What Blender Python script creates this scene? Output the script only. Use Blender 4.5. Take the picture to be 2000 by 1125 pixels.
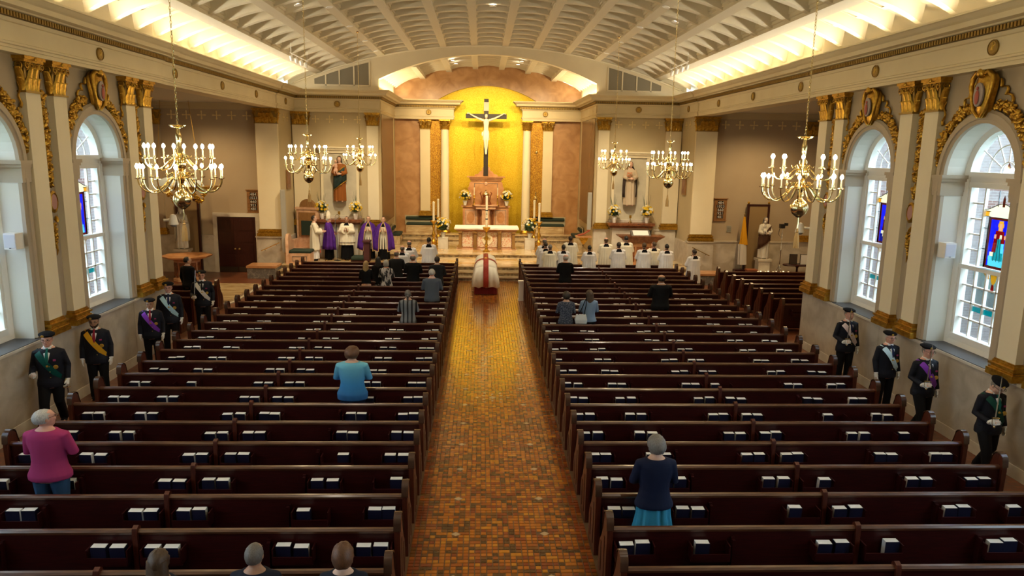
import bpy, bmesh, math, random
from mathutils import Vector, Matrix
PI = math.pi
random.seed(7)
scn = bpy.context.scene
COL = scn.collection
for o in list(bpy.data.objects): bpy.data.objects.remove(o)
def sc(*c): return (c[0], c[1], c[2], 1.0)

# ---------------------------------------------------------------- camera
F_PX, CX, CH, YAW, PIT, ROL = 1422.86, -0.31, 5.348, 0.0437, 0.1855, 0.0171
fw = Vector((math.sin(YAW)*math.cos(PIT), math.cos(YAW)*math.cos(PIT), -math.sin(PIT)))
rt = Vector((math.cos(YAW), -math.sin(YAW), 0)); up = rt.cross(fw)
r2 = rt*math.cos(ROL)+up*math.sin(ROL); u2 = up*math.cos(ROL)-rt*math.sin(ROL)
cam = bpy.data.cameras.new('camera'); camo = bpy.data.objects.new('camera', cam); COL.objects.link(camo)
mm = Matrix((r2, u2, -fw)).transposed().to_4x4(); mm.translation = Vector((CX, 0, CH))
camo.matrix_world = mm
cam.sensor_width = 36; cam.lens = F_PX/2000*36; cam.clip_start = .05; cam.clip_end = 300
scn.camera = camo
def in_view(p, mx=60):
    d = Vector(p)-Vector((CX, 0, CH)); z = d.dot(fw)
    if z < .3: return False
    x = 1000+F_PX*d.dot(r2)/z; y = 562.5-F_PX*d.dot(u2)/z
    return -mx < x < 2000+mx and -mx < y < 1125+mx

# ---------------------------------------------------------------- exposure, world, lights
vs = scn.view_settings
scn.display_settings.display_device = 'sRGB'
vs.view_transform = 'Standard'; vs.look = 'None'; vs.gamma = 1; vs.exposure = 1.1; vs.use_curve_mapping = False
w = bpy.data.worlds.new('sky'); scn.world = w; w.use_nodes = True
bg = w.node_tree.nodes['Background']; bg.inputs[0].default_value = (.72, .88, 1, 1); bg.inputs[1].default_value = 4.2
scn.cycles.use_denoising = True
scn.cycles.max_bounces = 8; scn.cycles.diffuse_bounces = 5; scn.cycles.glossy_bounces = 4
scn.cycles.transmission_bounces = 4; scn.cycles.transparent_max_bounces = 8
scn.cycles.caustics_reflective = False; scn.cycles.caustics_refractive = False
scn.cycles.sample_clamp_indirect = 4
WARM = (1, .70, .35); WARMW = (1, .82, .50)
def area(name, loc, rot, sx, sy, e, col=WARM, spread=PI):
    l = bpy.data.lights.new(name, 'AREA'); l.shape = 'RECTANGLE'; l.size = sx; l.size_y = sy; l.energy = e; l.color = col; l.spread = spread
    o = bpy.data.objects.new(name, l); COL.objects.link(o); o.location = loc; o.rotation_euler = rot; return o
def spot(name, loc, tgt, e, ang, col=WARM, blend=.6, r=.12):
    l = bpy.data.lights.new(name, 'SPOT'); l.energy = e; l.spot_size = math.radians(ang); l.spot_blend = blend; l.color = col; l.shadow_soft_size = r
    o = bpy.data.objects.new(name, l); COL.objects.link(o); o.location = loc
    o.rotation_euler = (Vector(tgt)-Vector(loc)).to_track_quat('-Z', 'Y').to_euler(); return o
def point(name, loc, e, r, col=WARM):
    l = bpy.data.lights.new(name, 'POINT'); l.energy = e; l.shadow_soft_size = r; l.color = col
    o = bpy.data.objects.new(name, l); COL.objects.link(o); o.location = loc; return o
for s in (-1, 1):                                   # lamps hidden behind the long cornices, washing the vault
    area('cove_light', (s*8.44, 14.5, 7.86), (0, s*math.radians(132), 0), .12, 35, 430, (1, .94, .79))
    area('apse_cove_light', (s*4.72, 36.2, 7.93), (0, s*math.radians(150), 0), .12, 5.6, 70, WARMW)
for y in (4, 9, 14, 19, 24, 29):                    # ceiling downlights over the pews
    for x in (-4.03, 4.03):
        spot('downlight', (x, y, 9.30), (x*.96, y+.2, 0), 130, 95, (1, .86, .66), .8, .1)
for x in (-3.4, -1.7, 0, 1.7, 3.4):                 # sanctuary lights behind the chancel arch
    spot('sanctuary_light', (x, 33.5, 9.0 - abs(x)*.12), (x*.7, 39.6, 4.2), 400, 80, (1, .76, .42), .9, .1)
for x in (-2.6, 0, 2.6):
    spot('altar_light', (x, 31.2, 9.55), (x*.5, 34.4, .6), 900, 52, (1, .80, .50), .8, .1)
for x in (-6.6, 6.4):
    spot('shrine_light', (x*.75, 28.2, 9.2), (x, 33, 2.6), 800, 60, (1, .78, .46), .8, .1)
for x in (-5.0, 5.0):  # added spots without a fixture, brightening the servers' surplices
    spot('choir_fill', (x, 26.2, 9.1), (x*1.06, 30.6, 1.2), 420, 66, (1, .87, .68), .8, .1)
spot('casket_light', (.9, 24.2, 9.6), (-.1, 28, .9), 420, 34, (1, .84, .6), .7, .1)
for x, y in ((-11.6, 24), (-11.6, 29), (11.2, 24), (11.4, 29)):
    spot('transept_light', (x, y, 6.95), (x, y+.3, 0), 340, 150, WARM, .9, .1)
# ---------------------------------------------------------------- mesh helper
class MB:
    def __init__(s): s.v = []; s.f = []; s.m = []
    def add(s, vs, fs, mi=0):
        b = len(s.v); s.v += [tuple(p) for p in vs]
        for f in fs: s.f.append(tuple(b+i for i in f)); s.m.append(mi)
        return s
    def bx(s, x0, y0, z0, x1, y1, z1, mi=0):
        if x0 > x1: x0, x1 = x1, x0
        if y0 > y1: y0, y1 = y1, y0
        if z0 > z1: z0, z1 = z1, z0
        return s.add([(x0,y0,z0),(x1,y0,z0),(x1,y1,z0),(x0,y1,z0),(x0,y0,z1),(x1,y0,z1),(x1,y1,z1),(x0,y1,z1)],
              [(0,3,2,1),(4,5,6,7),(0,1,5,4),(1,2,6,5),(2,3,7,6),(3,0,4,7)], mi)
    def box(s, c, d, mi=0):
        return s.bx(c[0]-d[0]/2,c[1]-d[1]/2,c[2]-d[2]/2,c[0]+d[0]/2,c[1]+d[1]/2,c[2]+d[2]/2, mi)
    def loft(s, rings, closed=True, cap=True, mi=0):
        n = len(rings[0]); vs = [p for r in rings for p in r]; fs = []
        for i in range(len(rings)-1):
            for j in range(n if closed else n-1):
                a = i*n+j; b = i*n+(j+1) % n; fs.append((a, b, b+n, a+n))
        if cap and closed:
            fs.append(tuple(range(n-1, -1, -1))); fs.append(tuple(range((len(rings)-1)*n, len(rings)*n)))
        return s.add(vs, fs, mi)
    def tube(s, pts, r, n=6, cap=True, mi=0, sq=None):
        P = [Vector(p) for p in pts]; k = len(P); R = r if isinstance(r, (list, tuple)) else [r]*k
        rings = []; t0 = (P[1]-P[0]).normalized()
        u = t0.orthogonal().normalized()
        for i in range(k):
            t = (P[min(i+1, k-1)]-P[max(i-1, 0)])
            t = t.normalized() if t.length > 1e-9 else t0
            u = (u-t*u.dot(t)); u = u.normalized() if u.length > 1e-6 else t.orthogonal().normalized()
            v = t.cross(u)
            rings.append([P[i]+(u*math.cos(2*PI*j/n)+v*math.sin(2*PI*j/n))*R[i] for j in range(n)])
        return s.loft(rings, True, cap, mi)
    def lathe(s, prof, c=(0,0,0), n=12, mi=0, a0=0, sx=1, sy=1):
        rings = [[(c[0]+r*sx*math.cos(a0+2*PI*j/n), c[1]+r*sy*math.sin(a0+2*PI*j/n), c[2]+z) for j in range(n)] for r, z in prof]
        return s.loft(rings, True, True, mi)
    def ell(s, c, r, nu=10, nv=7, mi=0, M=None):
        rings = []
        for i in range(nv+1):
            t = PI*(i+.02)/(nv+.04)
            rings.append([Vector((r[0]*math.sin(t)*math.cos(2*PI*j/nu), r[1]*math.sin(t)*math.sin(2*PI*j/nu), -r[2]*math.cos(t))) for j in range(nu)])
        c = Vector(c)
        if M: rings = [[M @ p for p in q] for q in rings]
        return s.loft([[c+p for p in q] for q in rings], True, True, mi)
    def prism(s, poly, fn, d0, d1, mi=0):
        n = len(poly); vs = [fn(u, v, d0) for u, v in poly]+[fn(u, v, d1) for u, v in poly]
        fs = [tuple(range(n-1, -1, -1)), tuple(range(n, 2*n))]+[(i, (i+1) % n, n+(i+1) % n, n+i) for i in range(n)]
        return s.add(vs, fs, mi)
    def xf(s, M):
        s.v = [tuple(M @ Vector(p)) for p in s.v]; return s
    def mesh(s, name, mats, smooth=True, ang=40, fix=True):
        me = bpy.data.meshes.new(name); me.from_pydata(s.v, [], s.f)
        for m in (mats if isinstance(mats, (list, tuple)) else [mats]): me.materials.append(m)
        if any(s.m): me.polygons.foreach_set('material_index', s.m)
        if fix:
            bm = bmesh.new(); bm.from_mesh(me); bmesh.ops.recalc_face_normals(bm, faces=bm.faces[:]); bm.to_mesh(me); bm.free()
        if smooth:
            me.polygons.foreach_set('use_smooth', [True]*len(me.polygons)); me.set_sharp_from_angle(angle=math.radians(ang))
        me.update(); return me
    def build(s, name, mats, parent=None, label=None, cat=None, group=None, kind=None, **k):
        return obj(name, s.mesh(name, mats, **k), parent, label, cat, group, kind)
def tag(o, label=None, cat=None, group=None, kind=None):
    if label: o['label'] = label
    if cat: o['category'] = cat
    if group: o['group'] = group
    if kind: o['kind'] = kind
    return o
def obj(name, me, parent=None, label=None, cat=None, group=None, kind=None, loc=None, rot=None, scl=None):
    o = bpy.data.objects.new(name, me); COL.objects.link(o)
    if parent: o.parent = parent
    if loc: o.location = loc
    if rot: o.rotation_euler = rot
    if scl: o.scale = scl if isinstance(scl, (list, tuple)) else (scl,)*3
    return tag(o, label, cat, group, kind)
def thing(name, label, cat, loc=(0,0,0), rz=0, group=None, kind=None, scl=1):
    return obj(name, None, None, label, cat, group, kind, loc, (0, 0, rz), scl)
def dup(root, loc, rz=None, label=None, parent=None):
    def cp(o, par):
        c = o.copy(); COL.objects.link(c); c.parent = par
        for ch in o.children: cp(ch, c)
        return c
    r = cp(root, parent); r.location = loc
    if rz is not None: r.rotation_euler = (0, 0, rz)
    if label: r['label'] = label
    return r
ORD = 'first second third fourth fifth sixth seventh eighth ninth tenth eleventh twelfth thirteenth fourteenth fifteenth sixteenth seventeenth eighteenth nineteenth twentieth twenty-first twenty-second twenty-third twenty-fourth twenty-fifth twenty-sixth twenty-seventh'.split()
SIDE = {-1: 'door side', 1: 'flag side'}

# ---------------------------------------------------------------- materials
def mat(name, col, rough=.5, metal=0, col2=None, nsc=4, ndet=4, bump=0, bsc=30, coat=0, emit=None, es=0, stretch=(1,1,1), lo=.35, hi=.65, spec=.5, trans=None, noise2=None):
    m = bpy.data.materials.new(name); m.use_nodes = True; t = m.node_tree; N = t.nodes; b = N['Principled BSDF']
    b.inputs['Base Color'].default_value = sc(*col); b.inputs['Roughness'].default_value = rough; b.inputs['Metallic'].default_value = metal
    b.inputs['Specular IOR Level'].default_value = spec
    if coat: b.inputs['Coat Weight'].default_value = coat; b.inputs['Coat Roughness'].default_value = .12
    if col2 or bump:
        tc = N.new('ShaderNodeTexCoord'); mp = N.new('ShaderNodeMapping'); mp.inputs['Scale'].default_value = stretch
        t.links.new(tc.outputs['Object'], mp.inputs['Vector'])
    if col2:
        n = N.new('ShaderNodeTexNoise'); n.inputs['Scale'].default_value = nsc; n.inputs['Detail'].default_value = ndet
        if noise2: n.inputs['Distortion'].default_value = noise2
        r = N.new('ShaderNodeValToRGB'); r.color_ramp.elements[0].position = lo; r.color_ramp.elements[1].position = hi
        r.color_ramp.elements[0].color = sc(*col); r.color_ramp.elements[1].color = sc(*col2)
        t.links.new(mp.outputs[0], n.inputs['Vector']); t.links.new(n.outputs[0], r.inputs[0]); t.links.new(r.outputs[0], b.inputs['Base Color'])
    if bump:
        n2 = N.new('ShaderNodeTexNoise'); n2.inputs['Scale'].default_value = bsc; n2.inputs['Detail'].default_value = 3
        bp = N.new('ShaderNodeBump'); bp.inputs['Strength'].default_value = bump; bp.inputs['Distance'].default_value = .02
        t.links.new(mp.outputs[0], n2.inputs['Vector']); t.links.new(n2.outputs[0], bp.inputs['Height']); t.links.new(bp.outputs[0], b.inputs['Normal'])
    if emit: b.inputs['Emission Color'].default_value = sc(*emit); b.inputs['Emission Strength'].default_value = es
    return m
def glass(name, col, tr=.9, rough=.05):
    m = bpy.data.materials.new(name); m.use_nodes = True; t = m.node_tree; N = t.nodes; N.remove(N['Principled BSDF'])
    a = N.new('ShaderNodeBsdfTransparent'); a.inputs[0].default_value = sc(*col)
    g = N.new('ShaderNodeBsdfTranslucent'); g.inputs[0].default_value = sc(*col)
    h = N.new('ShaderNodeBsdfGlossy'); h.inputs['Roughness'].default_value = rough
    x = N.new('ShaderNodeMixShader'); x.inputs[0].default_value = tr; t.links.new(g.outputs[0], x.inputs[1]); t.links.new(a.outputs[0], x.inputs[2])
    y = N.new('ShaderNodeMixShader'); y.inputs[0].default_value = .06; t.links.new(x.outputs[0], y.inputs[1]); t.links.new(h.outputs[0], y.inputs[2])
    t.links.new(y.outputs[0], N['Material Output'].inputs[0]); return m
def brickmat(name, c1, c2, mortar, bw, bh, rough=.4, off=.5, coat=0, bump=.3, msz=.008, vec=None):
    m = bpy.data.materials.new(name); m.use_nodes = True; t = m.node_tree; N = t.nodes; b = N['Principled BSDF']
    tc = N.new('ShaderNodeTexCoord'); mp = N.new('ShaderNodeMapping'); t.links.new(tc.outputs['Object'], mp.inputs[0])
    if vec: mp.inputs['Rotation'].default_value = vec
    k = N.new('ShaderNodeTexBrick'); k.inputs['Scale'].default_value = 1; k.inputs['Brick Width'].default_value = bw; k.inputs['Row Height'].default_value = bh
    k.inputs['Color1'].default_value = sc(*c1); k.inputs['Color2'].default_value = sc(*c2); k.inputs['Mortar'].default_value = sc(*mortar)
    k.inputs['Mortar Size'].default_value = msz; k.offset = off; t.links.new(mp.outputs[0], k.inputs['Vector']); t.links.new(k.outputs[0], b.inputs['Base Color'])
    b.inputs['Roughness'].default_value = rough
    if coat: b.inputs['Coat Weight'].default_value = coat
    bp = N.new('ShaderNodeBump'); bp.inputs['Strength'].default_value = bump; bp.inputs['Distance'].default_value = .004; bp.invert = True
    t.links.new(k.outputs['Fac'], bp.inputs['Height']); t.links.new(bp.outputs[0], b.inputs['Normal']); return m
X = {}
X['cream'] = mat('cream_paint', (.70,.60,.39), .55, col2=(.66,.555,.355), nsc=1.2)
X['ivory'] = mat('ivory_paint', (.78,.69,.49), .5, col2=(.75,.655,.455), nsc=1.5)
X['vault'] = mat('vault_plaster', (.62,.545,.385), .7)
X['taupe'] = mat('taupe_wall_paint', (.41,.325,.22), .6, col2=(.385,.30,.20), nsc=.8)
X['beige'] = mat('beige_wall_paint', (.52,.42,.25), .6, col2=(.48,.385,.225), nsc=.8)
X['reveal'] = mat('pale_reveal_paint', (.66,.64,.56), .6)
X['arch'] = mat('arch_moulding_paint', (.42,.34,.24), .5)
X['white'] = mat('white_paint', (.80,.78,.72), .4)
X['marble'] = mat('grey_veined_marble', (.55,.49,.40), .3, col2=(.40,.34,.26), nsc=2.2, ndet=8, noise2=.6, coat=.2)
X['marblecap'] = mat('pale_marble', (.66,.62,.53), .3, col2=(.56,.50,.41), nsc=3, ndet=6)
X['step'] = mat('golden_step_marble', (.66,.53,.32), .18, col2=(.44,.30,.15), nsc=2.5, ndet=8, noise2=.8, coat=.3, stretch=(.7,2,2))
X['riser'] = mat('dark_veined_riser_marble', (.36,.27,.15), .25, col2=(.14,.10,.06), nsc=5, ndet=8, noise2=1.2)
X['tread2'] = mat('honey_marble_slab', (.58,.38,.16), .18, col2=(.45,.26,.09), nsc=3, ndet=6, coat=.3)
X['greymarble'] = mat('dark_grey_marble', (.16,.15,.14), .25, col2=(.34,.32,.29), nsc=6, ndet=9, noise2=1.5, lo=.5, hi=.75)
X['pink'] = mat('rose_marble', (.56,.29,.13), .3, col2=(.42,.19,.075), nsc=3, ndet=8, noise2=.7, coat=.15)
X['pinklight'] = mat('pale_rose_marble', (.66,.42,.27), .3, col2=(.52,.29,.17), nsc=5, ndet=8, noise2=.8)
X['pinkwall'] = mat('rose_marble_wall', (.50,.285,.13), .3, col2=(.36,.18,.07), nsc=1.6, ndet=9, noise2=1.0)
X['rouge'] = mat('red_brown_marble', (.25,.095,.04), .25, col2=(.15,.05,.02), nsc=6, ndet=8, noise2=.8)
X['greenmarble'] = mat('dark_striped_marble', (.13,.085,.035), .25, col2=(.30,.17,.06), nsc=2.2, ndet=10, noise2=2.0, stretch=(2.5,2.5,.4), lo=.42, hi=.6)
X['gold'] = mat('gilded_plaster', (.62,.37,.055), .34, .85, col2=(.38,.20,.02), nsc=14, bump=.25, bsc=40)
X['goldflat'] = mat('flat_gilding', (.60,.38,.07), .4, .7)
X['oldgold_shade'] = mat('dull_old_gold_and_shade', (.32,.20,.045), .45, .6)
X['bronze'] = mat('dark_bronze', (.10,.065,.02), .5, .4)
X['brass'] = mat('polished_brass', (.84,.68,.34), .15, 1)
X['wood'] = mat('mahogany', (.037,.0045,.0038), .36, col2=(.02,.0026,.0022), nsc=5, ndet=6, stretch=(1,12,12), coat=.06, spec=.25)
X['rail'] = mat('worn_mahogany_rail', (.10,.036,.015), .3, col2=(.055,.018,.008), nsc=6, stretch=(1,8,8), coat=.3)
X['endwood'] = mat('mahogany_pew_end', (.085,.019,.009), .36, col2=(.05,.010,.005), nsc=5, ndet=6, stretch=(8,8,1), coat=.08, spec=.3)
X['capwood'] = mat('polished_pew_cap', (.055,.025,.015), .25, coat=.4)
X['doorwood'] = mat('dark_door_wood', (.045,.010,.007), .35, col2=(.025,.005,.004), nsc=4, stretch=(8,8,1))
X['oak'] = mat('golden_oak', (.30,.15,.05), .45, col2=(.21,.095,.03), nsc=5, stretch=(6,6,1))
X['navybook'] = mat('navy_book_cover', (.004,.005,.022), .45)
X['pages'] = mat('white_page_edges', (.74,.74,.72), .7)
X['kneel'] = mat('wine_kneeler_vinyl', (.035,.012,.013), .6, col2=(.018,.006,.006), nsc=60)
X['green'] = mat('dark_green_cushion', (.012,.028,.018), .75)
X['black'] = mat('black_cloth', (.005,.005,.007), .8, spec=.12)
X['blackmetal'] = mat('black_metal', (.012,.012,.012), .4)
X['slate'] = mat('dark_slate_sill', (.055,.055,.065), .4)
X['wax'] = mat('candle_wax', (.80,.72,.52), .45)
X['bulb'] = mat('lit_candle_bulb', (1,.9,.7), .3, emit=(1,.84,.54), es=30)
X['lamp'] = mat('lit_downlight_lens', (1,.95,.9), .3, emit=(1,.92,.80), es=9)
X['covelamp'] = mat('lit_cove_lamp', (1,.95,.9), .3, emit=(1,.90,.66), es=14)
X['pane'] = glass('clear_window_glass', (.93,.98,1.0), .96)
X['carpet'] = mat('dark_red_floor_carpet', (.022,.008,.006), .9, col2=(.012,.004,.003), nsc=40)
X['grout'] = mat('floor_grout', (.105,.055,.02), .6)
TILE = [mat('glazed_tile_'+n, c, .24, col2=tuple(x*.78 for x in c), nsc=9, ndet=5, coat=.7) for n, c in
        (('orange', (.48,.150,.010)), ('rust', (.36,.095,.010)), ('brown', (.19,.070,.012)), ('olive', (.115,.052,.014)), ('ochre', (.55,.215,.014)), ('red', (.25,.052,.010)))]
X['inlay'] = mat('cream_inlay_tile', (.46,.32,.17), .3)
X['cross'] = mat('gilt_stencil', (.74,.60,.30), .5)
X['ext_brick'] = brickmat('exterior_brick', (.15,.085,.075), (.11,.06,.055), (.24,.21,.20), .22, .075, .8, vec=(PI/2, 0, 0))
X['leafgreen'] = mat('shrub_leaves', (.022,.12,.07), .7, col2=(.012,.06,.045), nsc=6)
X['lawn'] = mat('lawn_grass', (.10,.22,.06), .9, col2=(.06,.14,.04), nsc=3)
X['sidefloor'] = brickmat('side_floor_brick', (.22,.065,.022), (.13,.04,.018), (.10,.06,.04), .2, .1, .35, coat=.2)
def mosaic(name, c1, c2, c3, rough=.3):
    m = bpy.data.materials.new(name); m.use_nodes = True; t = m.node_tree; N = t.nodes; b = N['Principled BSDF']
    tc = N.new('ShaderNodeTexCoord'); v = N.new('ShaderNodeTexVoronoi'); v.inputs['Scale'].default_value = 48
    t.links.new(tc.outputs['Object'], v.inputs['Vector'])
    r = N.new('ShaderNodeValToRGB'); e = r.color_ramp.elements; e[0].color = sc(*c1); e[0].position = .1; e[1].color = sc(*c3); e[1].position = .95
    q = e.new(.55); q.color = sc(*c2)
    sp = N.new('ShaderNodeSeparateColor'); t.links.new(v.outputs['Color'], sp.inputs[0]); t.links.new(sp.outputs[0], r.inputs[0]); t.links.new(r.outputs[0], b.inputs['Base Color'])
    b.inputs['Metallic'].default_value = .55; b.inputs['Roughness'].default_value = rough
    bp = N.new('ShaderNodeBump'); bp.inputs['Strength'].default_value = .5; bp.inputs['Distance'].default_value = .01
    t.links.new(sp.outputs[1], bp.inputs['Height']); t.links.new(bp.outputs[0], b.inputs['Normal']); return m
X['mosaic'] = mosaic('gold_mosaic', (.70,.435,.012), (.78,.53,.020), (.84,.62,.06), .42)
X['mosaicdark'] = mosaic('amber_mosaic', (.30,.12,.012), (.48,.23,.02), (.80,.48,.06), .3)
def plain(name, col, rough=.8, **k):
    if name not in X: X[name] = mat(name, col, rough, **k)
    return X[name]
# ================================================================ SETTING
YN, YB, XF = 33.7, 39.5, 8.72            # niche wall, back wall, entablature face
RV, ZV = 22.1, 9.90
def zv(x): return ZV-(RV-math.sqrt(RV*RV-x*x))
def zs(x): return 9.54-(10.8-math.sqrt(10.8**2-x*x))
def arcpts(hw, zsp, R, n=16):
    a = math.asin(hw/R); zc = zsp-R*math.cos(a)
    return [(R*math.sin(-a+2*a*i/n), zc+R*math.cos(-a+2*a*i/n)) for i in range(n+1)]
def arcwall(P, u0, u1, zb, zt, ops, depth, mi=0, mir=1, du=1.0):
    b = MB(); T = zt if callable(zt) else (lambda u: zt)
    def quad(ua, ub, za, zb2, zc, zd): b.add([P(ua, za, 0), P(ub, zb2, 0), P(ub, zc, 0), P(ua, zd, 0)], [(0, 1, 2, 3)], mi)
    def span(ua, ub):
        n = max(1, int((ub-ua)/du)) if callable(zt) else 1
        for i in range(n):
            p, q = ua+(ub-ua)*i/n, ua+(ub-ua)*(i+1)/n; quad(p, q, zb, zb, T(q), T(p))
    u = u0
    for uc, hw, z0, cv in sorted(ops, key=lambda o: o[0]):
        span(u, uc-hw)
        if z0 > zb: quad(uc-hw, uc+hw, zb, zb, z0, z0)
        c = [(uc+p, z) for p, z in cv]
        for (a, za), (e, ze) in zip(c, c[1:]): quad(a, e, za, ze, T(e), T(a))
        edge = [(uc-hw, z0)]+c+[(uc+hw, z0)]
        if z0 > zb: edge.append((uc-hw, z0))
        for (a, za), (e, ze) in zip(edge, edge[1:]): b.add([P(a, za, 0), P(a, za, depth), P(e, ze, depth), P(e, ze, 0)], [(0, 1, 2, 3)], mir)
        u = uc+hw
    span(u, u1); return b
def ST(name, b, mats, parent=None, **k):
    return b.build(name, mats, parent, kind=None if parent else 'structure', **k)
# ---- floors
b = MB().bx(-15, -4, -.2, 15, 31.9, -.002); floor = ST('floor', b, X['sidefloor'], smooth=False)
for s in (-1, 1):
    ST('carpet_strip', MB().bx(s*1.30, 5.5, 0, s*7.45, 28.9, .004), X['carpet'], floor, smooth=False)
# aisle tiles: the 300 nearest as single pieces, the rest joined
PT = .0795; tm = {}
def tilemesh(k, w=1):
    if (k, w) not in tm:
        a, e, h = PT*w/2-.004, PT/2-.004, .007
        tm[k, w] = MB().add([(-a,-e,0),(a,-e,0),(a,e,0),(-a,e,0),(-a+.003,-e+.003,h),(a-.003,-e+.003,h),(a-.003,e-.003,h),(-a+.003,e-.003,h)],
            [(4,5,6,7),(0,1,5,4),(1,2,6,5),(2,3,7,6),(3,0,4,7)]).mesh('tile', TILE[k], smooth=False, fix=False)
    return tm[k, w]
ST('grout_bed', MB().bx(-1.30, 5.5, 0, 1.30, 29.94, .003), X['grout'], floor, smooth=False)
rt_ = random.Random(3); rest = MB(); cnt = 0; nx = 31
diam = [(s*.63, 8.44+1.071*i) for i in range(0, 20) for s in (-1, 1)]
y = 8.10
while y < 29.9:
    i = 0; off = rt_.choice((0, .5))*PT*.5
    while i < nx:
        w = 2 if (rt_.random() < .10 and i < nx-1) else 1
        x = -1.24+(i+w/2)*PT+0.008; k = rt_.choices(range(6), (34, 22, 16, 11, 8, 15))[0]
        if i < 2 or i > nx-3: k = rt_.choice((1, 2, 5, 5))
        hit = any(abs(x-dx)/.075+abs(y-dy)/.06 < 1.0 for dx, dy in diam if abs(y-dy) < .1)
        if not hit:
            if cnt < 300 and in_view((x, y, 0), 0):
                obj('tile', tilemesh(k, w), floor, loc=(x, y, .002), rot=(rt_.uniform(-.012, .012), rt_.uniform(-.012, .012), 0)); cnt += 1
            else:
                a, e, h = PT*w/2-.004, PT/2-.004, .0085+rt_.uniform(-.0012, .0012); c = .002
                rest.add([(x-a,y-e,c),(x+a,y-e,c),(x+a,y+e,c),(x-a,y+e,c),(x-a+c,y-e+c,h),(x+a-c,y-e+c,h),(x+a-c,y+e-c,h),(x-a+c,y+e-c,h)],
                         [(4,5,6,7),(0,1,5,4),(1,2,6,5),(2,3,7,6),(3,0,4,7)], k)
        i += w
    y += PT
o = rest.build('aisle_tiles', TILE, floor, smooth=False, fix=False, kind='stuff')
dm = MB().add([(-.075,0,0),(0,-.06,0),(.075,0,0),(0,.06,0),(-.07,0,.011),(0,-.055,.011),(.07,0,.011),(0,.055,.011)], [(4,5,6,7),(0,1,5,4),(1,2,6,5),(2,3,7,6),(3,0,4,7)]).mesh('inlay_diamond', X['inlay'], smooth=False)
for dx, dy in diam: obj('inlay_diamond', dm, floor, loc=(dx, dy, .001))
for i in range(12):                                            # star medallion in the middle of the aisle
    a = 2*PI*i/12; r = .34 if i % 2 == 0 else .22
    obj('inlay_diamond', dm, floor, loc=(-.03+r*math.cos(a), 15.33+r*1.0*math.sin(a), .001), scl=(.62, .62, 1), rot=(0, 0, a))
obj('inlay_diamond', dm, floor, loc=(-.03, 15.33, .001), scl=(1.1, 1.6, 1))
for x, yy in ((-.03, 18.6), (-.03, 21.5), (-.03, 24.4)): obj('inlay_diamond', dm, floor, loc=(x, yy, .001))

# ---- sanctuary steps and floors
lev = [(29.95, .16), (30.32, .32), (30.86, .48)]
for i, (yy, z) in enumerate(lev):
    yb = lev[i+1][0]+.25 if i < 2 else YN+.2
    stp = ST('trim_%d' % (i+1), MB().bx(-8.75, yy+.03, z-.16, 8.75, yb, z-.045), X['riser'])
    xs = [-8.75, -7.2, -5.6, -4.1, -2.7, -1.35, 0, 1.35, 2.7, 4.1, 5.6, 7.2, 8.75]
    for p, q in zip(xs, xs[1:]): obj('step_slab', MB().bx(p+.003, yy, z-.045, q-.003, yb if i < 2 else 31.45, z).mesh('step_slab', X['step'], smooth=False), stp)
    if i == 2:
        k = 0
        for j in range(4):
            for p, q in zip(xs, xs[1:]):
                k += 1; obj('floor_slab', MB().bx(p+.004, 31.453+j*.57, z-.05, q-.004, 31.453+j*.57+.564, z).mesh('floor_slab', X['tread2'] if (k+j) % 3 == 0 else X['step'], smooth=False), stp)
def platform(n, y0, y1, z, hw, mt='step'):
    stp = ST('trim_%d' % n, MB().bx(-hw, y0+.03, z-.17, hw, y1, z-.045), X['riser'])
    m = 7
    for i in range(m):
        p, q = -hw+2*hw*i/m, -hw+2*hw*(i+1)/m
        obj('step_slab', MB().bx(p+.003, y0, z-.045, q-.003, min(y1, y0+.55), z).mesh('step_slab', X['step'], smooth=False), stp)
        if y1 > y0+.6: obj('floor_slab', MB().bx(p+.003, y0+.553, z-.05, q-.003, y1, z).mesh('floor_slab', X['tread2'] if i % 2 else X['step'], smooth=False), stp)
platform(4, 33.5, 38.2, .64, 4.895); platform(5, 37.9, 38.9, .80, 4.895); platform(6, 38.65, YB, .96, 4.895)
ST('floor_apse', MB().bx(-6, 31.9, -.2, 6, 41, -.01), X['riser'], smooth=False)
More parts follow.
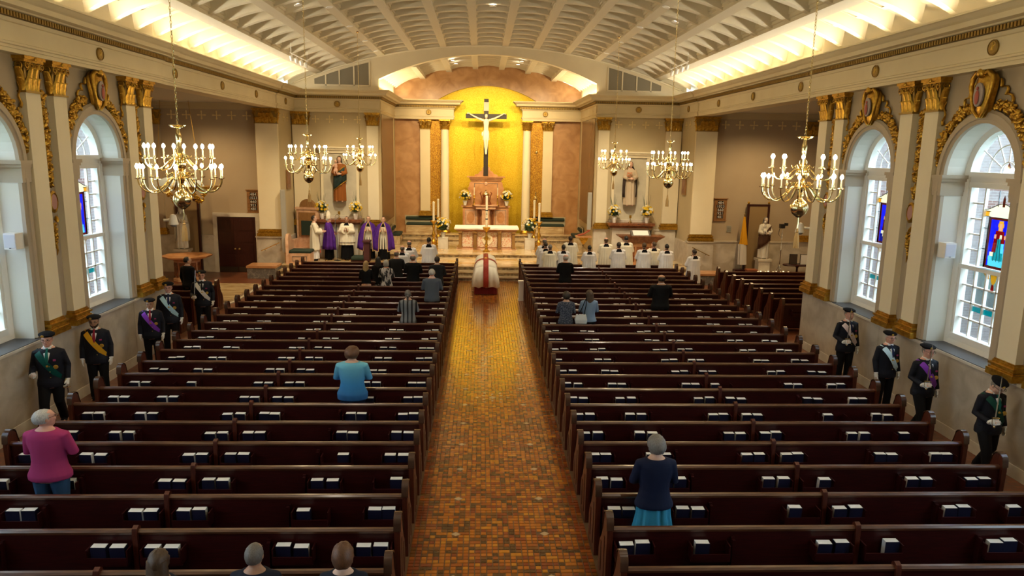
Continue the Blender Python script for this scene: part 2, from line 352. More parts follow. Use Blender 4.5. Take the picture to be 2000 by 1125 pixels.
# ---- nave side walls with arched window openings
WIN = {-1: [1.42, 5.30, 9.17, 13.05, 16.93], 1: [1.66, 5.54, 9.42, 13.30, 17.18]}
PAIR = {-1: [3.35, 7.23, 11.11, 14.99, 18.87], 1: [3.60, 7.48, 11.36, 15.24, 19.12]}
HW, ZSP, ZSILL = .98, 5.02, 1.62
cvw = arcpts(HW, ZSP, HW, 18)
for s in (-1, 1):
    nm = 'left' if s < 0 else 'right'
    P = lambda u, z, d: (s*(8.92+d), u, z)
    wb = arcwall(P, -4, 19.85, ZSILL-.06, 7.0, [(u, HW, ZSILL, cvw) for u in WIN[s]], .52)
    wb.add([P(19.85, 0, 0), P(19.85, 0, .6), P(19.85, 7, .6), P(19.85, 7, 0)], [(0, 1, 2, 3)])
    wall = ST('wall_'+nm, wb, [X['taupe'], X['reveal']], ang=30)
    back = MB()                                              # masonry behind the plaster so no light leaks in
    us = [-4]+[v for u in WIN[s] for v in (u-HW, u+HW)]+[19.85]
    for i in range(0, len(us), 2): back.bx(s*9.44, us[i], 0, s*9.54, us[i+1], 8.6)
    for u in WIN[s]: back.bx(s*9.44, u-HW, 0, s*9.54, u+HW, ZSILL-.05); back.bx(s*9.44, u-HW, ZSP+HW+.05, s*9.54, u+HW, 8.6)
    ST('masonry', back, X['taupe'], wall, smooth=False)
    for i in range(12):                                      # marble dado panels
        a, e = -4+i*1.988, -4+(i+1)*1.988
        obj('dado_panel', MB().bx(s*8.82, a+.003, .22, s*8.95, e-.003, 1.575).mesh('dado_panel', X['marble'], smooth=False), wall)
    ST('baseboard_'+nm, MB().bx(s*8.80, -4, 0, s*8.95, 19.87, .22), X['marblecap'], smooth=False)
    ST('dado_cap', MB().bx(s*8.775, -4, 1.575, s*8.95, 19.87, 1.622), X['marblecap'], wall, smooth=False)
    ST('dado_return', MB().bx(s*8.82, 19.85, 0, s*9.9, 19.93, 1.6), X['marble'], wall, smooth=False)
    for u in WIN[s]:
        if u < 8: continue
        ST('sill_slab', MB().bx(s*8.80, u-HW+.01, 1.62, s*9.44, u+HW-.01, 1.635), X['slate'], wall, smooth=False)
        ab = MB()                                            # moulded architrave round the opening
        edge = [(u-HW, ZSILL+.03)]+[(u+p, z) for p, z in cvw]+[(u+HW, ZSILL+.03)]
        prof = [(0, .0), (0, .07), (.07, .085), (.08, .11), (.19, .10), (.21, .075), (.24, .06), (.24, 0)]
        rings = []
        for p, z in edge:
            n = Vector((p-u, max(0, z-ZSP))); n = n.normalized() if z > ZSP+1e-4 else Vector((1 if p > u else -1, 0))
            rings.append([P(p+n.x*w, z+n.y*w, -h) for w, h in prof])
        ab.loft(rings, False, False); ST('architrave', ab, X['arch'], wall, ang=35)
        ib = MB()
        for t in (-1, 1):
            c = u+t*HW
            for z0, z1, e in ((4.62, 4.70, .02), (4.70, 4.90, .03), (4.90, 4.96, .06), (4.96, 5.03, .09)):
                y0, y1 = (c-.26, c+e) if t < 0 else (c-e, c+.26); ib.bx(s*(8.92-.09-e*.6), y0, z0, s*9.40, y1, z1)
        ST('impost', ib, X['arch'], wall, smooth=False)
# back wall of the nave and its ceiling ends
ST('wall_rear', MB().bx(-9.9, -4.3, 0, 9.9, -4, 11), X['beige'], smooth=False)
# ---- windows
SC = {k: glass('stained_'+k, c, .7) for k, c in dict(blue=(.02,.06,.85), deepblue=(.01,.05,.40), red=(.42,.03,.02), maroon=(.22,.03,.03), teal=(.03,.45,.46), aqua=(.28,.70,.75), gold=(.80,.50,.08), cream=(.86,.80,.62), flesh=(.80,.52,.38), green=(.05,.32,.14), black=(.01,.01,.01)).items()}
def window(n, s, u, figure):
    w = obj('window_%d' % n, None, kind='structure'); w.location = (s*9.45, u, 0); w.rotation_euler = (0, 0, -s*PI/2)   # local x along the wall, -y to the room
    Q = lambda x, z, d: (x, d, z)
    ring = MB()
    edge = [(-HW, ZSILL)]+cvw+[(HW, ZSILL), (-HW, ZSILL)]
    inner = lambda g: [(-HW+g, ZSILL+g)]+arcpts(HW-g, ZSP, HW-g, 18)+[(HW-g, ZSILL+g), (-HW+g, ZSILL+g)]
    a, c = edge, inner(.11)
    ring.loft([[Q(p[0],p[1],-.16),Q(q[0],q[1],-.13),Q(q[0],q[1],.05),Q(p[0],p[1],.05)] for p, q in zip(a, c)], True, False)
    obj('frame', ring.mesh('frame', X['white']), w)
    def bar(x0, z0, x1, z1, d0=-.08, d1=.05, nm='rail'): obj(nm, MB().bx(x0, d0, z0, x1, d1, z1).mesh(nm, X['white'], smooth=False), w)
    G = HW-.11
    bar(-G, 5.0, G, 5.10, -.15); bar(-G, 4.80, G, 4.90, -.12); bar(-G, 4.9, G, 5.0, -.10)
    zm = 3.24; zb, zt = ZSILL+.24, 4.80
    bar(-G, ZSILL+.11, G, zb, -.13); bar(-G, zm-.04, G, zm+.04, -.12, nm='meeting_rail')
    for t in (-1, 1): bar(t*G, zb, t*(G-.06), zt, -.1, nm='stile')
    G2 = G-.06; xs = [-G2+2*G2*i/5 for i in range(6)]
    def pane(poly, m, d=.012): obj('pane', MB().prism(poly, Q, d, d+.006).mesh('pane', m, smooth=False), w)
    rows = [zb+(zm-.04-zb)*i/4 for i in range(5)]
    for i in range(5):
        for j in range(4): pane([(xs[i]+.012, rows[j]+.012), (xs[i+1]-.012, rows[j]+.012), (xs[i+1]-.012, rows[j+1]-.012), (xs[i]+.012, rows[j+1]-.012)], X['pane'])
    mn = MB()
    for x in xs[1:-1]: mn.bx(x-.017, -.03, zb, x+.017, .03, zm-.04)
    for z in rows[1:-1]: mn.bx(-G2, -.03, z-.014, G2, .03, z+.014)
    r2_ = [zm+.04+(zt-zm-.04)*i/5 for i in range(6)]
    for i in (0, 4):
        for j in range(5): pane([(xs[i]+.012, r2_[j]+.012), (xs[i+1]-.012, r2_[j]+.012), (xs[i+1]-.012, r2_[j+1]-.012), (xs[i]+.012, r2_[j+1]-.012)], X['pane'])
    for x in (xs[1], xs[4]): mn.bx(x-.017, -.03, zm+.04, x+.017, .03, zt)
    for z in r2_[1:-1]:
        for p, q in ((xs[0], xs[1]), (xs[4], xs[5])): mn.bx(p, -.03, z-.014, q, .03, z+.014)
    # fanlight: two rings of panes and a hub
    zc, R0, R1, R2 = 5.10, .20, .52, .87
    pol = lambda r, a: (r*math.cos(a), zc+r*math.sin(a))
    arcp = lambda r, a0, a1, k=6: [pol(r, a0+(a1-a0)*i/k) for i in range(k+1)]
    for i in range(6):
        a0, a1 = PI*i/6+.025, PI*(i+1)/6-.025
        pane(arcp(R0+.012, a0+.03, a1-.03)+arcp(R1-.012, a1, a0), X['pane']); pane(arcp(R1+.012, a0, a1)+arcp(min(R2, .865), a1, a0), X['pane'])
        if i: mn.tube([(*((lambda p: (p[0], 0, p[1]))(pol(R0, PI*i/6))),), (*((lambda p: (p[0], 0, p[1]))(pol(R2+.02, PI*i/6))),)], .014, 4)
    pane(arcp(R0-.01, .02, PI-.02, 10), X['pane'])
    for r in (R0, R1): mn.tube([(p[0], 0, p[1]) for p in arcp(r, 0, PI, 16)], .014, 4)
    obj('glazing_bars', mn.mesh('glazing_bars', X['white'], smooth=False), w)
    # stained panel set in the upper sash
    A, Bx = xs[1]+.02, xs[4]-.02; z0, z1 = zm+.05, zt-.03
    def st(poly, m, d): obj('stained_pane', MB().prism(poly, Q, d, d+.005).mesh('stained_pane', SC[m], smooth=False), w)
    def rc(x0, za, x1, zb_): return [(x0, za), (x1, za), (x1, zb_), (x0, zb_)]
    zt2 = z1-.50
    for p, q in ((-.50, -.335), (.335, .50)): pane(rc(p, z0, q, zt2), X['pane'])
    for i in range(3): pane(rc(A+(Bx-A)*i/3+.006, zt2+.30, A+(Bx-A)*(i+1)/3-.006, z1), X['pane'])
    st([(A, zt2+.10), (Bx, zt2+.10), (Bx, zt2+.13)]+[(Bx*(1-k/8)-.0, zt2+.13+.13*math.sin(PI*k/16)**2) for k in range(1, 9)]+[(A*(k/8), zt2+.13+.13*math.cos(PI*k/16)**2) for k in range(1, 9)], 'cream', .014)
    st(rc(A, zt2, A+.10, zt2+.10), 'gold', .014); st(rc(Bx-.10, zt2, Bx, zt2+.10), 'gold', .014); st(rc(A+.10, zt2, Bx-.10, zt2+.10), 'cream', .014)
    st([(-.03, zt2+.2), (.03, zt2+.2), (.035, zt2+.34), (0, zt2+.42), (-.035, zt2+.34)], 'maroon', .008)
    f = figure; cz = z0+.1; zt3 = zt2-.05
    for q in ((-.325, z0, -.275, zt2-.005), (.275, z0, .325, zt2-.005), (-.275, z0, .275, z0+.05), (-.275, zt3, .275, zt2-.005)): st(rc(*q), 'maroon', .012)
    rowsF = [(0, [(-.24, .24, f[3])]), (.07, [(-.25, -.14, f[3]), (-.14, .14, f[0]), (.14, .22, f[3])]), (.14, [(-.22, -.12, 'cream'), (-.12, .13, f[0]), (.13, .17, f[2])]), (.22, [(-.17, -.06, f[1]), (-.06, .06, f[0]), (.06, .15, f[2])]),
             (.31, [(-.16, -.05, f[1]), (-.05, .06, f[0]), (.06, .14, f[2])]), (.40, [(-.15, -.05, f[1]), (-.05, .05, f[0]), (.05, .14, f[1])]), (.48, [(-.15, -.09, 'flesh'), (-.09, .0, f[1]), (0, .06, 'cream'), (.06, .12, f[1]), (.12, .19, 'flesh')]),
             (.56, [(-.12, .02, f[1]), (.02, .11, f[1]), (.15, .20, 'flesh')]), (.63, [(-.06, -.035, 'gold'), (-.035, .035, 'flesh'), (.035, .06, 'gold')]), (.70, [(-.08, -.04, 'gold'), (-.04, .04, 'flesh'), (.04, .08, 'gold')]), (.77, [(-.06, .06, 'gold')]), (.82, [])]
    for j, (dz, cells) in enumerate(rowsF):
        za = cz+dz if j else z0+.05; zb_ = cz+rowsF[j+1][0] if j+1 < len(rowsF) else zt3
        x = -.275
        for p, q, m in cells+[(.275, .275, None)]:
            if p-x > .004: st(rc(x, za, p, zb_), 'blue', .012)
            if m: st(rc(p, za, q, zb_), m, .012)
            x = q
    ld = MB()
    for x in (-.5, -.335, .335, .5): ld.bx(x-.005, .0, z0, x+.005, .03, zt2)
    for z in (zt2, zt2+.10, z0+.35, z0+.75): ld.bx(A, .01, z-.005, -.33, .03, z+.005); ld.bx(.33, .01, z-.005, Bx, .03, z+.005)
    ld.tube([(A, .0, zt2+.13)]+[(A*(1-k/8), 0, zt2+.13+.13*math.sin(PI*k/16)**2) for k in range(1, 9)]+[(Bx*k/8, 0, zt2+.13+.13*math.cos(PI*k/16)**2) for k in range(1, 9)], .008, 4)
    for x in (A+(Bx-A)/3, A+(Bx-A)*2/3): ld.bx(x-.005, .01, zt2+.2, x+.005, .03, z1)
    for t in (-.03, .03, .0): ld.tube([(t*3, 0, cz+.05), (t*1.6, 0, cz+.5)], .004, 4)
    obj('lead_lines', ld.mesh('lead_lines', SC['black'], smooth=False), w)
    # name ribbon and pendant ornament in the lower sash
    zr = rows[2]-.15
    for i in range(1, 4): st(rc(xs[i]+.02, zr, xs[i+1]-.02, zr+.10), 'teal', .004)
    for t in (-1, 1): st([(t*.30, zm-.06), (t*.14, zm-.06), (t*.12, zm-.16), (t*.2, zm-.14)], 'gold', .004)
    st([(-.09, zm-.06), (.09, zm-.06), (.06, zm-.2), (0, zm-.26), (-.06, zm-.2)], 'gold', .004)
    st([(-.03, zm-.25), (.03, zm-.25), (.045, zm-.36), (0, zm-.42), (-.045, zm-.36)], f[1], .004)
    st([(0, 5.16), (.045, 5.21), (0, 5.30), (-.045, 5.21)], 'maroon', .004)
figs = [('teal', 'red', 'aqua', 'aqua'), ('red', 'gold', 'aqua', 'teal'), ('aqua', 'maroon', 'blue', 'aqua'), ('teal', 'red', 'aqua', 'aqua'), ('gold', 'aqua', 'deepblue', 'aqua'), ('cream', 'maroon', 'gold', 'deepblue')]
n = 0
for s in (-1, 1):
    for u in WIN[s][2:]:
        n += 1; window(n, s, u, figs[(n*2+(s > 0)) % 6])
    for u in WIN[s][:2]:
        n += 1; o = obj('window_%d' % n, None, kind='structure'); o.location = (s*9.45, u, 0)
        obj('pane', MB().bx(-.01, -HW, ZSILL, .01, HW, 6.02).mesh('pane', X['pane'], smooth=False), o)
# ---- outside the windows
ST('ground_outside', MB().bx(-60, -20, -1.2, -9.95, 60, -1.0).bx(9.95, -20, -1.2, 60, 60, -1.0), X['lawn'], smooth=False)
for s in (-1, 1):
    ST('wall_exterior_'+('left' if s < 0 else 'right'), MB().bx(s*9.95, 19.15, -1, s*14.9, 19.35, 8.0), X['ext_brick'], smooth=False)
    g = random.Random(s+5); hb = MB()
    for i in range(150):
        hb.ell((s*(13.2+g.uniform(-.5, .8)), g.uniform(8.5, 18.3), g.uniform(-.8, 4.0 if s > 0 else 2.6)), (g.uniform(.3, .6),)*3, 7, 5)
    tag(hb.build('hedge', X['leafgreen'], kind='stuff'), 'green hedge outside the windows beyond the '+('flag' if s > 0 else 'door')+' side wall', 'hedge')
# ---- entablature swept along the walls
def sweep(path, prof, inward):
    P = [Vector(p) for p in path]; n = len(P); off = []
    for i in range(n):
        ns = []
        for a, c in ((i-1, i), (i, i+1)):
            if 0 <= a and c < n:
                d = (P[c]-P[a]).normalized(); ns.append(Vector((-d.y, d.x))*inward)
        if len(ns) == 2:
            m = (ns[0]+ns[1]); m = m/max(.2, m.dot(ns[0])); off.append(m)
        else: off.append(ns[0])
    return [[(P[i].x+off[i].x*o, P[i].y+off[i].y*o, z) for o, z in prof] for i in range(n)]
PROF = [(-.25, 6.93), (0, 6.93), (0, 7.00), (.02, 7.005), (.02, 7.05), (.045, 7.065), (.045, 7.10), (0, 7.12), (0, 7.44), (.03, 7.455), (.06, 7.50), (.06, 7.515)]
DENT = [(.06, 7.515), (.06, 7.625)]
CORN = [(.06, 7.625), (.15, 7.635), (.17, 7.66), (.33, 7.67), (.35, 7.76), (.40, 7.79), (.47, 7.85), (.50, 7.86), (.50, 7.89), (.44, 7.89), (.44, 7.84), (.05, 7.84)]
tri = 20
for s in (-1, 1):
    nm = 'left' if s < 0 else 'right'; q = s
    # each run's offsets go towards the room
    path = [(s*8.66, -4), (s*8.66, 20.1), (s*XF, 20.1), (s*XF, 30.9), (s*8.66, 30.9), (s*8.66, YN-.1), (s*4.88, YN-.1), (s*4.88, YB-.35), (s*1.80, YB-.35), (s*1.80, YB+.1)]
    inw = 1 if s > 0 else -1
    rings = sweep(path, PROF+DENT[1:]+CORN[1:], inw)
    b = MB(); m = len(rings[0]); b.loft(rings, False, False)
    k = len(PROF)-1
    b.m = [1 if (i % (m-1)) == k else 0 for i in range(len(b.f))]
    e = ST('trim_%d' % tri, b, [X['cream'], X['bronze']], smooth=False); tri += 1
    # small dentils
    d = MB(); P = [Vector(p) for p in path]
    rg = sweep(path, [(.065, 0), (.145, 0)], inw)
    for i in range(len(P)-1):
        a0, a1 = Vector(rg[i][0]), Vector(rg[i+1][0]); L = (a1-a0).length
        if L < .5: continue
        t = (a1-a0).normalized(); nn = Vector((-t.y, t.x, 0))*inw; cnt = int(L/.084)
        for j in range(cnt):
            c = a0+t*(.042+j*L/cnt); h = t*.026; o = nn*.06
            if c.y < 9 and abs(c.x) > 8: continue
            vs = [c-h, c+h, c+h+o, c-h+o]
            d.add([(v.x, v.y, z) for z in (7.53, 7.618) for v in vs], [(0, 3, 2, 1), (2, 3, 7, 6), (1, 2, 6, 5), (0, 4, 7, 3)])
    d.build('dentil_course', X['oldgold_shade'], e, smooth=False, fix=False, kind='stuff')
    # gilded roundels on the frieze
    rmesh = MB().xf(Matrix()); rb = MB().lathe([(0, -.02), (.165, -.02), (.165, .03), (.14, .045), (.13, .02), (0, .02)], n=20)
    rm = rb.mesh('roundel_disc', X['bronze'])
    rr = MB().lathe([(.15, .0), (.17, .0), (.17, .04), (.155, .05), (.15, .04)], n=20).mesh('rim', X['oldgold_shade'])
    rf = MB(); g = random.Random(4)
    rf.ell((0, .01, .03), (.035, .085, .03), 6, 5); rf.ell((0, .095, .035), (.03, .03, .025), 6, 4); rf.tube([(-.07, -.05, .03), (0, .02, .045), (.07, .06, .03)], .016, 5)
    rfm = rf.mesh('relief', X['goldflat'])
    ys = [13.0+3.9*i for i in range(-1, 2)]+[21.0, 24.7, 28.3, 32.2]
    for j, yy in enumerate(ys+['n', 'b']):
        if yy == 'n': loc, rot = (s*6.75, YN-.12, 7.28), (PI/2, 0, 0)
        elif yy == 'b': loc, rot = (s*3.05-.05, YB-.37, 7.28), (PI/2, 0, 0)
        else: loc, rot = (s*(8.66 if yy < 20 or yy > 31 else XF)-s*.0, yy, 7.28), (PI/2, 0, -s*PI/2)
        where = {'n': 'frieze over the tall shrine statue', 'b': 'frieze over the twin columns beside the gold apse'}.get(yy) or 'long frieze, %s from the camera end' % ORD[j]
        t = thing('roundel', 'round gilded medallion on the %s, %s' % (where, SIDE[s]), 'medallion', loc, 0, 'gilded roundels on the frieze'); t.rotation_euler = rot; t.scale = (.8,)*3
        obj('disc', rm, t); obj('rim', rr, t); obj('relief', rfm, t)
    # lintel over the transept, cove lamps behind the cornice
    ST('trim_%d' % tri, MB().bx(s*8.74, 19.86, 6.945, s*9.4, 31.3, 8.6), X['cream'], smooth=False); tri += 1
    bm_ = MB().lathe([(0, 0), (.05, 0), (.06, .05), (.045, .10), (0, .12)], n=8).mesh('cove_lamp', X['covelamp'])
    for j in range(20):
        yy = 9.9+1.2*j
        if yy > 33: break
        t = obj('cove_lamp', bm_, e, loc=(s*8.50, yy, 7.845))
# ---- barrel vault
RIBX = [-7.5+1.364*i for i in range(12)]
def shell(zf, dz, x0, x1, y0, y1, n, mname, name):
    b = MB(); xs = [x0+(x1-x0)*i/n for i in range(n+1)]
    for a, c in zip(xs, xs[1:]): b.add([(a, y0, zf(a)+dz), (c, y0, zf(c)+dz), (c, y1, zf(c)+dz), (a, y1, zf(a)+dz)], [(0, 1, 2, 3)])
    return b
DEP = .36
ceil = ST('ceiling', shell(zv, DEP, -9.6, 9.6, -4.2, YN+.3, 40, 'vault', 'c'), X['vault'])
for x in RIBX:                                                     # long ribs with a stepped moulding
    b = MB(); z = zv(x); sl = -x/RV
    for hw_, z0, z1 in ((.135, 0, .10), (.175, .10, .17), (.215, .17, DEP+.03)):
        f = lambda u, zz: (x+u, -4, z+zz+sl*u*1.0)
        y0, y1 = 9.5, YN+.1
        c = [(-hw_, z0), (hw_, z0), (hw_, z1), (-hw_, z1)]
        b.add([(x+u, yy, z+zz+sl*u) for yy in (y0, y1) for u, zz in c], [(0, 1, 2, 3), (7, 6, 5, 4), (0, 4, 5, 1), (1, 5, 6, 2), (2, 6, 7, 3), (3, 7, 4, 0)])
    b.build('long_rib', X['vault'], ceil, smooth=False)
XB = [-8.75]+RIBX+[8.75]
YS = [11.05+1.13*i for i in range(21)]
for yy in YS:
    b = MB()
    for a, c in zip(XB, XB[1:]):
        n = 6; rings = []
        for i in range(n+1):
            x = a+(c-a)*i/n; t = 1-(2*i/n-1)**2; z0 = zv(x)+.015+.05*t; z1 = zv(x)+DEP+.03; h0, h1 = .085+.03*t, .19
            rings.append([(x, yy-h0, z0), (x, yy+h0, z0), (x, yy+h1, z1), (x, yy-h1, z1)])
        b.loft(rings, True, False)
    b.build('cross_rib', X['vault'], ceil, ang=30)
ro = MB()                                                          # small gilded cross-shaped rosette of each coffer
for k in range(4):
    a = k*PI/2; ro.ell((.085*math.cos(a), .085*math.sin(a), -.01), (.06 if k % 2 == 0 else .035, .035 if k % 2 == 0 else .06, .03), 6, 4)
ro.ell((0, 0, -.03), (.035, .035, .03), 6, 4); rom = ro.mesh('rosette', X['gold'])
pl = MB()
for h, z0, z1 in ((.42, -.04, .02), (.33, -.07, -.03)):
    for p, q, r_, t in ((-h, -.36, h, -.30), (-h, .30, h, .36), (-h, -.36, -h+.06, .36), (h-.06, -.36, h, .36)): pl.bx(p, q*h/.42, z0, r_, t*h/.42, z1)
plm = pl.mesh('coffer_moulding', X['vault'], smooth=False)
nro = 0
for yy in [YS[0]-.565]+[y_+.565 for y_ in YS]:
    for a, c in zip(XB, XB[1:]):
        x = (a+c)/2; z = zv(x)+DEP
        if yy < YN-.3 and in_view((x, yy, z), 30) and nro < 290:
            o = obj('rosette', rom, ceil, loc=(x, yy, z-.015), rot=(0, x/RV, 0)); nro += 1
            obj('coffer_moulding', plm, ceil, loc=(x, yy, z), rot=(0, x/RV, 0))
dl = MB().lathe([(0, -.012), (.075, -.012), (.075, .01), (0, .01)], n=14).mesh('lens', X['lamp'])
dr = MB().lathe([(.075, -.02), (.11, -.02), (.11, .0), (.075, .0)], n=14).mesh('trim_ring', X['white'])
dpos = [(RIBX[2], 22.5), (RIBX[2], 25.8), (RIBX[2], 29.1), (RIBX[2], 31.9), (RIBX[9], 21.2), (RIBX[9], 24.6), (RIBX[9], 27.9), (RIBX[9], 31.0), (RIBX[5]+.68, 24.6), (RIBX[1]+.7, 21.5), (RIBX[10]-.7, 22.7), (RIBX[1]+.7, 19.0)]
for i, (x, yy) in enumerate(dpos):
    onrib = min(abs(x-r) for r in RIBX) < .1; z = zv(x)+(0 if onrib else .02)
    t = thing('ceiling_downlight', 'round lit downlight in the vault %s, %s' % (('on a rib' if onrib else 'between ribs'), ('%s, %s from the arch' % (SIDE[1 if x > 0 else -1] if abs(x) > 1 else 'aisle', ORD[sum(1 for q in dpos if q[1] > yy and q[0]*x > 0)]))), 'ceiling light', (x, yy, z), 0, 'recessed lights in the vault')
    obj('lens', dl, t); obj('trim_ring', dr, t); t.rotation_euler = (0, x/RV, 0)
# clear track spotlights hung in the cove ends
# ---- chancel wall with its arch, vent grilles, inner vault
Pn = lambda u, z, d: (u, YN-.1+d, z)
cw = arcwall(Pn, -8.9, 8.9, 7.84, lambda u: zv(u)+DEP, [(-.05, 4.86, 7.84, [(x, zs(x)) for x in [-4.86+9.72*i/24 for i in range(25)]])], .4, du=.6)
ST('wall_chancel', cw, [X['cream'], X['ivory']], ang=25)
b = MB()                                                           # thin moulding where vault and wall meet
b.tube([(x, YN-.12, zv(x)+.01) for x in [-8.6+17.2*i/40 for i in range(41)]], .045, 6)
ST('trim_40', b, X['ivory'])
for s in (-1, 1):
    xe = 5.30; xo = 7.75; top = lambda x: zv(x)-.16
    t = thing('vent_grille', 'stepped triangular vent grille above the cornice on the %s of the chancel arch' % SIDE[s], 'vent', (0, 0, 0))
    cuts = [xe, 5.98, 6.62, 7.22, xo] if s < 0 else [xe, 5.95, 6.60, 7.25, xo]
    fr = MB()
    for a, c in zip(cuts, cuts[1:]):
        p = [(s*(a+.03), 8.12), (s*(c-.03), 8.12), (s*(c-.03), max(8.13, top(c-.03))), (s*(a+.03), top(a+.03))]
        obj('mesh_panel', MB().prism(p, lambda u, z, d: (u, YN-.1+d, z), -.02, .0).mesh('mesh_panel', plain('vent_mesh', (.20,.165,.10), .6), smooth=False), t)
        fr.bx(s*(a-.03), YN-.15, 8.06, s*(a+.03), YN-.1, top(a))
    fr.bx(s*xe, YN-.15, 8.05, s*xo, YN-.1, 8.12)
    fr.tube([(s*x, YN-.12, zv(x)-.13) for x in [xe+(xo-xe)*i/6 for i in range(7)]], .035, 4)
    obj('frame', fr.mesh('frame', X['cream'], smooth=False), t)
inner = ST('trim_41', shell(zs, .22, -5.0, 5.0, YN-.05, YB+.3, 20, 'vault', 'c'), X['vault'])
for s in (-1, 1):
    ST('trim_%d' % (41-s), MB().bx(s*4.90, YN-.04, 7.84, s*5.0, YB+.2, 8.6), X['ivory'], smooth=False)
for x in [-3.42+1.368*i for i in range(6)]:
    MB().bx(x-.14, YN+.3, zs(x), x+.14, YB, zs(x)+.25).build('long_rib', X['vault'], inner, smooth=False)
for yy in [YN+.9+.75*i for i in range(7)]:
    b = MB(); xb = [-4.8]+[-3.42+1.368*i for i in range(6)]+[4.8]
    for a, c in zip(xb, xb[1:]):
        rings = []
        for i in range(7):
            x = a+(c-a)*i/6; t = 1-(i/3-1)**2
            rings.append([(x, yy-.04, zs(x)+.04+.1*t), (x, yy+.04, zs(x)+.04+.1*t), (x, yy+.12, zs(x)+.25), (x, yy-.12, zs(x)+.25)])
        b.loft(rings, True, False)
    b.build('cross_rib', X['vault'], inner, ang=30)
for x, yy in ((-1.7, 35.2), (1.5, 35.2), (-1.6, 36.6), (1.4, 36.6)):
    t = thing('ceiling_downlight', 'small lit spot lamp in the inner vault above the crucifix, %s row, %s' % ('front' if yy < 36 else 'rear', SIDE[1 if x > 0 else -1]), 'ceiling light', (x, yy, zs(x)+.02), 0, 'recessed lights in the vault')
    obj('lens', dl, t); obj('trim_ring', dr, t)
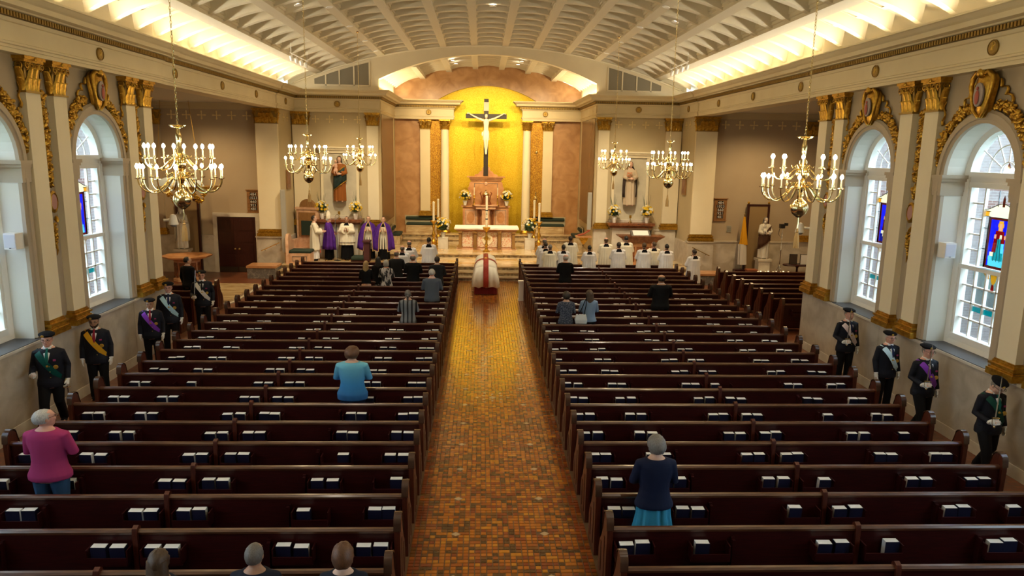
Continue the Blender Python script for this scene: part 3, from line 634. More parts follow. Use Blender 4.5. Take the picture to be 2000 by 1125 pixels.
# ---- apse back wall
Pb = lambda u, z, d: (u-.06, YB+d, z)
AH = 2.62
ap = arcpts(AH, 7.93, 4.85, 20)
ST('wall_apse', arcwall(Pb, -5.05, 5.15, .3, lambda u: zs(max(-4.9, min(4.9, u)))+.2, [(0, AH, .5, ap)], .30, du=.5), [X['pinkwall'], X['pinkwall']])
b = MB(); pts = [(-AH-.1+(2*AH+.2)*i/16) for i in range(17)]
rings = [[(u-.06, YB+.28+.55*math.sqrt(max(0, 1-(u/(AH+.1))**2)), z) for u in pts] for z in (.5, 3, 5.5, 7, 8.0, 8.9)]
b.loft(rings, False, False); ST('wall_mosaic', b, X['mosaic'], ang=60)
for s in (-1, 1):
    ST('trim_%d' % (44+s), MB().bx(s*2.25-.06, YB-.06, .9, s*3.0-.06, YB+.02, 6.94), X['mosaicdark'], smooth=False)
    # sanctuary side wall with striped marble, lower beige wall
    ST('wall_sanctuary_'+('left' if s < 0 else 'right'), MB().bx(s*4.90, YN+.02, 0, s*5.05, YB+.1, 7.9), X['beige'], smooth=False)
    ST('trim_%d' % (48+s), MB().bx(s*4.86, YN+.35, 1.9, s*4.91, YB-1.1, 6.9), X['greenmarble'], smooth=False)
    ST('trim_%d' % (52+s), MB().bx(s*4.85, YB-.95, 1.2, s*4.91, YB-.75, 6.9), X['beige'], smooth=False)
    # niche wall, pier and its side wall
    ST('wall_niche_'+('left' if s < 0 else 'right'), MB().bx(s*4.86, YN, 0, s*8.95, YN+.2, 7.9), X['beige'], smooth=False)
    for i, (p, q) in enumerate(((4.90, 5.86), (7.62, 8.75))):
        ST('trim_%d' % (60+i+5*s), MB().bx(s*p, YN-.10, .48, s*q, YN, 1.82).bx(s*p, YN-.14, 1.82, s*q, YN, 1.88), X['marblecap'], smooth=False)
    ST('wall_pier_'+('left' if s < 0 else 'right'), MB().bx(s*8.82, 31.45, 0, s*9.75, YN+.2, 7.9), X['beige'], smooth=False)
    ST('trim_%d' % (72+s), MB().bx(s*8.70, 31.30, 0, s*9.85, 31.6, 1.56).bx(s*8.66, 31.26, 1.56, s*9.9, 31.6, 1.62).bx(s*8.74, 31.6, .48, s*8.83, YN, 1.50), X['marble'], smooth=False)
    # ---- transept
    nm = 'left' if s < 0 else 'right'; xo = 14.6
    ST('wall_transept_'+nm, MB().bx(s*8.9, 31.7, 0, s*xo, 31.9, 7.3).bx(s*xo, 19.4, 0, s*(xo+.2), 31.9, 7.3).bx(s*9.4, 19.4, 0, s*xo, 19.6, 7.3), X['taupe'], smooth=False)
    ST('ceiling_transept_'+nm, MB().bx(s*9.2, 19.4, 7.12, s*(xo+.2), 31.9, 7.3), plain('transept_ceiling_paint', (.50,.47,.41), .7), smooth=False)
    cr = MB()
    for d, z0, z1 in ((.07, 6.86, 6.92), (.12, 6.92, 7.0), (.2, 7.0, 7.12)): cr.bx(s*8.9, 31.7-d, z0, s*xo, 31.7, z1); cr.bx(s*(xo-d), 19.6, z0, s*xo, 31.7, z1)
    ST('trim_%d' % (76+s), cr, X['beige'], smooth=False)
    dd = (9.85, 11.72) if s < 0 else None
    for i, (p, q) in enumerate([(11.72, xo)] if s < 0 else [(9.9, 11.4), (11.4, 12.9), (12.9, xo)]):
        ST('trim_%d' % (80+i+5*s), MB().bx(s*(p+.003), 31.58, 0, s*(q-.003), 31.7, 1.55).bx(s*p, 31.55, 1.55, s*q, 31.7, 1.61), X['marble'], smooth=False)
    cm = MB()
    for k in range(4):
        a = k*PI/2; u, v = math.cos(a), math.sin(a)
        cm.prism([(u*.03-v*.014, v*.03+u*.014), (u*.03+v*.014, v*.03-u*.014), (u*.15+v*.03, v*.15-u*.03), (u*.19, v*.19), (u*.15-v*.03, v*.15+u*.03)], lambda p, q, d: (p, d, q), -.02, 0)
    cm.ell((0, -.01, 0), (.035, .02, .035), 6, 4); cmm = cm.mesh('gilded_cross', X['cross'], smooth=False)
    for i in range(8): obj('gilded_cross', cmm, None, 'small gilded cross stencil on the transept wall, %s, %s from the pier' % (SIDE[s], ORD[i]), 'wall ornament', 'gilded crosses under the cornice', loc=(s*(10.15+.62*i), 31.69, 6.62))
    for i in range(4): obj('gilded_cross', cmm, None, 'small gilded cross over the shrine statue, %s, %s from the pier' % (SIDE[s], ORD[i]), 'wall ornament', 'gilded crosses under the cornice', loc=(s*(7.75-.62*i), YN-.01, 6.62), scl=.9)
    for i in range(2): obj('gilded_cross', cmm, None, 'small gilded cross on the pier\'s return wall, %s, %s one' % (SIDE[s], ('nearer', 'farther')[i]), 'wall ornament', 'gilded crosses under the cornice', loc=(s*8.815, 32.35+.6*i, 6.62), rot=(0, 0, -s*PI/2), scl=.9)
# ---- capitals, bases, pillars
LEAF = {}
def leafmesh(h, w, curl):
    k = (round(h, 3), round(w, 3))
    if k not in LEAF:
        b = MB(); rings = []
        for i in range(7):
            t = i/6; z = h*min(1, t*1.12)-(.16*h*max(0, t-.8)/.2 if t > .8 else 0); y = -.012-curl*1.35*(t**2.2); ww = w*(.62+.5*math.sin(PI*min(1, t*1.05)))*(.5 if i == 6 else 1)
            rings.append([(-ww/2, y+.018, z), (-ww/4, y-.004, z), (0, y-.022, z+.004), (ww/4, y-.004, z), (ww/2, y+.018, z)])
        b.loft(rings, False, False)
        LEAF[k] = b.mesh('leaf', X['gold'], ang=70)
    return LEAF[k]
VOL = {}
def volmesh(r):
    if r not in VOL:
        b = MB(); pts = []; rs = []
        for i in range(26):
            a = -PI/2+i*.5; q = r*(1-i/30); pts.append((q*math.cos(a)*1.0, -.0-.02*i/26, q*math.sin(a))); rs.append(r*.20*(1-i/40))
        b.tube(pts, rs, 5); b.ell((0, -.02, 0), (r*.2, .03, r*.2), 6, 4); VOL[r] = b.mesh('volute', X['gold'])
    return VOL[r]
CAPM = {}
def pillar(loc, rz, w, d, zb, zt, caph, baseh, mt='ivory', nm='pillar', leaves=True):
    t = obj(nm, None, kind='structure'); t.location = (loc[0], loc[1], 0); t.rotation_euler = (0, 0, rz)
    k = (w, d, zb, zt, caph, baseh, mt)
    if k not in CAPM:
        sh = MB().bx(-w/2, -d, zb+baseh, w/2, .02, zt-caph).mesh('shaft', X[mt], smooth=False)
        ba = MB()
        for e, z0, z1 in ((.10, 0, .34), (.10, .34, .40), (.075, .40, .50), (.05, .50, .62), (.085, .62, .76), (.04, .76, .90), (.025, .90, 1)):
            ba.bx(-w/2-e, -d-e, zb+z0*baseh, w/2+e, .02, zb+z1*baseh)
        c = MB(); h = caph
        def rg(ww, dd, z): return [(-w/2*ww, .02, z), (-w/2*ww, -d*dd, z), (w/2*ww, -d*dd, z), (w/2*ww, .02, z)]
        c.loft([rg(1.0, 1.0, 0), rg(.96, .97, h*.05), rg(1.0, 1.05, h*.5), rg(1.12, 1.2, h*.84)])
        c.bx(-w/2-.03, -d-.03, 0, w/2+.03, .02, h*.055)
        ab = MB(); ab.bx(-w/2-.07, -d-.07, h*.84, w/2+.07, .02, h*.91).bx(-w/2-.10, -d-.10, h*.91, w/2+.10, .02, h)
        CAPM[k] = (sh, ba.mesh('base', X['gold'] if mt != 'x' else X['gold'], smooth=False), c.mesh('capital', X['oldgold_shade'], smooth=False), ab.mesh('abacus', X['gold'], smooth=False))  # bell in a darker gold: recess shade behind the leaves put into its colour
    sh, ba, ca, ab = CAPM[k]
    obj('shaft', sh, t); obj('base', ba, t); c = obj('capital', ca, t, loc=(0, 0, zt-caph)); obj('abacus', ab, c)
    h = caph; lw = w/3.1
    for row, (z0, hh, cu, n) in enumerate(((.05*h, .40*h, .05, 3), (.10*h, .66*h, .085, 2))):
        lm = leafmesh(hh, lw, cu)
        for i in range(n): obj('leaf', lm, c, loc=((i-(n-1)/2)*lw*1.02, -d, z0))
        for q in (-1, 1): obj('leaf', lm, c, loc=(q*w/2, -d*.5, z0), rot=(0, 0, q*PI/2), scl=(min(1, d/lw*1.1), 1, 1))
    vm = volmesh(round(h*.115, 3))
    for q in (-1, 1):
        obj('volute', vm, c, loc=(q*(w/2-.0), -d-.06, h*.74), scl=(-q, 1, 1)); obj('volute', vm, c, loc=(q*w*.17, -d-.05, h*.75), scl=(q, 1, 1))
        obj('volute', vm, c, loc=(q*(w/2+.05), -d*.6, h*.74), rot=(0, 0, q*PI/2))
    fb = MB().ell((0, 0, 0), (.04, .03, .04), 6, 4).mesh('rosette', X['gold']) if 'fb' not in CAPM else CAPM['fb']; CAPM['fb'] = fb
    obj('rosette', fb, c, loc=(0, -d-.11, h*.92)); return t
for s in (-1, 1):
    for pc in PAIR[s][1:]:
        if pc < 10: continue
        for q in (-1, 1): pillar((s*8.92, pc+q*.445), -s*PI/2, .46, .14, 1.622, 6.93, .66, .30)
    pillar((s*9.27, 31.45), 0, .92, .10, 1.62, 6.93, .62, .30)
    pillar((s*5.22, YN), 0, .50, .12, 1.88, 6.93, .58, .28); pillar((s*8.42, YN), 0, .70, .12, 1.88, 6.93, .58, .28)
    pillar((s*3.25-.06, YB), 0, .52, .14, 1.88, 6.93, .52, .26, 'cream')
    pillar((s*14.1, 31.7), 0, .7, .12, 1.62, 6.8, .6, .28, 'taupe')
    # round columns in front of the mosaic
    col = obj('column', None, kind='structure'); col.location = (s*2.17-.10, YB-.12, 0)
    obj('shaft', MB().lathe([(.225, 1.1), (.225, 3), (.20, 6.42)], n=24).mesh('shaft', X['ivory']), col)
    obj('base', MB().lathe([(.30, .9), (.30, 1.02), (.28, 1.06), (.25, 1.1), (.225, 1.14)], n=24).mesh('base', X['gold']), col)
    c = obj('capital', MB().lathe([(.21, 0), (.24, .02), (.24, .045), (.2, .06), (.21, .3), (.26, .44)], n=20).mesh('capital', X['gold']), col, loc=(0, 0, 6.41))
    obj('abacus', MB().bx(-.29, -.29, .44, .29, .29, .52).mesh('abacus', X['gold'], smooth=False), c)
    for i in range(8):
        a = 2*PI*i/8
        obj('leaf', leafmesh(.21, .15, .05), c, loc=(.2*math.sin(a), -.2*math.cos(a), .05), rot=(0, 0, a))
        obj('leaf', leafmesh(.34, .15, .085), c, loc=(.2*math.sin(a+.39), -.2*math.cos(a+.39), .06), rot=(0, 0, a+.39))
    for i in range(4):
        a = PI/4+i*PI/2; obj('volute', volmesh(.06), c, loc=(.29*math.sin(a), -.29*math.cos(a), .39), rot=(0, 0, a))
# ---- gilded garlands, swags, cartouches
def blobs(b, path, wd, n, g, dp=.05):
    k = len(path)-1
    for i in range(n):
        t = g.random()*k; j = min(int(t), k-1); f = t-j
        p = Vector(path[j])*(1-f)+Vector(path[j+1])*f; W = wd(t/k) if callable(wd) else wd
        r = g.uniform(.028, .055)
        M = Matrix.Rotation(g.uniform(0, PI), 3, 'Y') @ Matrix.Rotation(g.uniform(-.6, .6), 3, 'X')
        b.ell((p.x+g.uniform(-W, W), p.y-g.uniform(.0, dp), p.z+g.uniform(-W*.6, W*.6)), (r*g.uniform(.6, 1), r*.8, r*g.uniform(1, 1.7)), 5, 3, M=M)
gg = random.Random(11)
drop = MB(); blobs(drop, [(0, 0, 6.32), (0, 0, 4.55)], lambda t: .085-.03*abs(t-.4), 210, gg); dropm = drop.mesh('fruit_garland', X['gold'], ang=60)
tail = MB(); blobs(tail, [(0, 0, 3.85), (0, 0, 3.30)], lambda t: .06*(1-t)+.012, 40, gg); tail.tube([(0, -.02, 3.35), (.02, -.03, 3.22), (-.01, -.02, 3.12)], [.02, .02, .006], 5); tailm = tail.mesh('tail', X['gold'], ang=60)
med = MB().lathe([(0, 0), (.14, 0), (.145, .04), (.115, .06), (.105, .03), (0, .03)], n=16, sy=1.55).xf(Matrix.Rotation(PI/2, 4, 'X')).mesh('medallion_frame', X['gold'])
medp = MB().lathe([(0, .0), (.10, .0), (.10, .035), (0, .04)], n=16, sy=1.55).xf(Matrix.Rotation(PI/2, 4, 'X')).mesh('painted_oval', plain('painted_rose', (.42,.20,.17), .6))
swag = {}
for q in (-1, 1):
    b = MB(); pth = [(q*(1.30*math.cos(a)), 0, ZSP+1.36*math.sin(a)) for a in [PI*.5-.32-i*.14 for i in range(9)]]
    blobs(b, pth, lambda t: .13-.05*t, 230, gg, .07)
    rib = [(q*(.28+.42*i/16+.035*math.sin(i*1.15)), -.03-.02*math.sin(i*.8), 6.74-.42*i/16+.03*math.sin(i*1.15+1)) for i in range(17)]; b.tube(rib, [.012+.018*abs(math.sin(i*.6)) for i in range(17)], 6)
    rib = [(q*(1.20+.035*math.sin(i*.9)), -.04, 6.0+.46*i/12) for i in range(13)]; b.tube(rib, [.03-.0018*i for i in range(13)], 6)
    swag[q] = b.mesh('swag', X['gold'], ang=60)
ca = MB(); rings = []
for z, wx, dy in ((-.42, .03, .06), (-.40, .11, .10), (-.28, .17, .13), (-.05, .22, .15), (.15, .27, .16), (.27, .27, .15), (.36, .20, .14), (.42, .08, .1)):
    rings.append([(wx*math.cos(a), -dy*max(0, math.sin(a))-.0, z) for a in [PI*i/10 for i in range(11)]]+[(0, 0.02, z)])
ca.loft(rings)
for q in (-1, 1):
    ca.tube([(q*.04, -.1, -.40), (q*.16, -.12, -.28), (q*.23, -.13, -.05), (q*.29, -.13, .16), (q*.27, -.12, .30), (q*.16, -.13, .40), (q*.05, -.16, .36)], [.03, .035, .035, .045, .05, .05, .03], 6)
ca.ell((0, -.16, .38), (.10, .08, .09), 8, 5)
for i in range(5): ca.ell((-.12+.06*i, -.13, .44+.03*math.sin(PI*i/4)), (.03, .03, .05), 6, 4)
cam_ = ca.mesh('shield', X['gold'], ang=75)
cpm = MB().lathe([(0, 0), (.13, 0), (.13, .03), (0, .045)], n=16, sy=1.65).xf(Matrix.Rotation(PI/2, 4, 'X')).mesh('painted_oval', plain('painted_sky', (.33,.27,.25), .6))
cfm = MB().ell((0, -.05, -.05), (.06, .02, .13), 8, 5).ell((0, -.05, .11), (.03, .02, .035), 6, 4).mesh('painted_figure', plain('painted_red', (.40,.09,.06), .6))
for s in (-1, 1):
    rz = -s*PI/2
    for pc in PAIR[s]:
        if pc < 11: continue
        lb = 'farther' if pc > 17 else ('nearer' if pc > 13 else 'nearest')
        t = thing('garland', 'gilded fruit garland hanging between the %s pair of pilasters, %s wall' % (lb, SIDE[s]), 'garland', (s*8.905, pc, 0), rz, 'gilded garlands between the pilasters')
        obj('fruit_garland', dropm, t); obj('tail', tailm, t); m = obj('medallion_frame', med, t, loc=(0, -.02, 4.2)); obj('painted_oval', medp, m, loc=(0, -.012, 0))
    for u in WIN[s]:
        if u < 12: continue
        lb = 'farther' if u > 15 else 'nearer'
        t = thing('cartouche', 'gilded shield cartouche with painted oval over the %s arched window, %s' % (lb, SIDE[s]), 'cartouche', (s*8.86, u, 6.50), rz, 'gilded cartouches over the windows')
        obj('shield', cam_, t); o = obj('painted_oval', cpm, t, loc=(0, -.15, 0)); obj('painted_figure', cfm, o)
        for q in (-1, 1):
            t = thing('swag', 'gilded fruit swag over the %s arched window, %s, on its %s shoulder' % (lb, SIDE[s], 'altar' if q*s < 0 else 'camera'), 'garland', (s*8.90, u, 0), rz, 'gilded swags over the windows')
            obj('fruit_cluster', swag[q], t)
# ================================================================ PEWS AND HYMNALS
ROWY = [7.25+.88*k for k in range(-1, 25)]
endm = None
def pew_end_mesh():
    # profile in (y forward, z): slightly raked tall end with a rounded top
    out = [(-.06, 0), (.46, 0), (.46, .34), (.40, .50), (.30, .60), (.22, .74), (.17, .88)]
    out += [(.155-.11+.11*math.cos(a), .93+.10*math.sin(a)) for a in [PI*i/8 for i in range(9)]]
    out += [(-.075, .80), (-.06, .4)]
    b = MB().prism(out, lambda u, v, d: (d, u, v), -.035, .035)
    e = b.mesh('pew_end', X['endwood'], ang=35)
    c = MB(); pts = [(.23, .72), (.175, .88)]+[(.155-.11+.115*math.cos(a), .935+.105*math.sin(a)) for a in [PI*i/8 for i in range(9)]]+[(-.08, .86)]
    c.loft([[(-.045, y, z), (.045, y, z), (.045, y-.012 if False else y, z+.016), (-.045, y, z+.016)] for y, z in pts], True, True)
    cap = c.mesh('cap', X['capwood'], ang=35)
    p = MB().bx(-.041, .06, .12, .041, .10, .70).bx(-.041, .28, .12, .041, .32, .52).mesh('moulding', X['wood'], smooth=False)
    return e, cap, p
PE, PC, PM = pew_end_mesh()
L_PEW = 6.20                      # pew runs from x=1.28 to 7.48, local x from the aisle outwards
def pewmesh(L):
    bk = MB(); f = lambda u, v, d: (d, u, v)
    bk.prism([(-.03, .10), (.0, .10), (.02, .84), (-.02, .84)], f, .04, L-.04)
    back = bk.mesh('backrest', X['wood'], smooth=False)
    rl = MB().prism([(-.035, .82), (.035, .82), (.04, .85), (.02, .872), (-.02, .872), (-.04, .85)], f, .04, L-.04).mesh('top_rail', X['rail'], ang=30)
    st = MB().bx(.04, .0, .41, L-.04, .42, .445).bx(.04, .38, .36, L-.04, .41, .41).mesh('seat', X['wood'], smooth=False)
    return back, rl, st
PB_, PR_, PS_ = pewmesh(L_PEW)
DIV = MB().prism([(-.06, .0), (.06, .0), (.05, .86), (.04, .90), (.0, .925), (-.05, .90), (-.06, .86)], lambda u, v, d: (d, u, v), -.03, .03).mesh('divider', X['endwood'], ang=30)
BRK = MB().bx(-.018, -.11, .05, .018, -.02, .74).bx(-.022, -.06, .72, .022, -.02, .755).mesh('bracket', X['wood'], smooth=False)
RACKS = [.30, 1.22, 2.74, 3.36, 4.88, 5.78]
RK = MB().bx(-.23, -.18, .50, .23, -.02, .515).bx(-.23, -.185, .50, .23, -.17, .60).bx(-.24, -.18, .50, -.225, -.02, .70).bx(.225, -.18, .50, .24, -.02, .70).mesh('book_rack', X['wood'], smooth=False)
KN = MB().bx(.1, -.40, .16, L_PEW-.1, -.22, .22).bx(.1, -.38, .12, L_PEW-.1, -.24, .16)
KN.bx(.12, -.30, .004, .16, -.24, .13).bx(L_PEW-.16, -.30, .004, L_PEW-.12, -.24, .13); KNm = KN.mesh('kneeler', X['kneel'], smooth=False)
def pew(s, k, y):
    front = 'front' if k == 25 else ORD[25-k]+' from the front'
    t = thing('pew', 'long mahogany pew with hymnal racks, %s, %s of the aisle' % (front if k < 25 else 'nearest the altar steps', SIDE[s]), 'pew', (s*1.28, y, 0), 0, 'mahogany pews in the nave')
    def p(n, m, x=0, par=t): 
        o = obj(n, m, par, loc=(s*x, 0, 0)); o.scale = (s, 1, 1); return o
    for x in (0, L_PEW):
        e = p('pew_end', PE, x); obj('cap', PC, e); obj('moulding', PM, e)
    p('backrest', PB_); p('top_rail', PR_); p('seat', PS_); p('divider', DIV, 3.08)
    for x in (1.52, 4.62): p('bracket', BRK, x)
    for x in RACKS: p('book_rack', RK, x)
    p('kneeler', KNm)
    return t
for k, y in enumerate(ROWY):
    for s in (-1, 1):
        pew(s, k, y)
for s in (-1, 1):                # panelled screens in front of the first pews
    t = thing('pew_screen', 'low panelled mahogany screen before the front pew, %s' % SIDE[s], 'screen', (s*1.28, 29.35, 0), 0)
    obj('panel', MB().bx(0, -.02, .05, s*L_PEW, .02, .80).mesh('panel', X['wood'], smooth=False), t)
    obj('top_rail', MB().bx(0, -.04, .80, s*L_PEW, .04, .84).mesh('top_rail', X['rail'], smooth=False), t)
    for x in (0, L_PEW): e = obj('pew_end', PE, t, loc=(s*x, -.05, 0)); obj('cap', PC, e)
    rp = MB().bx(-.5, -.035, .15, .5, -.015, .68).mesh('raised_panel', X['endwood'], smooth=False)
    for i in range(5): obj('raised_panel', rp, t, loc=(s*(.62+1.24*i), 0, 0))
# hymnals: a cover wrapped round a white page block, leaning in the racks
bc = MB().bx(-.085, -.046, 0, .085, -.041, .205).bx(-.085, .041, 0, .085, .046, .205).bx(-.089, -.046, 0, -.084, .046, .205)
BC = bc.mesh('cover', X['navybook'], smooth=False); BP = MB().bx(-.083, -.0408, .004, .082, .0408, .207).mesh('pages', X['pages'], smooth=False)
rb = random.Random(21); nb = 0; far = MB(); BW = ('first', 'second', 'third', 'fourth', 'fifth', 'sixth')
for k, y in enumerate(ROWY[1:], 1):
    for s in (-1, 1):
        for ri, rx in enumerate(RACKS):
            for q in (-1, 1):
                if rb.random() < .05: continue
                x = s*(1.28+rx+q*rb.uniform(.088, .115)); loc = (x, y-.095, .517)
                if not in_view((x, y-.1, .72), 0): continue
                tilt = .06+rb.uniform(-.05, .05); ry = rb.uniform(-.015, .015)
                if nb < 296 and k < 15:
                    o = thing('hymnal', 'navy hymnal %s the aisle, %s rack, %s pew from the front, %s' % ('nearer' if q < 0 else 'farther from', BW[ri], ORD[25-k], SIDE[s]), 'book', loc, 0, 'navy hymnals in the pew racks')
                    o.rotation_euler = (tilt, ry, 0); o.scale = (1 if rb.random() < .5 else -1, 1, rb.uniform(.94, 1.04)); nb += 1
                    obj('cover', BC, o); obj('pages', BP, o)
                else:
                    M = Matrix.Translation(loc) @ Matrix.Rotation(tilt, 4, 'X')
                    for me, mi in ((BC, 0), (BP, 1)):
                        far.add([M @ v.co for v in me.vertices], [tuple(p.vertices) for p in me.polygons], mi)
tag(far.build('hymnals', [X['navybook'], X['pages']], smooth=False, fix=False, kind='stuff'), 'navy hymnals in the racks of the pews nearer the altar', 'books')
# transept pews
def tpew(s, x0, L, y, i, n, top=.95):
    t = thing('side_pew', 'dark mahogany pew in the side transept, %s, %s from the nave wall end' % (SIDE[s], ORD[i]), 'pew', (s*x0, y, 0), 0, 'transept pews')
    bk, rl, st = pewmesh(L)
    for nn, m in (('backrest', bk), ('top_rail', rl), ('seat', st)): o = obj(nn, m, t); o.scale = (s, 1, 1)
    for x in (0, L): e = obj('pew_end', PE, t, loc=(s*x, 0, 0)); obj('cap', PC, e); obj('moulding', PM, e)
    for x in (.5, 1.4, 2.3, 3.2): 
        if x < L: obj('book_rack', RK, t, loc=(s*x, 0, 0))
for i in range(8): tpew(1, 8.98, 4.4, 21.6+.88*i, i, 8)
for i in range(4): tpew(-1, 8.98, 3.2, 20.9+1.0*i, i, 4)
# ================================================================ CHANDELIERS
CH_ST = MB().lathe([(0, 0), (.035, .005), (.10, .06), (.135, .13), (.13, .19), (.09, .25), (.04, .285), (.03, .31), (.05, .33), (.05, .36), (.03, .38), (.045, .42), (.06, .45), (.06, .50), (.035, .54), (.03, .56),
                    (.075, .60), (.095, .66), (.085, .72), (.05, .76), (.03, .79), (.06, .82), (.05, .86), (.025, .90), (.035, 1.0), (.04, 1.07), (.03, 1.12), (.02, 1.18)], n=18).mesh('stem', X['brass'])
CH_D = MB().lathe([(.02, 0), (.05, .005), (.10, .025), (.125, .05), (.115, .052), (.06, .03), (.02, .03)], n=18).mesh('dish', X['brass'])
def armmesh(r, drop, rise):
    b = MB(); P0, P1, P2, P3 = (.05, .03), (r*.30, .14), (r*.36, -drop), (r*.72, -drop)
    pts = []
    for i in range(9):
        t = i/8; u = 1-t
        pts.append((u**3*P0[0]+3*u*u*t*P1[0]+3*u*t*t*P2[0]+t**3*P3[0], 0, u**3*P0[1]+3*u*u*t*P1[1]+3*u*t*t*P2[1]+t**3*P3[1]))
    for i in range(1, 6):
        t = i/5*PI/2; pts.append((r*.72+(r*.28)*math.sin(t), 0, -drop+(drop+rise)*(1-math.cos(t))))
    b.tube(pts, .0105, 6)
    b.tube([(.05, 0, .05), (r*.2, 0, .12), (r*.33, 0, .07), (r*.36, 0, .11)], [.008, .008, .007, .005], 5)
    return b.mesh('arm', X['brass'])
PAN = MB().lathe([(0, -.005), (.02, 0), (.042, .008), (.045, .014), (.015, .012), (.015, .045), (0, .045)], n=10).mesh('drip_pan', X['brass'])
CDL = MB().lathe([(.0115, 0), (.0115, .105), (0, .107)], n=8).mesh('candle', X['wax'])
BLB = MB().lathe([(0, 0), (.015, .006), (.026, .026), (.023, .046), (.009, .068), (0, .075)], n=10).mesh('bulb', X['bulb'])
A1, A2 = armmesh(.46, .10, .06), armmesh(.57, .16, .03)
TS = MB().lathe([(0, .14), (.012, .135), (.018, .12), (.012, .10), (.024, .09), (.02, .075), (.012, .07)], n=10)
for i in range(14):
    a = 2*PI*i/14; TS.tube([(.012*math.cos(a), .012*math.sin(a), .07), (.03*math.cos(a), .03*math.sin(a), -.02), (.036*math.cos(a), .036*math.sin(a), -.17)], .009, 4)
TSm = TS.mesh('tassel', plain('old_gold_cord', (.42,.27,.10), .7))
lk = MB(); R = .014
pts = [(.012*math.cos(2*PI*i/10), 0, .028*math.sin(2*PI*i/10)) for i in range(11)]; lk.tube(pts, .0042, 4, cap=False); LKm = lk.mesh('chain_link', X['brass'])
CHN = {}
def chandelier(x, y, zball, n1, n2, label, turn):
    t = thing('chandelier', label, 'chandelier', (x, y, zball), turn, 'brass chandeliers over the pews')
    obj('stem', CH_ST, t); obj('dish', CH_D, t, loc=(0, 0, 1.17))
    for tier, (n, am, r, z, rz_, off) in enumerate(((n1, A1, .46, .68, .06, .0), (n2, A2, .57, .42, .03, .13))):
        for i in range(n):
            a = 2*PI*i/n+off; e = obj('arm', am, t, loc=(0, 0, z), rot=(0, 0, a))
            obj('drip_pan', PAN, e, loc=(r, 0, rz_)); obj('candle', CDL, e, loc=(r, 0, rz_+.04)); obj('bulb', BLB, e, loc=(r, 0, rz_+.145))
    obj('tassel', TSm, t, loc=(0, 0, -.30)); obj('tassel_chain', MB().tube([(0, 0, 0), (.006, 0, -.08), (-.004, 0, -.17)], .008, 5).mesh('tassel_chain', X['brass']), t)
    zc = zv(x)-zball; ch = MB(); k = int((zc-1.18)/.048)
    for i in range(k):
        M = Matrix.Translation((0, 0, 1.20+i*.048)) @ Matrix.Rotation(PI/2*(i % 2), 4, 'Z')
        ch.add([M @ v.co for v in LKm.vertices], [tuple(p.vertices) for p in LKm.polygons])
    obj('chain', ch.mesh('chain', X['brass'], fix=False), t)
    obj('ceiling_cup', MB().lathe([(0, -.06), (.03, -.05), (.055, -.01), (.06, 0), (0, 0)], n=12).mesh('ceiling_cup', X['brass']), t, loc=(0, 0, zc+.0))
    for i in range(3):
        a = 2*PI*i/3+.4; point('candle_glow', (x+.72*math.cos(a), y+.72*math.sin(a), zball+.62), 14, .12, (1, .73, .39))
for s in (-1, 1):
    for i, (y, zb, n1, n2) in enumerate(((11.0, 4.42, 10, 14), (19.0, 4.46, 9, 12), (27.0, 4.50, 9, 11))):
        chandelier((-4.72 if s < 0 else 4.55), y, zb, n1, n2, 'two-tier polished brass candle chandelier, %s from the camera, over the %s pews' % (('nearest', 'second', 'farthest')[i], SIDE[s]), .22+.5*i+s*.3)
# ================================================================ SANCTUARY
def cushion(b, x0, y0, z0, x1, y1, z1, mi=0):
    r = min(.04, (z1-z0)*.45)
    b.loft([[(x0+i, y0+i, z), (x1-i, y0+i, z), (x1-i, y1-i, z), (x0+i, y1-i, z)] for i, z in ((r*.6, z0), (0, z0+r), (0, z1-r), (r*.6, z1-r*.2), (r*1.6, z1))], True, True, mi); return b
# main altar
t = thing('altar', 'rose and mosaic-fronted marble altar under a white cloth, on the top step', 'altar', (-.05, 35.0, .64))
obj('plinth', MB().bx(-1.45, 0, 0, 1.45, 1.25, .07).mesh('plinth', X['pinklight'], smooth=False), t)
obj('body', MB().bx(-1.34, .14, .07, 1.34, 1.1, .92).mesh('body', X['pink'], smooth=False), t)
obj('table_slab', MB().bx(-1.46, -.02, .90, 1.46, 1.32, .98).bx(-1.52, -.05, .98, 1.52, 1.38, 1.04).mesh('table_slab', X['pink'], smooth=False), t)
obj('altar_cloth', MB().bx(-1.55, -.08, 1.041, 1.55, 1.4, 1.055).bx(-1.55, -.085, .99, 1.55, -.078, 1.055).mesh('altar_cloth', plain('white_linen', (.80,.76,.66), .8), smooth=False), t)
mosfront = mat('rose_mosaic_panel', (.62,.24,.12), .4, col2=(.72,.60,.45), nsc=26, ndet=1, lo=.45, hi=.5)
for x in (-1.34, -.62, .55, 1.24):
    p = obj('pier', MB().bx(x, .0, .07, x+.14, .16, .80).bx(x-.03, -.03, .80, x+.17, .16, .90).bx(x-.03, -.03, .07, x+.17, .16, .14).mesh('pier', plain('bronze_marble', (.28,.15,.045), .3), smooth=False), t)
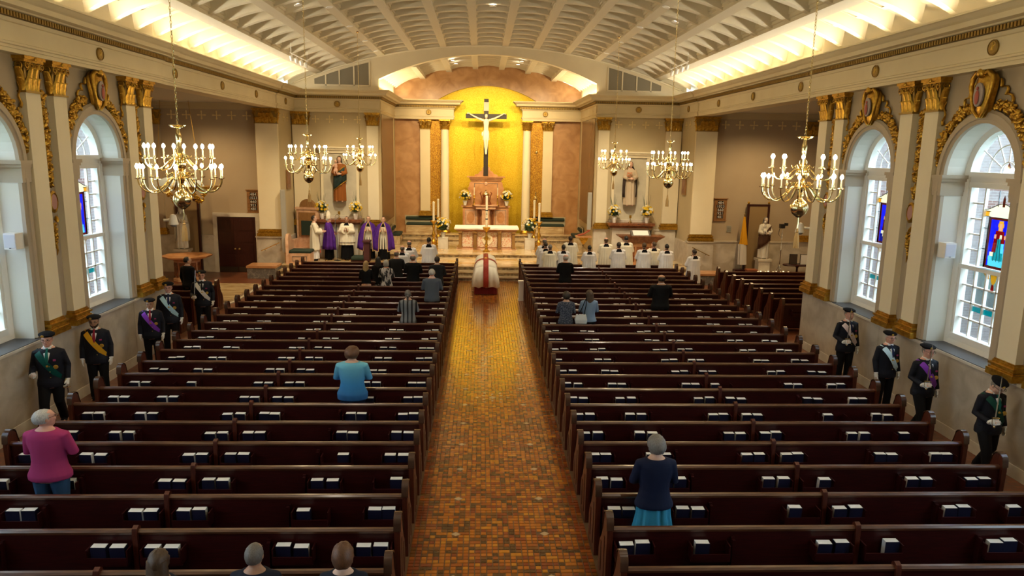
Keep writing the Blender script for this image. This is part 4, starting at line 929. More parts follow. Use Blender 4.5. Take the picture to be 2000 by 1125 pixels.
for a, c in ((-1.17, -.67), (-.45, .52), (.72, 1.21)):
    p = obj('mosaic_panel', MB().bx(a, .10, .12, c, .15, .86).mesh('mosaic_panel', mosfront, smooth=False), t)
    w_ = (c-a)*.5-.05; m = (a+c)/2
    fr = MB()
    for e, th in ((0, .02), (.07, .012)):
        x0, x1, z0, z1 = a+.03+e, c-.03-e, .16+e, .82-e
        for q in ((x0, z0, x1, z0+th), (x0, z1-th, x1, z1), (x0, z0, x0+th, z1), (x1-th, z0, x1, z1)): fr.bx(q[0], .092, q[1], q[2], .10, q[3])
    if c-a > .8: fr.lathe([(.26, 0), (.29, 0), (.29, .012), (.26, .012)], n=20).xf(Matrix()); 
    obj('border', fr.mesh('border', plain('ivory_inlay', (.72,.66,.52), .4), smooth=False) if c-a < .8 else fr.mesh('border', plain('ivory_inlay', (.72,.66,.52), .4), smooth=False), p)
cr = MB().lathe([(.22, 0), (.26, 0), (.26, .015), (.22, .015)], n=24).xf(Matrix.Translation((.035, .095, .49)) @ Matrix.Rotation(PI/2, 4, 'X')); obj('ring', cr.mesh('ring', X['ivory']), t)
obj('altar_cross', MB().bx(.015, .07, .34, .055, .1, .64).bx(-.115, .07, .47, .185, .1, .51).mesh('altar_cross', X['goldflat'], smooth=False), t)
# reredos with tabernacle
t = thing('reredos', 'tall rose marble reredos with scrolled sides behind the altar', 'reredos', (-.08, 38.95, .96))
obj('base', MB().bx(-1.22, -.02, 0, 1.22, .5, 1.44).bx(-1.3, -.08, 1.44, 1.3, .5, 1.52).mesh('base', X['pink'], smooth=False), t)
for s in (-1, 1):
    p = obj('inlaid_panel', MB().bx(s*.48, -.035, .45, s*1.12, -.015, 1.32).mesh('inlaid_panel', X['pinklight'], smooth=False), t)
    fr = MB()
    for q in ((s*.52, .50, s*1.08, .52), (s*.52, 1.26, s*1.08, 1.28), (s*.52, .5, s*.54, 1.28), (s*1.06, .5, s*1.08, 1.28)): fr.bx(q[0], -.042, q[1], q[2], -.03, q[3])
    obj('dark_line', fr.mesh('dark_line', X['greymarble'], smooth=False), p)
    obj('oval', MB().lathe([(0, -.01), (.2, -.01), (.2, .006), (0, .006)], n=20, sy=1.5).xf(Matrix.Translation((s*.8, -.04, .89)) @ Matrix.Rotation(PI/2, 4, 'X')).mesh('oval', X['pink']), p)
    obj('colonnette', MB().lathe([(.05, .2), (.045, 1.2), (.07, 1.25), (.07, 1.3)], n=12).mesh('colonnette', X['rouge']), t, loc=(s*.36, -.1, 0))
    sc_ = [(.78, 1.52), (1.05, 1.52), (1.02, 1.70), (.93, 1.86), (.95, 2.05), (.90, 2.28), (.97, 2.42), (.90, 2.52), (.86, 2.75), (.78, 2.75)]
    obj('scroll_side', MB().prism([(s*u, v) for u, v in sc_], lambda u, v, d: (u, d, v), .08, .4).mesh('scroll_side', X['pink'], smooth=False), t)
obj('tall_panel', MB().bx(-.80, .05, 1.52, .80, .45, 2.86).mesh('tall_panel', X['pink'], smooth=False), t)
fr = MB()
for q in ((-.62, 1.6, -.595, 2.7), (.595, 1.6, .62, 2.7), (-.62, 2.68, .62, 2.70)): fr.bx(q[0], .035, q[1], q[2], .055, q[3])
obj('dark_line', fr.mesh('dark_line', X['greymarble'], smooth=False), t)
obj('cornice', MB().bx(-.84, .0, 2.84, .84, .5, 2.92).bx(-.89, -.05, 2.92, .89, .5, 3.0).bx(-1.0, -.1, 3.0, 1.0, .5, 3.06).mesh('cornice', X['pink'], smooth=False), t)
obj('crest', MB().prism([(-.62, 3.06), (.62, 3.06), (.60, 3.14), (.42, 3.18), (.34, 3.30), (.22, 3.36), (.20, 3.5), (.12, 3.56), (-.12, 3.56), (-.2, 3.5), (-.22, 3.36), (-.34, 3.30), (-.42, 3.18), (-.60, 3.14)], lambda u, v, d: (u, d, v), .15, .4).mesh('crest', X['pink'], smooth=False), t)
obj('keystone', MB().lathe([(0, 0), (.09, 0), (.09, .03), (.05, .05), (0, .05)], n=14).xf(Matrix.Translation((0, .05, 2.68)) @ Matrix.Rotation(PI/2, 4, 'X')).mesh('keystone', X['pinklight']), t)
obj('mensa', MB().bx(-.62, -.42, 1.52, .62, .05, 1.58).bx(-.52, -.36, 1.36, .52, .0, 1.52).bx(-.2, -.3, 0, .2, 0, 1.36).mesh('mensa', X['pinklight'], smooth=False), t)
t = thing('tabernacle', 'domed gilt and bronze tabernacle on the reredos shelf', 'tabernacle', (-.08, 38.72, 2.545))
obj('body', MB().lathe([(.2, 0), (.2, .05), (.16, .07), (.16, .46), (.2, .48), (.2, .52)], n=16).mesh('body', plain('chestnut_enamel', (.20,.06,.02), .25), ang=30), t)
obj('dome', MB().lathe([(.19, .52), (.17, .60), (.10, .67), (.03, .71), (.025, .76), (0, .80)], n=16).mesh('dome', X['brass']), t)
for s in (-1, 1): obj('bracket', MB().tube([(s*.26, -.02, 0), (s*.20, -.02, .2), (s*.24, -.02, .45), (s*.30, -.02, .6), (s*.24, -.02, .68)], [.06, .03, .03, .035, .02], 6).mesh('bracket', plain('chestnut_enamel', (.2,.06,.02))), t)
CS = MB().lathe([(.10, 0), (.10, .03), (.05, .06), (.025, .12), (.05, .2), (.022, .27), (.022, .36), (.045, .42), (.02, .48), (.06, .54), (.05, .56)], n=12)
for s in (-1, 1):
    t = thing('altar_candlestick', 'slim gilt candlestick with candle on the reredos, %s of the tabernacle' % SIDE[s], 'candlestick', (-.08+s*.62, 38.78, 2.485), 0, 'reredos candlesticks')
    obj('stick', CS.mesh('stick', X['gold']), t); obj('candle', MB().lathe([(.022, .54), (.022, .95), (0, .96)], n=8).mesh('candle', X['wax']), t)
# crucifix
def corpus():
    b = MB()
    b.loft([[(rx*math.cos(a), -.05-ry*math.sin(a)*.9, z) for a in [2*PI*i/12 for i in range(12)]] for z, rx, ry in ((1.02, .10, .075), (1.12, .125, .09), (1.25, .115, .085), (1.42, .135, .095), (1.55, .15, .10), (1.64, .11, .08), (1.70, .05, .05), (1.76, .05, .05))])
    b.ell((.0, -.12, 1.80), (.075, .085, .11), 10, 8); b.ell((0, -.20, 1.77), (.015, .02, .03), 5, 4)
    for s in (-1, 1):
        b.tube([(s*.12, -.05, 1.60), (s*.40, -.06, 1.70), (s*.62, -.06, 1.80), (s*.84, -.05, 1.92)], [.062, .048, .042, .028], 8)
        b.ell((s*.88, -.05, 1.945), (.045, .02, .035), 6, 4)
        for i in range(4): b.tube([(s*.90, -.05, 1.945), (s*(.96+.004*i), -.07, 1.98-.022*i), (s*(.95), -.085, 1.975-.022*i)], .009, 4)
        b.tube([(s*.07, -.05, 1.05), (s*.085, -.13, .80), (s*.06, -.15, .58), (s*.045, -.07, .30), (s*.025, -.05, .10)], [.085, .078, .06, .052, .032], 8)
        b.tube([(s*.03, -.05, .12), (s*.02, -.09, .02), (s*.015, -.13, -.08)], [.035, .036, .022], 6)
    return b
t = thing('crucifix', 'large black wooden crucifix with white corpus against the gold mosaic', 'crucifix', (-.10, 39.05, 4.05))
bw = plain('black_stained_wood', (.022,.014,.008), .5)
obj('upright', MB().bx(-.12, .0, 0, .12, .12, 3.95).mesh('upright', bw, smooth=False), t)
obj('crossbeam', MB().bx(-1.07, -.01, 2.95, 1.07, .11, 3.19).mesh('crossbeam', bw, smooth=False), t)
me = corpus().xf(Matrix.Translation((0, -.03, 1.20)) @ Matrix.Scale(1.03, 4)).mesh('corpus', plain('ivory_plaster', (.78,.70,.55), .5), ang=60)
obj('corpus', me, t, label='ivory white figure with outstretched arms')
lc = MB(); lc.loft([[(rx*math.cos(a)*(1+.05*math.sin(7*a)), -.08-ry*math.sin(a), z) for a in [2*PI*i/28 for i in range(28)]] for z, rx, ry in ((1.86, .17, .13), (2.05, .165, .135), (2.24, .15, .12), (2.33, .14, .11))])
lc.ell((-.19, -.1, 2.16), (.05, .04, .12), 6, 5); obj('loincloth', lc.mesh('loincloth', plain('ivory_cloth', (.82,.76,.62), .6)), t)
obj('hair', MB().ell((0, -.11, 3.10), (.085, .08, .09), 10, 7).mesh('hair', plain('grey_plaster_hair', (.45,.38,.28), .7)), t)
obj('title_board', MB().bx(-.13, -.05, 3.36, .13, .0, 3.76).tube([(-.14, -.03, 3.76), (.14, -.03, 3.76)], .03, 6).tube([(-.14, -.03, 3.36), (.14, -.03, 3.36)], .03, 6).mesh('title_board', plain('pale_scroll', (.66,.55,.42), .6), smooth=False), t)
# flower arrangements
PETY, PETW = plain('yellow_petals', (.86,.60,.02), .6), plain('white_petals', (.85,.84,.74), .6)
fol = X['leaffol'] = mat('arrangement_foliage', (.035,.075,.02), .6, col2=(.015,.035,.012), nsc=8)
def flower(n, seed):
    g = random.Random(seed); b = MB()
    for k in range(n):
        a = 2*PI*k/n; b.add([(.008*math.cos(a-.4), .008*math.sin(a-.4), 0), (.05*math.cos(a-.32), .05*math.sin(a-.32), .018), (.062*math.cos(a), .062*math.sin(a), .026), (.05*math.cos(a+.32), .05*math.sin(a+.32), .018), (.008*math.cos(a+.4), .008*math.sin(a+.4), 0)], [(0, 1, 2, 3, 4)])
        a += .4; b.add([(.005*math.cos(a-.4), .005*math.sin(a-.4), .01), (.03*math.cos(a-.35), .03*math.sin(a-.35), .035), (.036*math.cos(a), .036*math.sin(a), .045), (.03*math.cos(a+.35), .03*math.sin(a+.35), .035)], [(0, 1, 2, 3)])
    b.ell((0, 0, .02), (.016, .016, .018), 6, 4); return b
FY, FW = flower(6, 1).mesh('yellow_flower', PETY, fix=False), flower(7, 2).mesh('white_flower', PETW, fix=False)
def bouquet(loc, label, R, H, seed, tall=False, pot=True):
    g = random.Random(seed); t = thing('flower_arrangement', label, 'flowers', loc, 0, 'yellow and white flower arrangements')
    if pot: obj('vase', MB().lathe([(.07, 0), (.075, .02), (.10, .14), (.125, .24), (.12, .25), (.09, .2)], n=14).mesh('vase', X['white']), t)
    b = MB(); zc = .22+H*.5
    for i in range(150):
        a = g.uniform(0, 2*PI); e = g.uniform(-.35, PI/2); d = Vector((math.cos(a)*math.cos(e), math.sin(a)*math.cos(e), math.sin(e)))
        p = Vector((0, 0, zc-.1)); q = p+Vector((d.x*R, d.y*R, d.z*H*.62))*g.uniform(.75, 1.12); wd = g.uniform(.018, .034)
        s_ = d.cross(Vector((0, 0, 1))); s_ = s_.normalized() if s_.length > .1 else Vector((1, 0, 0)); m_ = p.lerp(q, .65)+Vector((0, 0, .03))
        b.add([p, m_-s_*wd, q, m_+s_*wd, m_+Vector((0, 0, -.015))], [(0, 1, 4), (1, 2, 4), (2, 3, 4), (3, 0, 4)])
    if tall:
        for i in range(6):
            x = g.uniform(-.16, .16); b.tube([(x*.4, 0, .4), (x, 0, H+.3), (x*1.5, 0, H+g.uniform(.45, .75))], [.008, .008, .003], 4)
    b.ell((0, 0, zc), (R*.62, R*.62, H*.36), 9, 6)
    obj('foliage', b.mesh('foliage', fol, smooth=False, fix=False), t, kind='stuff')
    for i in range(72):
        a = g.uniform(0, 2*PI); e = g.uniform(-.3, 1.45); d = Vector((math.cos(a)*math.cos(e), math.sin(a)*math.cos(e), math.sin(e)))
        if d.y > .45: continue
        o = obj('yellow_flower' if g.random() < .52 else 'white_flower', None, t) if False else obj(*(('yellow_flower', FY) if g.random() < .55 else ('white_flower', FW)), t)
        o.location = (d.x*R*.9, d.y*R*.9, zc+d.z*H*.5); o.rotation_euler = d.to_track_quat('Z', 'Y').to_euler(); o.scale = (g.uniform(.8, 1.25),)*3
bouquet((-1.18, 38.85, 2.49), 'round yellow and white bouquet in a white pot on the reredos, door side', .33, .55, 31)
bouquet((1.02, 38.85, 2.49), 'round yellow and white bouquet in a white pot on the reredos, flag side', .33, .55, 32)
for s in (-1, 1):
    x = -2.16 if s < 0 else 2.06
    t = thing('flower_pedestal', 'pale square marble pedestal carrying flowers beside the altar, %s' % SIDE[s], 'pedestal', (x, 35.5, .64))
    obj('block', MB().bx(-.24, -.24, 0, .24, .24, .50).mesh('block', X['marblecap'], smooth=False), t); obj('top_slab', MB().bx(-.25, -.25, .50, .25, .25, .53).mesh('top_slab', X['marblecap'], smooth=False), t)
    bouquet((x, 35.5, 1.17), 'large yellow and white lily arrangement on the pedestal beside the altar, %s' % SIDE[s], .42, .72, 40+s)
    cst = MB().lathe([(.19, 0), (.19, .05), (.14, .10), (.16, .16), (.10, .22), (.055, .30), (.09, .38), (.11, .46), (.06, .55), (.045, .62), (.085, .70), (.10, .78), (.06, .88), (.04, .95), (.05, 1.08), (.08, 1.16), (.05, 1.22), (.06, 1.30), (.16, 1.40), (.15, 1.43), (.05, 1.42)], n=14).mesh('stick', X['gold'])
    for j, (xx, yy) in enumerate(((2.50, 34.55), (2.40, 36.5))):
        t = thing('tall_candlestick', 'tall turned gilt candlestick with ivory candle, %s, %s the flower pedestal' % (SIDE[s], ('in front of', 'behind')[j]), 'candlestick', (s*xx-.06, yy, .64), 0, 'four tall candlesticks round the altar')
        obj('stick', cst, t); obj('candle', MB().lathe([(.055, 1.42), (.055, 2.25), (.03, 2.27), (.0, 2.275)], n=12).mesh('candle', X['wax']), t); obj('follower', MB().lathe([(.058, 2.22), (.06, 2.3), (.02, 2.33), (0, 2.33)], n=12).mesh('follower', X['wax']), t)
t = thing('paschal_candle', 'thick ivory paschal candle on a gilt stand before the altar', 'candle', (-.06, 34.35, .64))
obj('stand', MB().lathe([(.17, 0), (.17, .05), (.08, .1), (.05, .2), (.09, .3), (.05, .4), (.04, .55), (.10, .62), (.10, .68), (.05, .75), (.05, .95), (.10, 1.0), (.16, 1.1), (.19, 1.15), (.14, 1.17)], n=16).mesh('stand', X['gold']), t)
obj('stand_cross', MB().bx(-.20, -.09, .63, .20, -.05, .68).bx(-.03, -.1, .5, .03, -.05, .8).mesh('stand_cross', X['gold'], smooth=False), t)
obj('candle', MB().lathe([(.058, 1.15), (.058, 2.62), (.02, 2.64), (0, 2.65)], n=14).mesh('candle', X['wax']), t)
dk = plain('dark_blue_print', (.03,.03,.05), .6)
bd = MB().lathe([(.0595, 1.52), (.0595, 1.58)], n=14).lathe([(.0595, 1.93), (.0595, 1.97)], n=14); bd.bx(-.006, -.062, 1.66, .006, -.055, 1.88).bx(-.035, -.062, 1.78, .035, -.052, 1.80); obj('printed_bands', bd.mesh('printed_bands', dk, smooth=False), t)
# casket under the pall
t = thing('casket', 'coffin under an ivory pall with a red cross on its bier before the steps', 'casket', (-.12, 26.95, 0)); t.scale = (1, 1.15, 1.10)
sk = MB(); 
def skirt(b, x, y0, y1, z0, z1, amp, n=120):
    rings = []
    for z, sp in ((z0, 1.0), ((z0+z1)/2, .98), (z1, .96)):
        r = []
        for i in range(n):
            q = i/n*4; f = q-int(q); k = int(q)
            px, py = ((-x+2*x*f, y0), (x, y0+(y1-y0)*f), (x-2*x*f, y1), (-x, y1-(y1-y0)*f))[k]
            w_ = amp*math.sin(i*1.6)*(1.2 if z == z0 else .7); r.append((px*sp+(w_ if k in (1, 3) else 0), py+(w_ if k in (0, 2) else 0), z))
        rings.append(r)
    return b.loft(rings)
obj('velvet_skirt', skirt(MB(), .43, .06, 2.15, .02, .55, .012).mesh('velvet_skirt', plain('crimson_velvet', (.20,.008,.012), .7), ang=70), t)
obj('coffin', MB().bx(-.34, .08, .5, .34, 2.12, .95).mesh('coffin', X['wood'], smooth=False), t)
pl_ = MB(); prof = [(-.53, .30), (-.485, .48), (-.455, .66), (-.435, .84), (-.41, .97), (-.33, 1.08), (-.18, 1.145), (0, 1.165), (.18, 1.145), (.33, 1.08), (.41, .97), (.435, .84), (.455, .66), (.485, .48), (.53, .30)]
rings = []
ny = 17
for j in range(ny):
    f = j/(ny-1); y = -.02+2.2*f; e = min(1, min(f, 1-f)*7)**.5
    rings.append([(u*(.93+.07*e)+(.02*math.sin(y*9+i) if (i < 3 or i > 11) else 0), y, (v if v < .9 else .9+(v-.9)*(.35+.65*e))) for i, (u, v) in enumerate(prof)])
pl_.loft(rings, False, False)
for yy, q in ((-.02, -1), (2.18, 1)):                              # the hanging ends
    n = 22; top_ = [(-.385+.77*i/n, yy, .93+.07*math.sin(PI*i/n)**.7) for i in range(n+1)]
    low = [(-.53+1.06*i/n, yy+q*(.13+.035*math.sin(i*1.35)), .30+.02*math.sin(i*.9)) for i in range(n+1)]
    mid = [((a[0]*.6+c[0]*.4), yy+q*(.03+.012*math.sin(i*1.35)), .72) for i, (a, c) in enumerate(zip(top_, low))]
    pl_.loft([top_, mid, low], False, False)
o = obj('pall', pl_.mesh('pall', plain('ivory_pall', (.84,.80,.68), .75), ang=60), t, label='ivory white pall')
so = o.modifiers.new('thick', 'SOLIDIFY'); so.thickness = .008
red = plain('red_brocade', (.42,.045,.02), .6, col2=(.30,.02,.012), nsc=30)
rc_ = MB(); W = .095
def ribbon(b, path, w_, ax):
    vs = []
    for p in path:
        for s in (-1, 1): vs.append((p[0]+(s*w_ if ax == 'x' else 0), p[1]+(s*w_ if ax == 'y' else 0), p[2]))
    k = len(path); b.loft([[vs[2*i], vs[2*i+1]] for i in range(k)], False, False)
ribbon(rc_, [(0, -.215, .31), (0, -.095, .70), (0, -.05, .90), (0, -.035, .99), (0, .02, 1.03), (0, .12, 1.12), (0, .3, 1.172), (0, .8, 1.185), (0, 1.9, 1.17)], W, 'x')
ribbon(rc_, [(u*1.02, .62, v+.016) for u, v in prof[2:13]], .12, 'y')
ob = obj('red_cross', rc_.mesh('red_cross', red, ang=60), t); so = ob.modifiers.new('thick', 'SOLIDIFY'); so.thickness = .006
obj('medallion', MB().lathe([(0, 0), (.07, 0), (.06, .015), (0, .02)], n=16).mesh('medallion', X['goldflat']), t, loc=(0, .62, 1.19))
# benches of the sanctuary
def bench(loc, rz, L, label, pad=True):
    t = thing('sedilia_bench', label, 'bench', loc, rz, 'marble sanctuary benches')
    obj('seat_block', MB().bx(-L/2, -.46, 0, L/2, 0, .42).mesh('seat_block', X['step'], smooth=False), t)
    fr = MB()
    for q in ((-L/2+.08, .06, L/2-.08, .07), (-L/2+.08, .35, L/2-.08, .36), (-L/2+.08, .06, -L/2+.09, .36), (L/2-.09, .06, L/2-.08, .36)): fr.bx(q[0], -.466, q[1], q[2], -.459, q[3])
    obj('inlay_line', fr.mesh('inlay_line', X['rouge'], smooth=False), t)
    obj('back_wall', MB().bx(-L/2-.1, -.04, .42, L/2+.1, 0, .92).mesh('back_wall', plain('sage_marble', (.42,.38,.26), .35), smooth=False), t)
    obj('seat_cushion', cushion(MB(), -L/2, -.47, .425, L/2, -.05, .56).mesh('seat_cushion', X['green'], ang=50), t)
    obj('back_cushion', cushion(MB(), -L/2-.05, -.12, .70, L/2+.05, -.045, .86).mesh('back_cushion', X['green'], ang=50), t)
for s in (-1, 1):
    bench((s*3.42-.08, YB-.02, .96), 0, 1.62, 'marble bench with dark green cushions under the rose wall, %s' % SIDE[s])
    bench((s*4.84, 37.25, .645), -s*PI/2, 1.15, 'short marble bench with green cushions along the sanctuary side wall, %s' % SIDE[s])
# shrine altars with reliefs
for s in (-1, 1):
    t = thing('shrine_niche', 'pale marble shrine panel with moulded lintel behind the %s statue, %s' % ('mother and child' if s < 0 else 'nun', SIDE[s]), 'shrine', (s*6.62-.1, YN-.01, 0))
    obj('slab', MB().bx(-.86, -.05, 2.25, .86, 0, 5.2).mesh('slab', mat('shrine_marble', (.60,.55,.42), .4, col2=(.50,.45,.34), nsc=2, ndet=7), smooth=False), t)
    fr = MB(); fr.bx(-.86, -.10, 2.25, -.74, 0, 5.2).bx(.74, -.10, 2.25, .86, 0, 5.2).bx(-.90, -.12, 5.14, .90, 0, 5.26).bx(-.95, -.17, 5.26, .95, 0, 5.34).bx(-1.0, -.22, 5.34, 1.0, 0, 5.42)
    obj('surround', fr.mesh('surround', X['ivory'], smooth=False), t)
    t = thing('shrine_altar', 'small marble side altar with red-brown shelf below the %s statue' % ('mother and child' if s < 0 else 'nun'), 'altar', (s*6.62-.1, YN-.02, .48))
    obj('base', MB().bx(-.85, -.65, 0, .85, 0, 1.52).mesh('base', X['marblecap'], smooth=False), t)
    obj('shelf', MB().bx(-.98, -.80, 1.52, .98, 0, 1.62).bx(-1.06, -.88, 1.62, 1.06, 0, 1.74).mesh('shelf', X['rouge'], smooth=False), t)
    obj('step', MB().bx(-.95, -.25, 1.74, .95, 0, 1.84).mesh('step', X['marblecap'], smooth=False), t)
    for q in (-1, 1):
        bouquet((s*6.62-.1+q*.75, YN-.55, 2.22), 'yellow and white bouquet on the %s shrine shelf, %s end' % ('mother and child' if s < 0 else 'nun', 'aisle' if q*s < 0 else 'transept'), .30, .55, 60+s*3+q, True)
    t = thing('monstrance_stand', 'small gilt standing cross between the bouquets below the %s statue' % ('mother and child' if s < 0 else 'nun'), 'ornament', (s*6.62-.1, YN-.5, 2.22))
    obj('foot', MB().lathe([(.08, 0), (.08, .03), (.02, .06), (.015, .2)], n=10).mesh('foot', X['brass']), t); obj('head', MB().bx(-.05, -.02, .2, .05, .02, .34).mesh('head', X['gold'], smooth=False), t)
# ================================================================ PEOPLE (figure faces local +Y, feet at z=0, 1.755 m tall)
TT = [(.76, .175, .125, 0), (.86, .178, .13, 0), (.96, .168, .122, 0), (1.06, .162, .118, .005), (1.18, .170, .124, .01), (1.30, .180, .126, .008), (1.38, .182, .116, 0), (1.44, .155, .096, -.008), (1.485, .100, .075, -.012), (1.52, .064, .064, -.008)]
def TOR(z):
    if z <= TT[0][0]: return TT[0][1:]
    for a, b in zip(TT, TT[1:]):
        if z <= b[0]:
            f = (z-a[0])/(b[0]-a[0]); return tuple(a[i]+(b[i]-a[i])*f for i in (1, 2, 3))
    return TT[-1][1:]
ARM = {'down': ((.172, -.01, 1.405), (.232, -.03, 1.13), (.24, .05, .885), (0, .12, -1)), 'clasp': ((.172, 0, 1.405), (.240, .05, 1.14), (.075, .235, 1.085), (-.75, .45, .15)),
       'pray': ((.172, 0, 1.405), (.24, .07, 1.15), (.045, .25, 1.20), (-.12, .35, .9)), 'hold': ((.172, 0, 1.405), (.245, -.02, 1.13), (.215, .23, 1.06), (-.25, .75, .25)),
       'fist': ((.172, -.01, 1.405), (.245, -.05, 1.14), (.245, .04, .90), (0, .25, -1)), 'open': ((.172, 0, 1.405), (.245, .08, 1.15), (.15, .32, 1.13), (-.1, .95, .2)), 'lap': ((.172, 0, 1.405), (.235, .08, 1.16), (.12, .30, 1.02), (-.5, .8, -.1))}
def ell_ring(z, rx, ry, cy, n=20): return [(rx*math.cos(2*PI*i/n), cy+ry*math.sin(2*PI*i/n), z) for i in range(n)]
def headM(pit, yaw): return Matrix.Translation((0, 0, 1.50)) @ Matrix.Rotation(yaw, 4, 'Z') @ Matrix.Rotation(-pit, 4, 'X') @ Matrix.Translation((0, 0, -1.50))
def hand(b, s, W, d, curl, k=1.0):
    W = Vector((s*W[0], W[1], W[2])); d = Vector((s*d[0], d[1], d[2])).normalized()
    side = d.cross(Vector((s, 0.2, 0))).normalized(); nrm = d.cross(side).normalized()*1
    if nrm.x*s > 0: nrm = -nrm                                     # palm faces the body's middle line
    def oval(c, a, e): return [c+side*(a*math.cos(2*PI*i/8))+nrm*(e*math.sin(2*PI*i/8)) for i in range(8)]
    b.loft([oval(W-d*.02, .027*k, .022*k), oval(W+d*.02, .034*k, .019*k), oval(W+d*.06, .043*k, .016*k), oval(W+d*.092, .040*k, .012*k)])
    for i, L in enumerate((.064, .076, .072, .056)):
        p = W+d*.085+side*(.030-.020*i)*k; q = p+d*L*.55+nrm*L*curl*.35; r_ = q+(d*(1-curl)+nrm*curl*1.3)*L*.55
        b.tube([p-d*.02, p, q, r_], [.0095*k, .0095*k, .009*k, .0075*k], 6)
    p = W+d*.02+side*.032; b.tube([p-side*.012, p+side*.022+d*.03+nrm*.012, p+side*.020+d*.062+nrm*.024], [.012*k, .0105*k, .008*k], 6)
def remesh(b, name, m, vox, smooth=2):
    me = b.mesh('tmp', m, smooth=False); o = bpy.data.objects.new('tmp', me); COL.objects.link(o)
    r = o.modifiers.new('r', 'REMESH'); r.mode = 'VOXEL'; r.voxel_size = vox
    if smooth:
        q = o.modifiers.new('s', 'SMOOTH'); q.factor = .5; q.iterations = smooth
    dg = bpy.context.evaluated_depsgraph_get(); out = bpy.data.meshes.new_from_object(o.evaluated_get(dg), depsgraph=dg)
    out.name = name; bpy.data.objects.remove(o); bpy.data.meshes.remove(me)
    out.polygons.foreach_set('use_smooth', [True]*len(out.polygons)); return out
LEGS = {'stand': [((.09, 0, .92), (.095, .01, .50), (.10, -.02, .08))]*2, 'step': [((.09, 0, .92), (.10, .14, .50), (.10, .20, .09)), ((.09, 0, .92), (.09, .02, .50), (.09, -.22, .12))], 'sit': [((.10, .0, .90), (.12, .42, .90), (.12, .44, .50))]*2}
SK = plain('skin', (.58,.33,.23), .5)
BODY = {}
def body(aR, aL, legs, pit, yaw, curl=.5):
    k = (aR, aL, legs, pit, yaw)
    if k in BODY: return BODY[k]
    b = MB()
    b.loft([ell_ring(z, rx*(.9 if z < 1.46 else .97), ry*(.9 if z < 1.46 else .97), cy) for z, rx, ry, cy in TT])
    b.tube([(0, -.012, 1.44), (0, .0, 1.52), (0, .005, 1.60)], [.062, .055, .055], 10)
    for s, a in ((1, aR), (-1, aL)):
        S, E, W, d = ARM[a]; m = lambda p: (s*p[0], p[1], p[2])
        b.tube([m(S), m(tuple((S[i]+E[i])/2 for i in range(3))), m(E), m(tuple((E[i]+W[i])/2 for i in range(3))), m(W)], [.044, .043, .038, .036, .027], 10)
        hand(b, s, W, d, .75 if a in ('hold', 'fist', 'clasp') else .25)
        hp, kn, an = LEGS[legs][0 if s > 0 else 1]
        b.tube([m(hp), m(tuple((hp[i]+kn[i])/2 for i in range(3))), m(kn), m(tuple(kn[i]*.65+an[i]*.35 for i in range(3))), m(an)], [.092, .08, .058, .056, .038], 10)
        b.tube([m((an[0], an[1]-.04, an[2]-.035)), m((an[0], an[1]+.06, an[2]-.04)), m((an[0]+.01, an[1]+.17, an[2]-.055))], [.04, .042, .03], 8)
    h = MB(); c = (0, .012, 1.635)
    rings = []
    for z, rx, ry, cy in ((1.518, .03, .035, .055), (1.535, .05, .065, .03), (1.565, .062, .082, .018), (1.60, .070, .094, .010), (1.64, .075, .100, .006), (1.68, .076, .102, .0), (1.715, .068, .092, -.004), (1.742, .045, .062, -.006), (1.754, .015, .02, -.006)): rings.append(ell_ring(z, rx, ry, cy, 14))
    h.loft(rings)
    h.tube([(0, .100, 1.668), (0, .122, 1.628), (0, .112, 1.612)], [.010, .016, .012], 6); h.ell((0, .090, 1.672), (.05, .018, .012), 8, 5)
    h.ell((0, .095, 1.578), (.024, .014, .010), 8, 4); h.ell((0, .085, 1.545), (.022, .02, .018), 6, 5)
    for s in (-1, 1): h.ell((s*.078, -.005, 1.63), (.012, .022, .034), 6, 5); h.ell((s*.04, .088, 1.61), (.02, .016, .018), 6, 5)
    h.xf(headM(pit, yaw)); b.add(h.v, h.f)
    BODY[k] = remesh(b, 'body', SK, .0115, 1); return BODY[k]
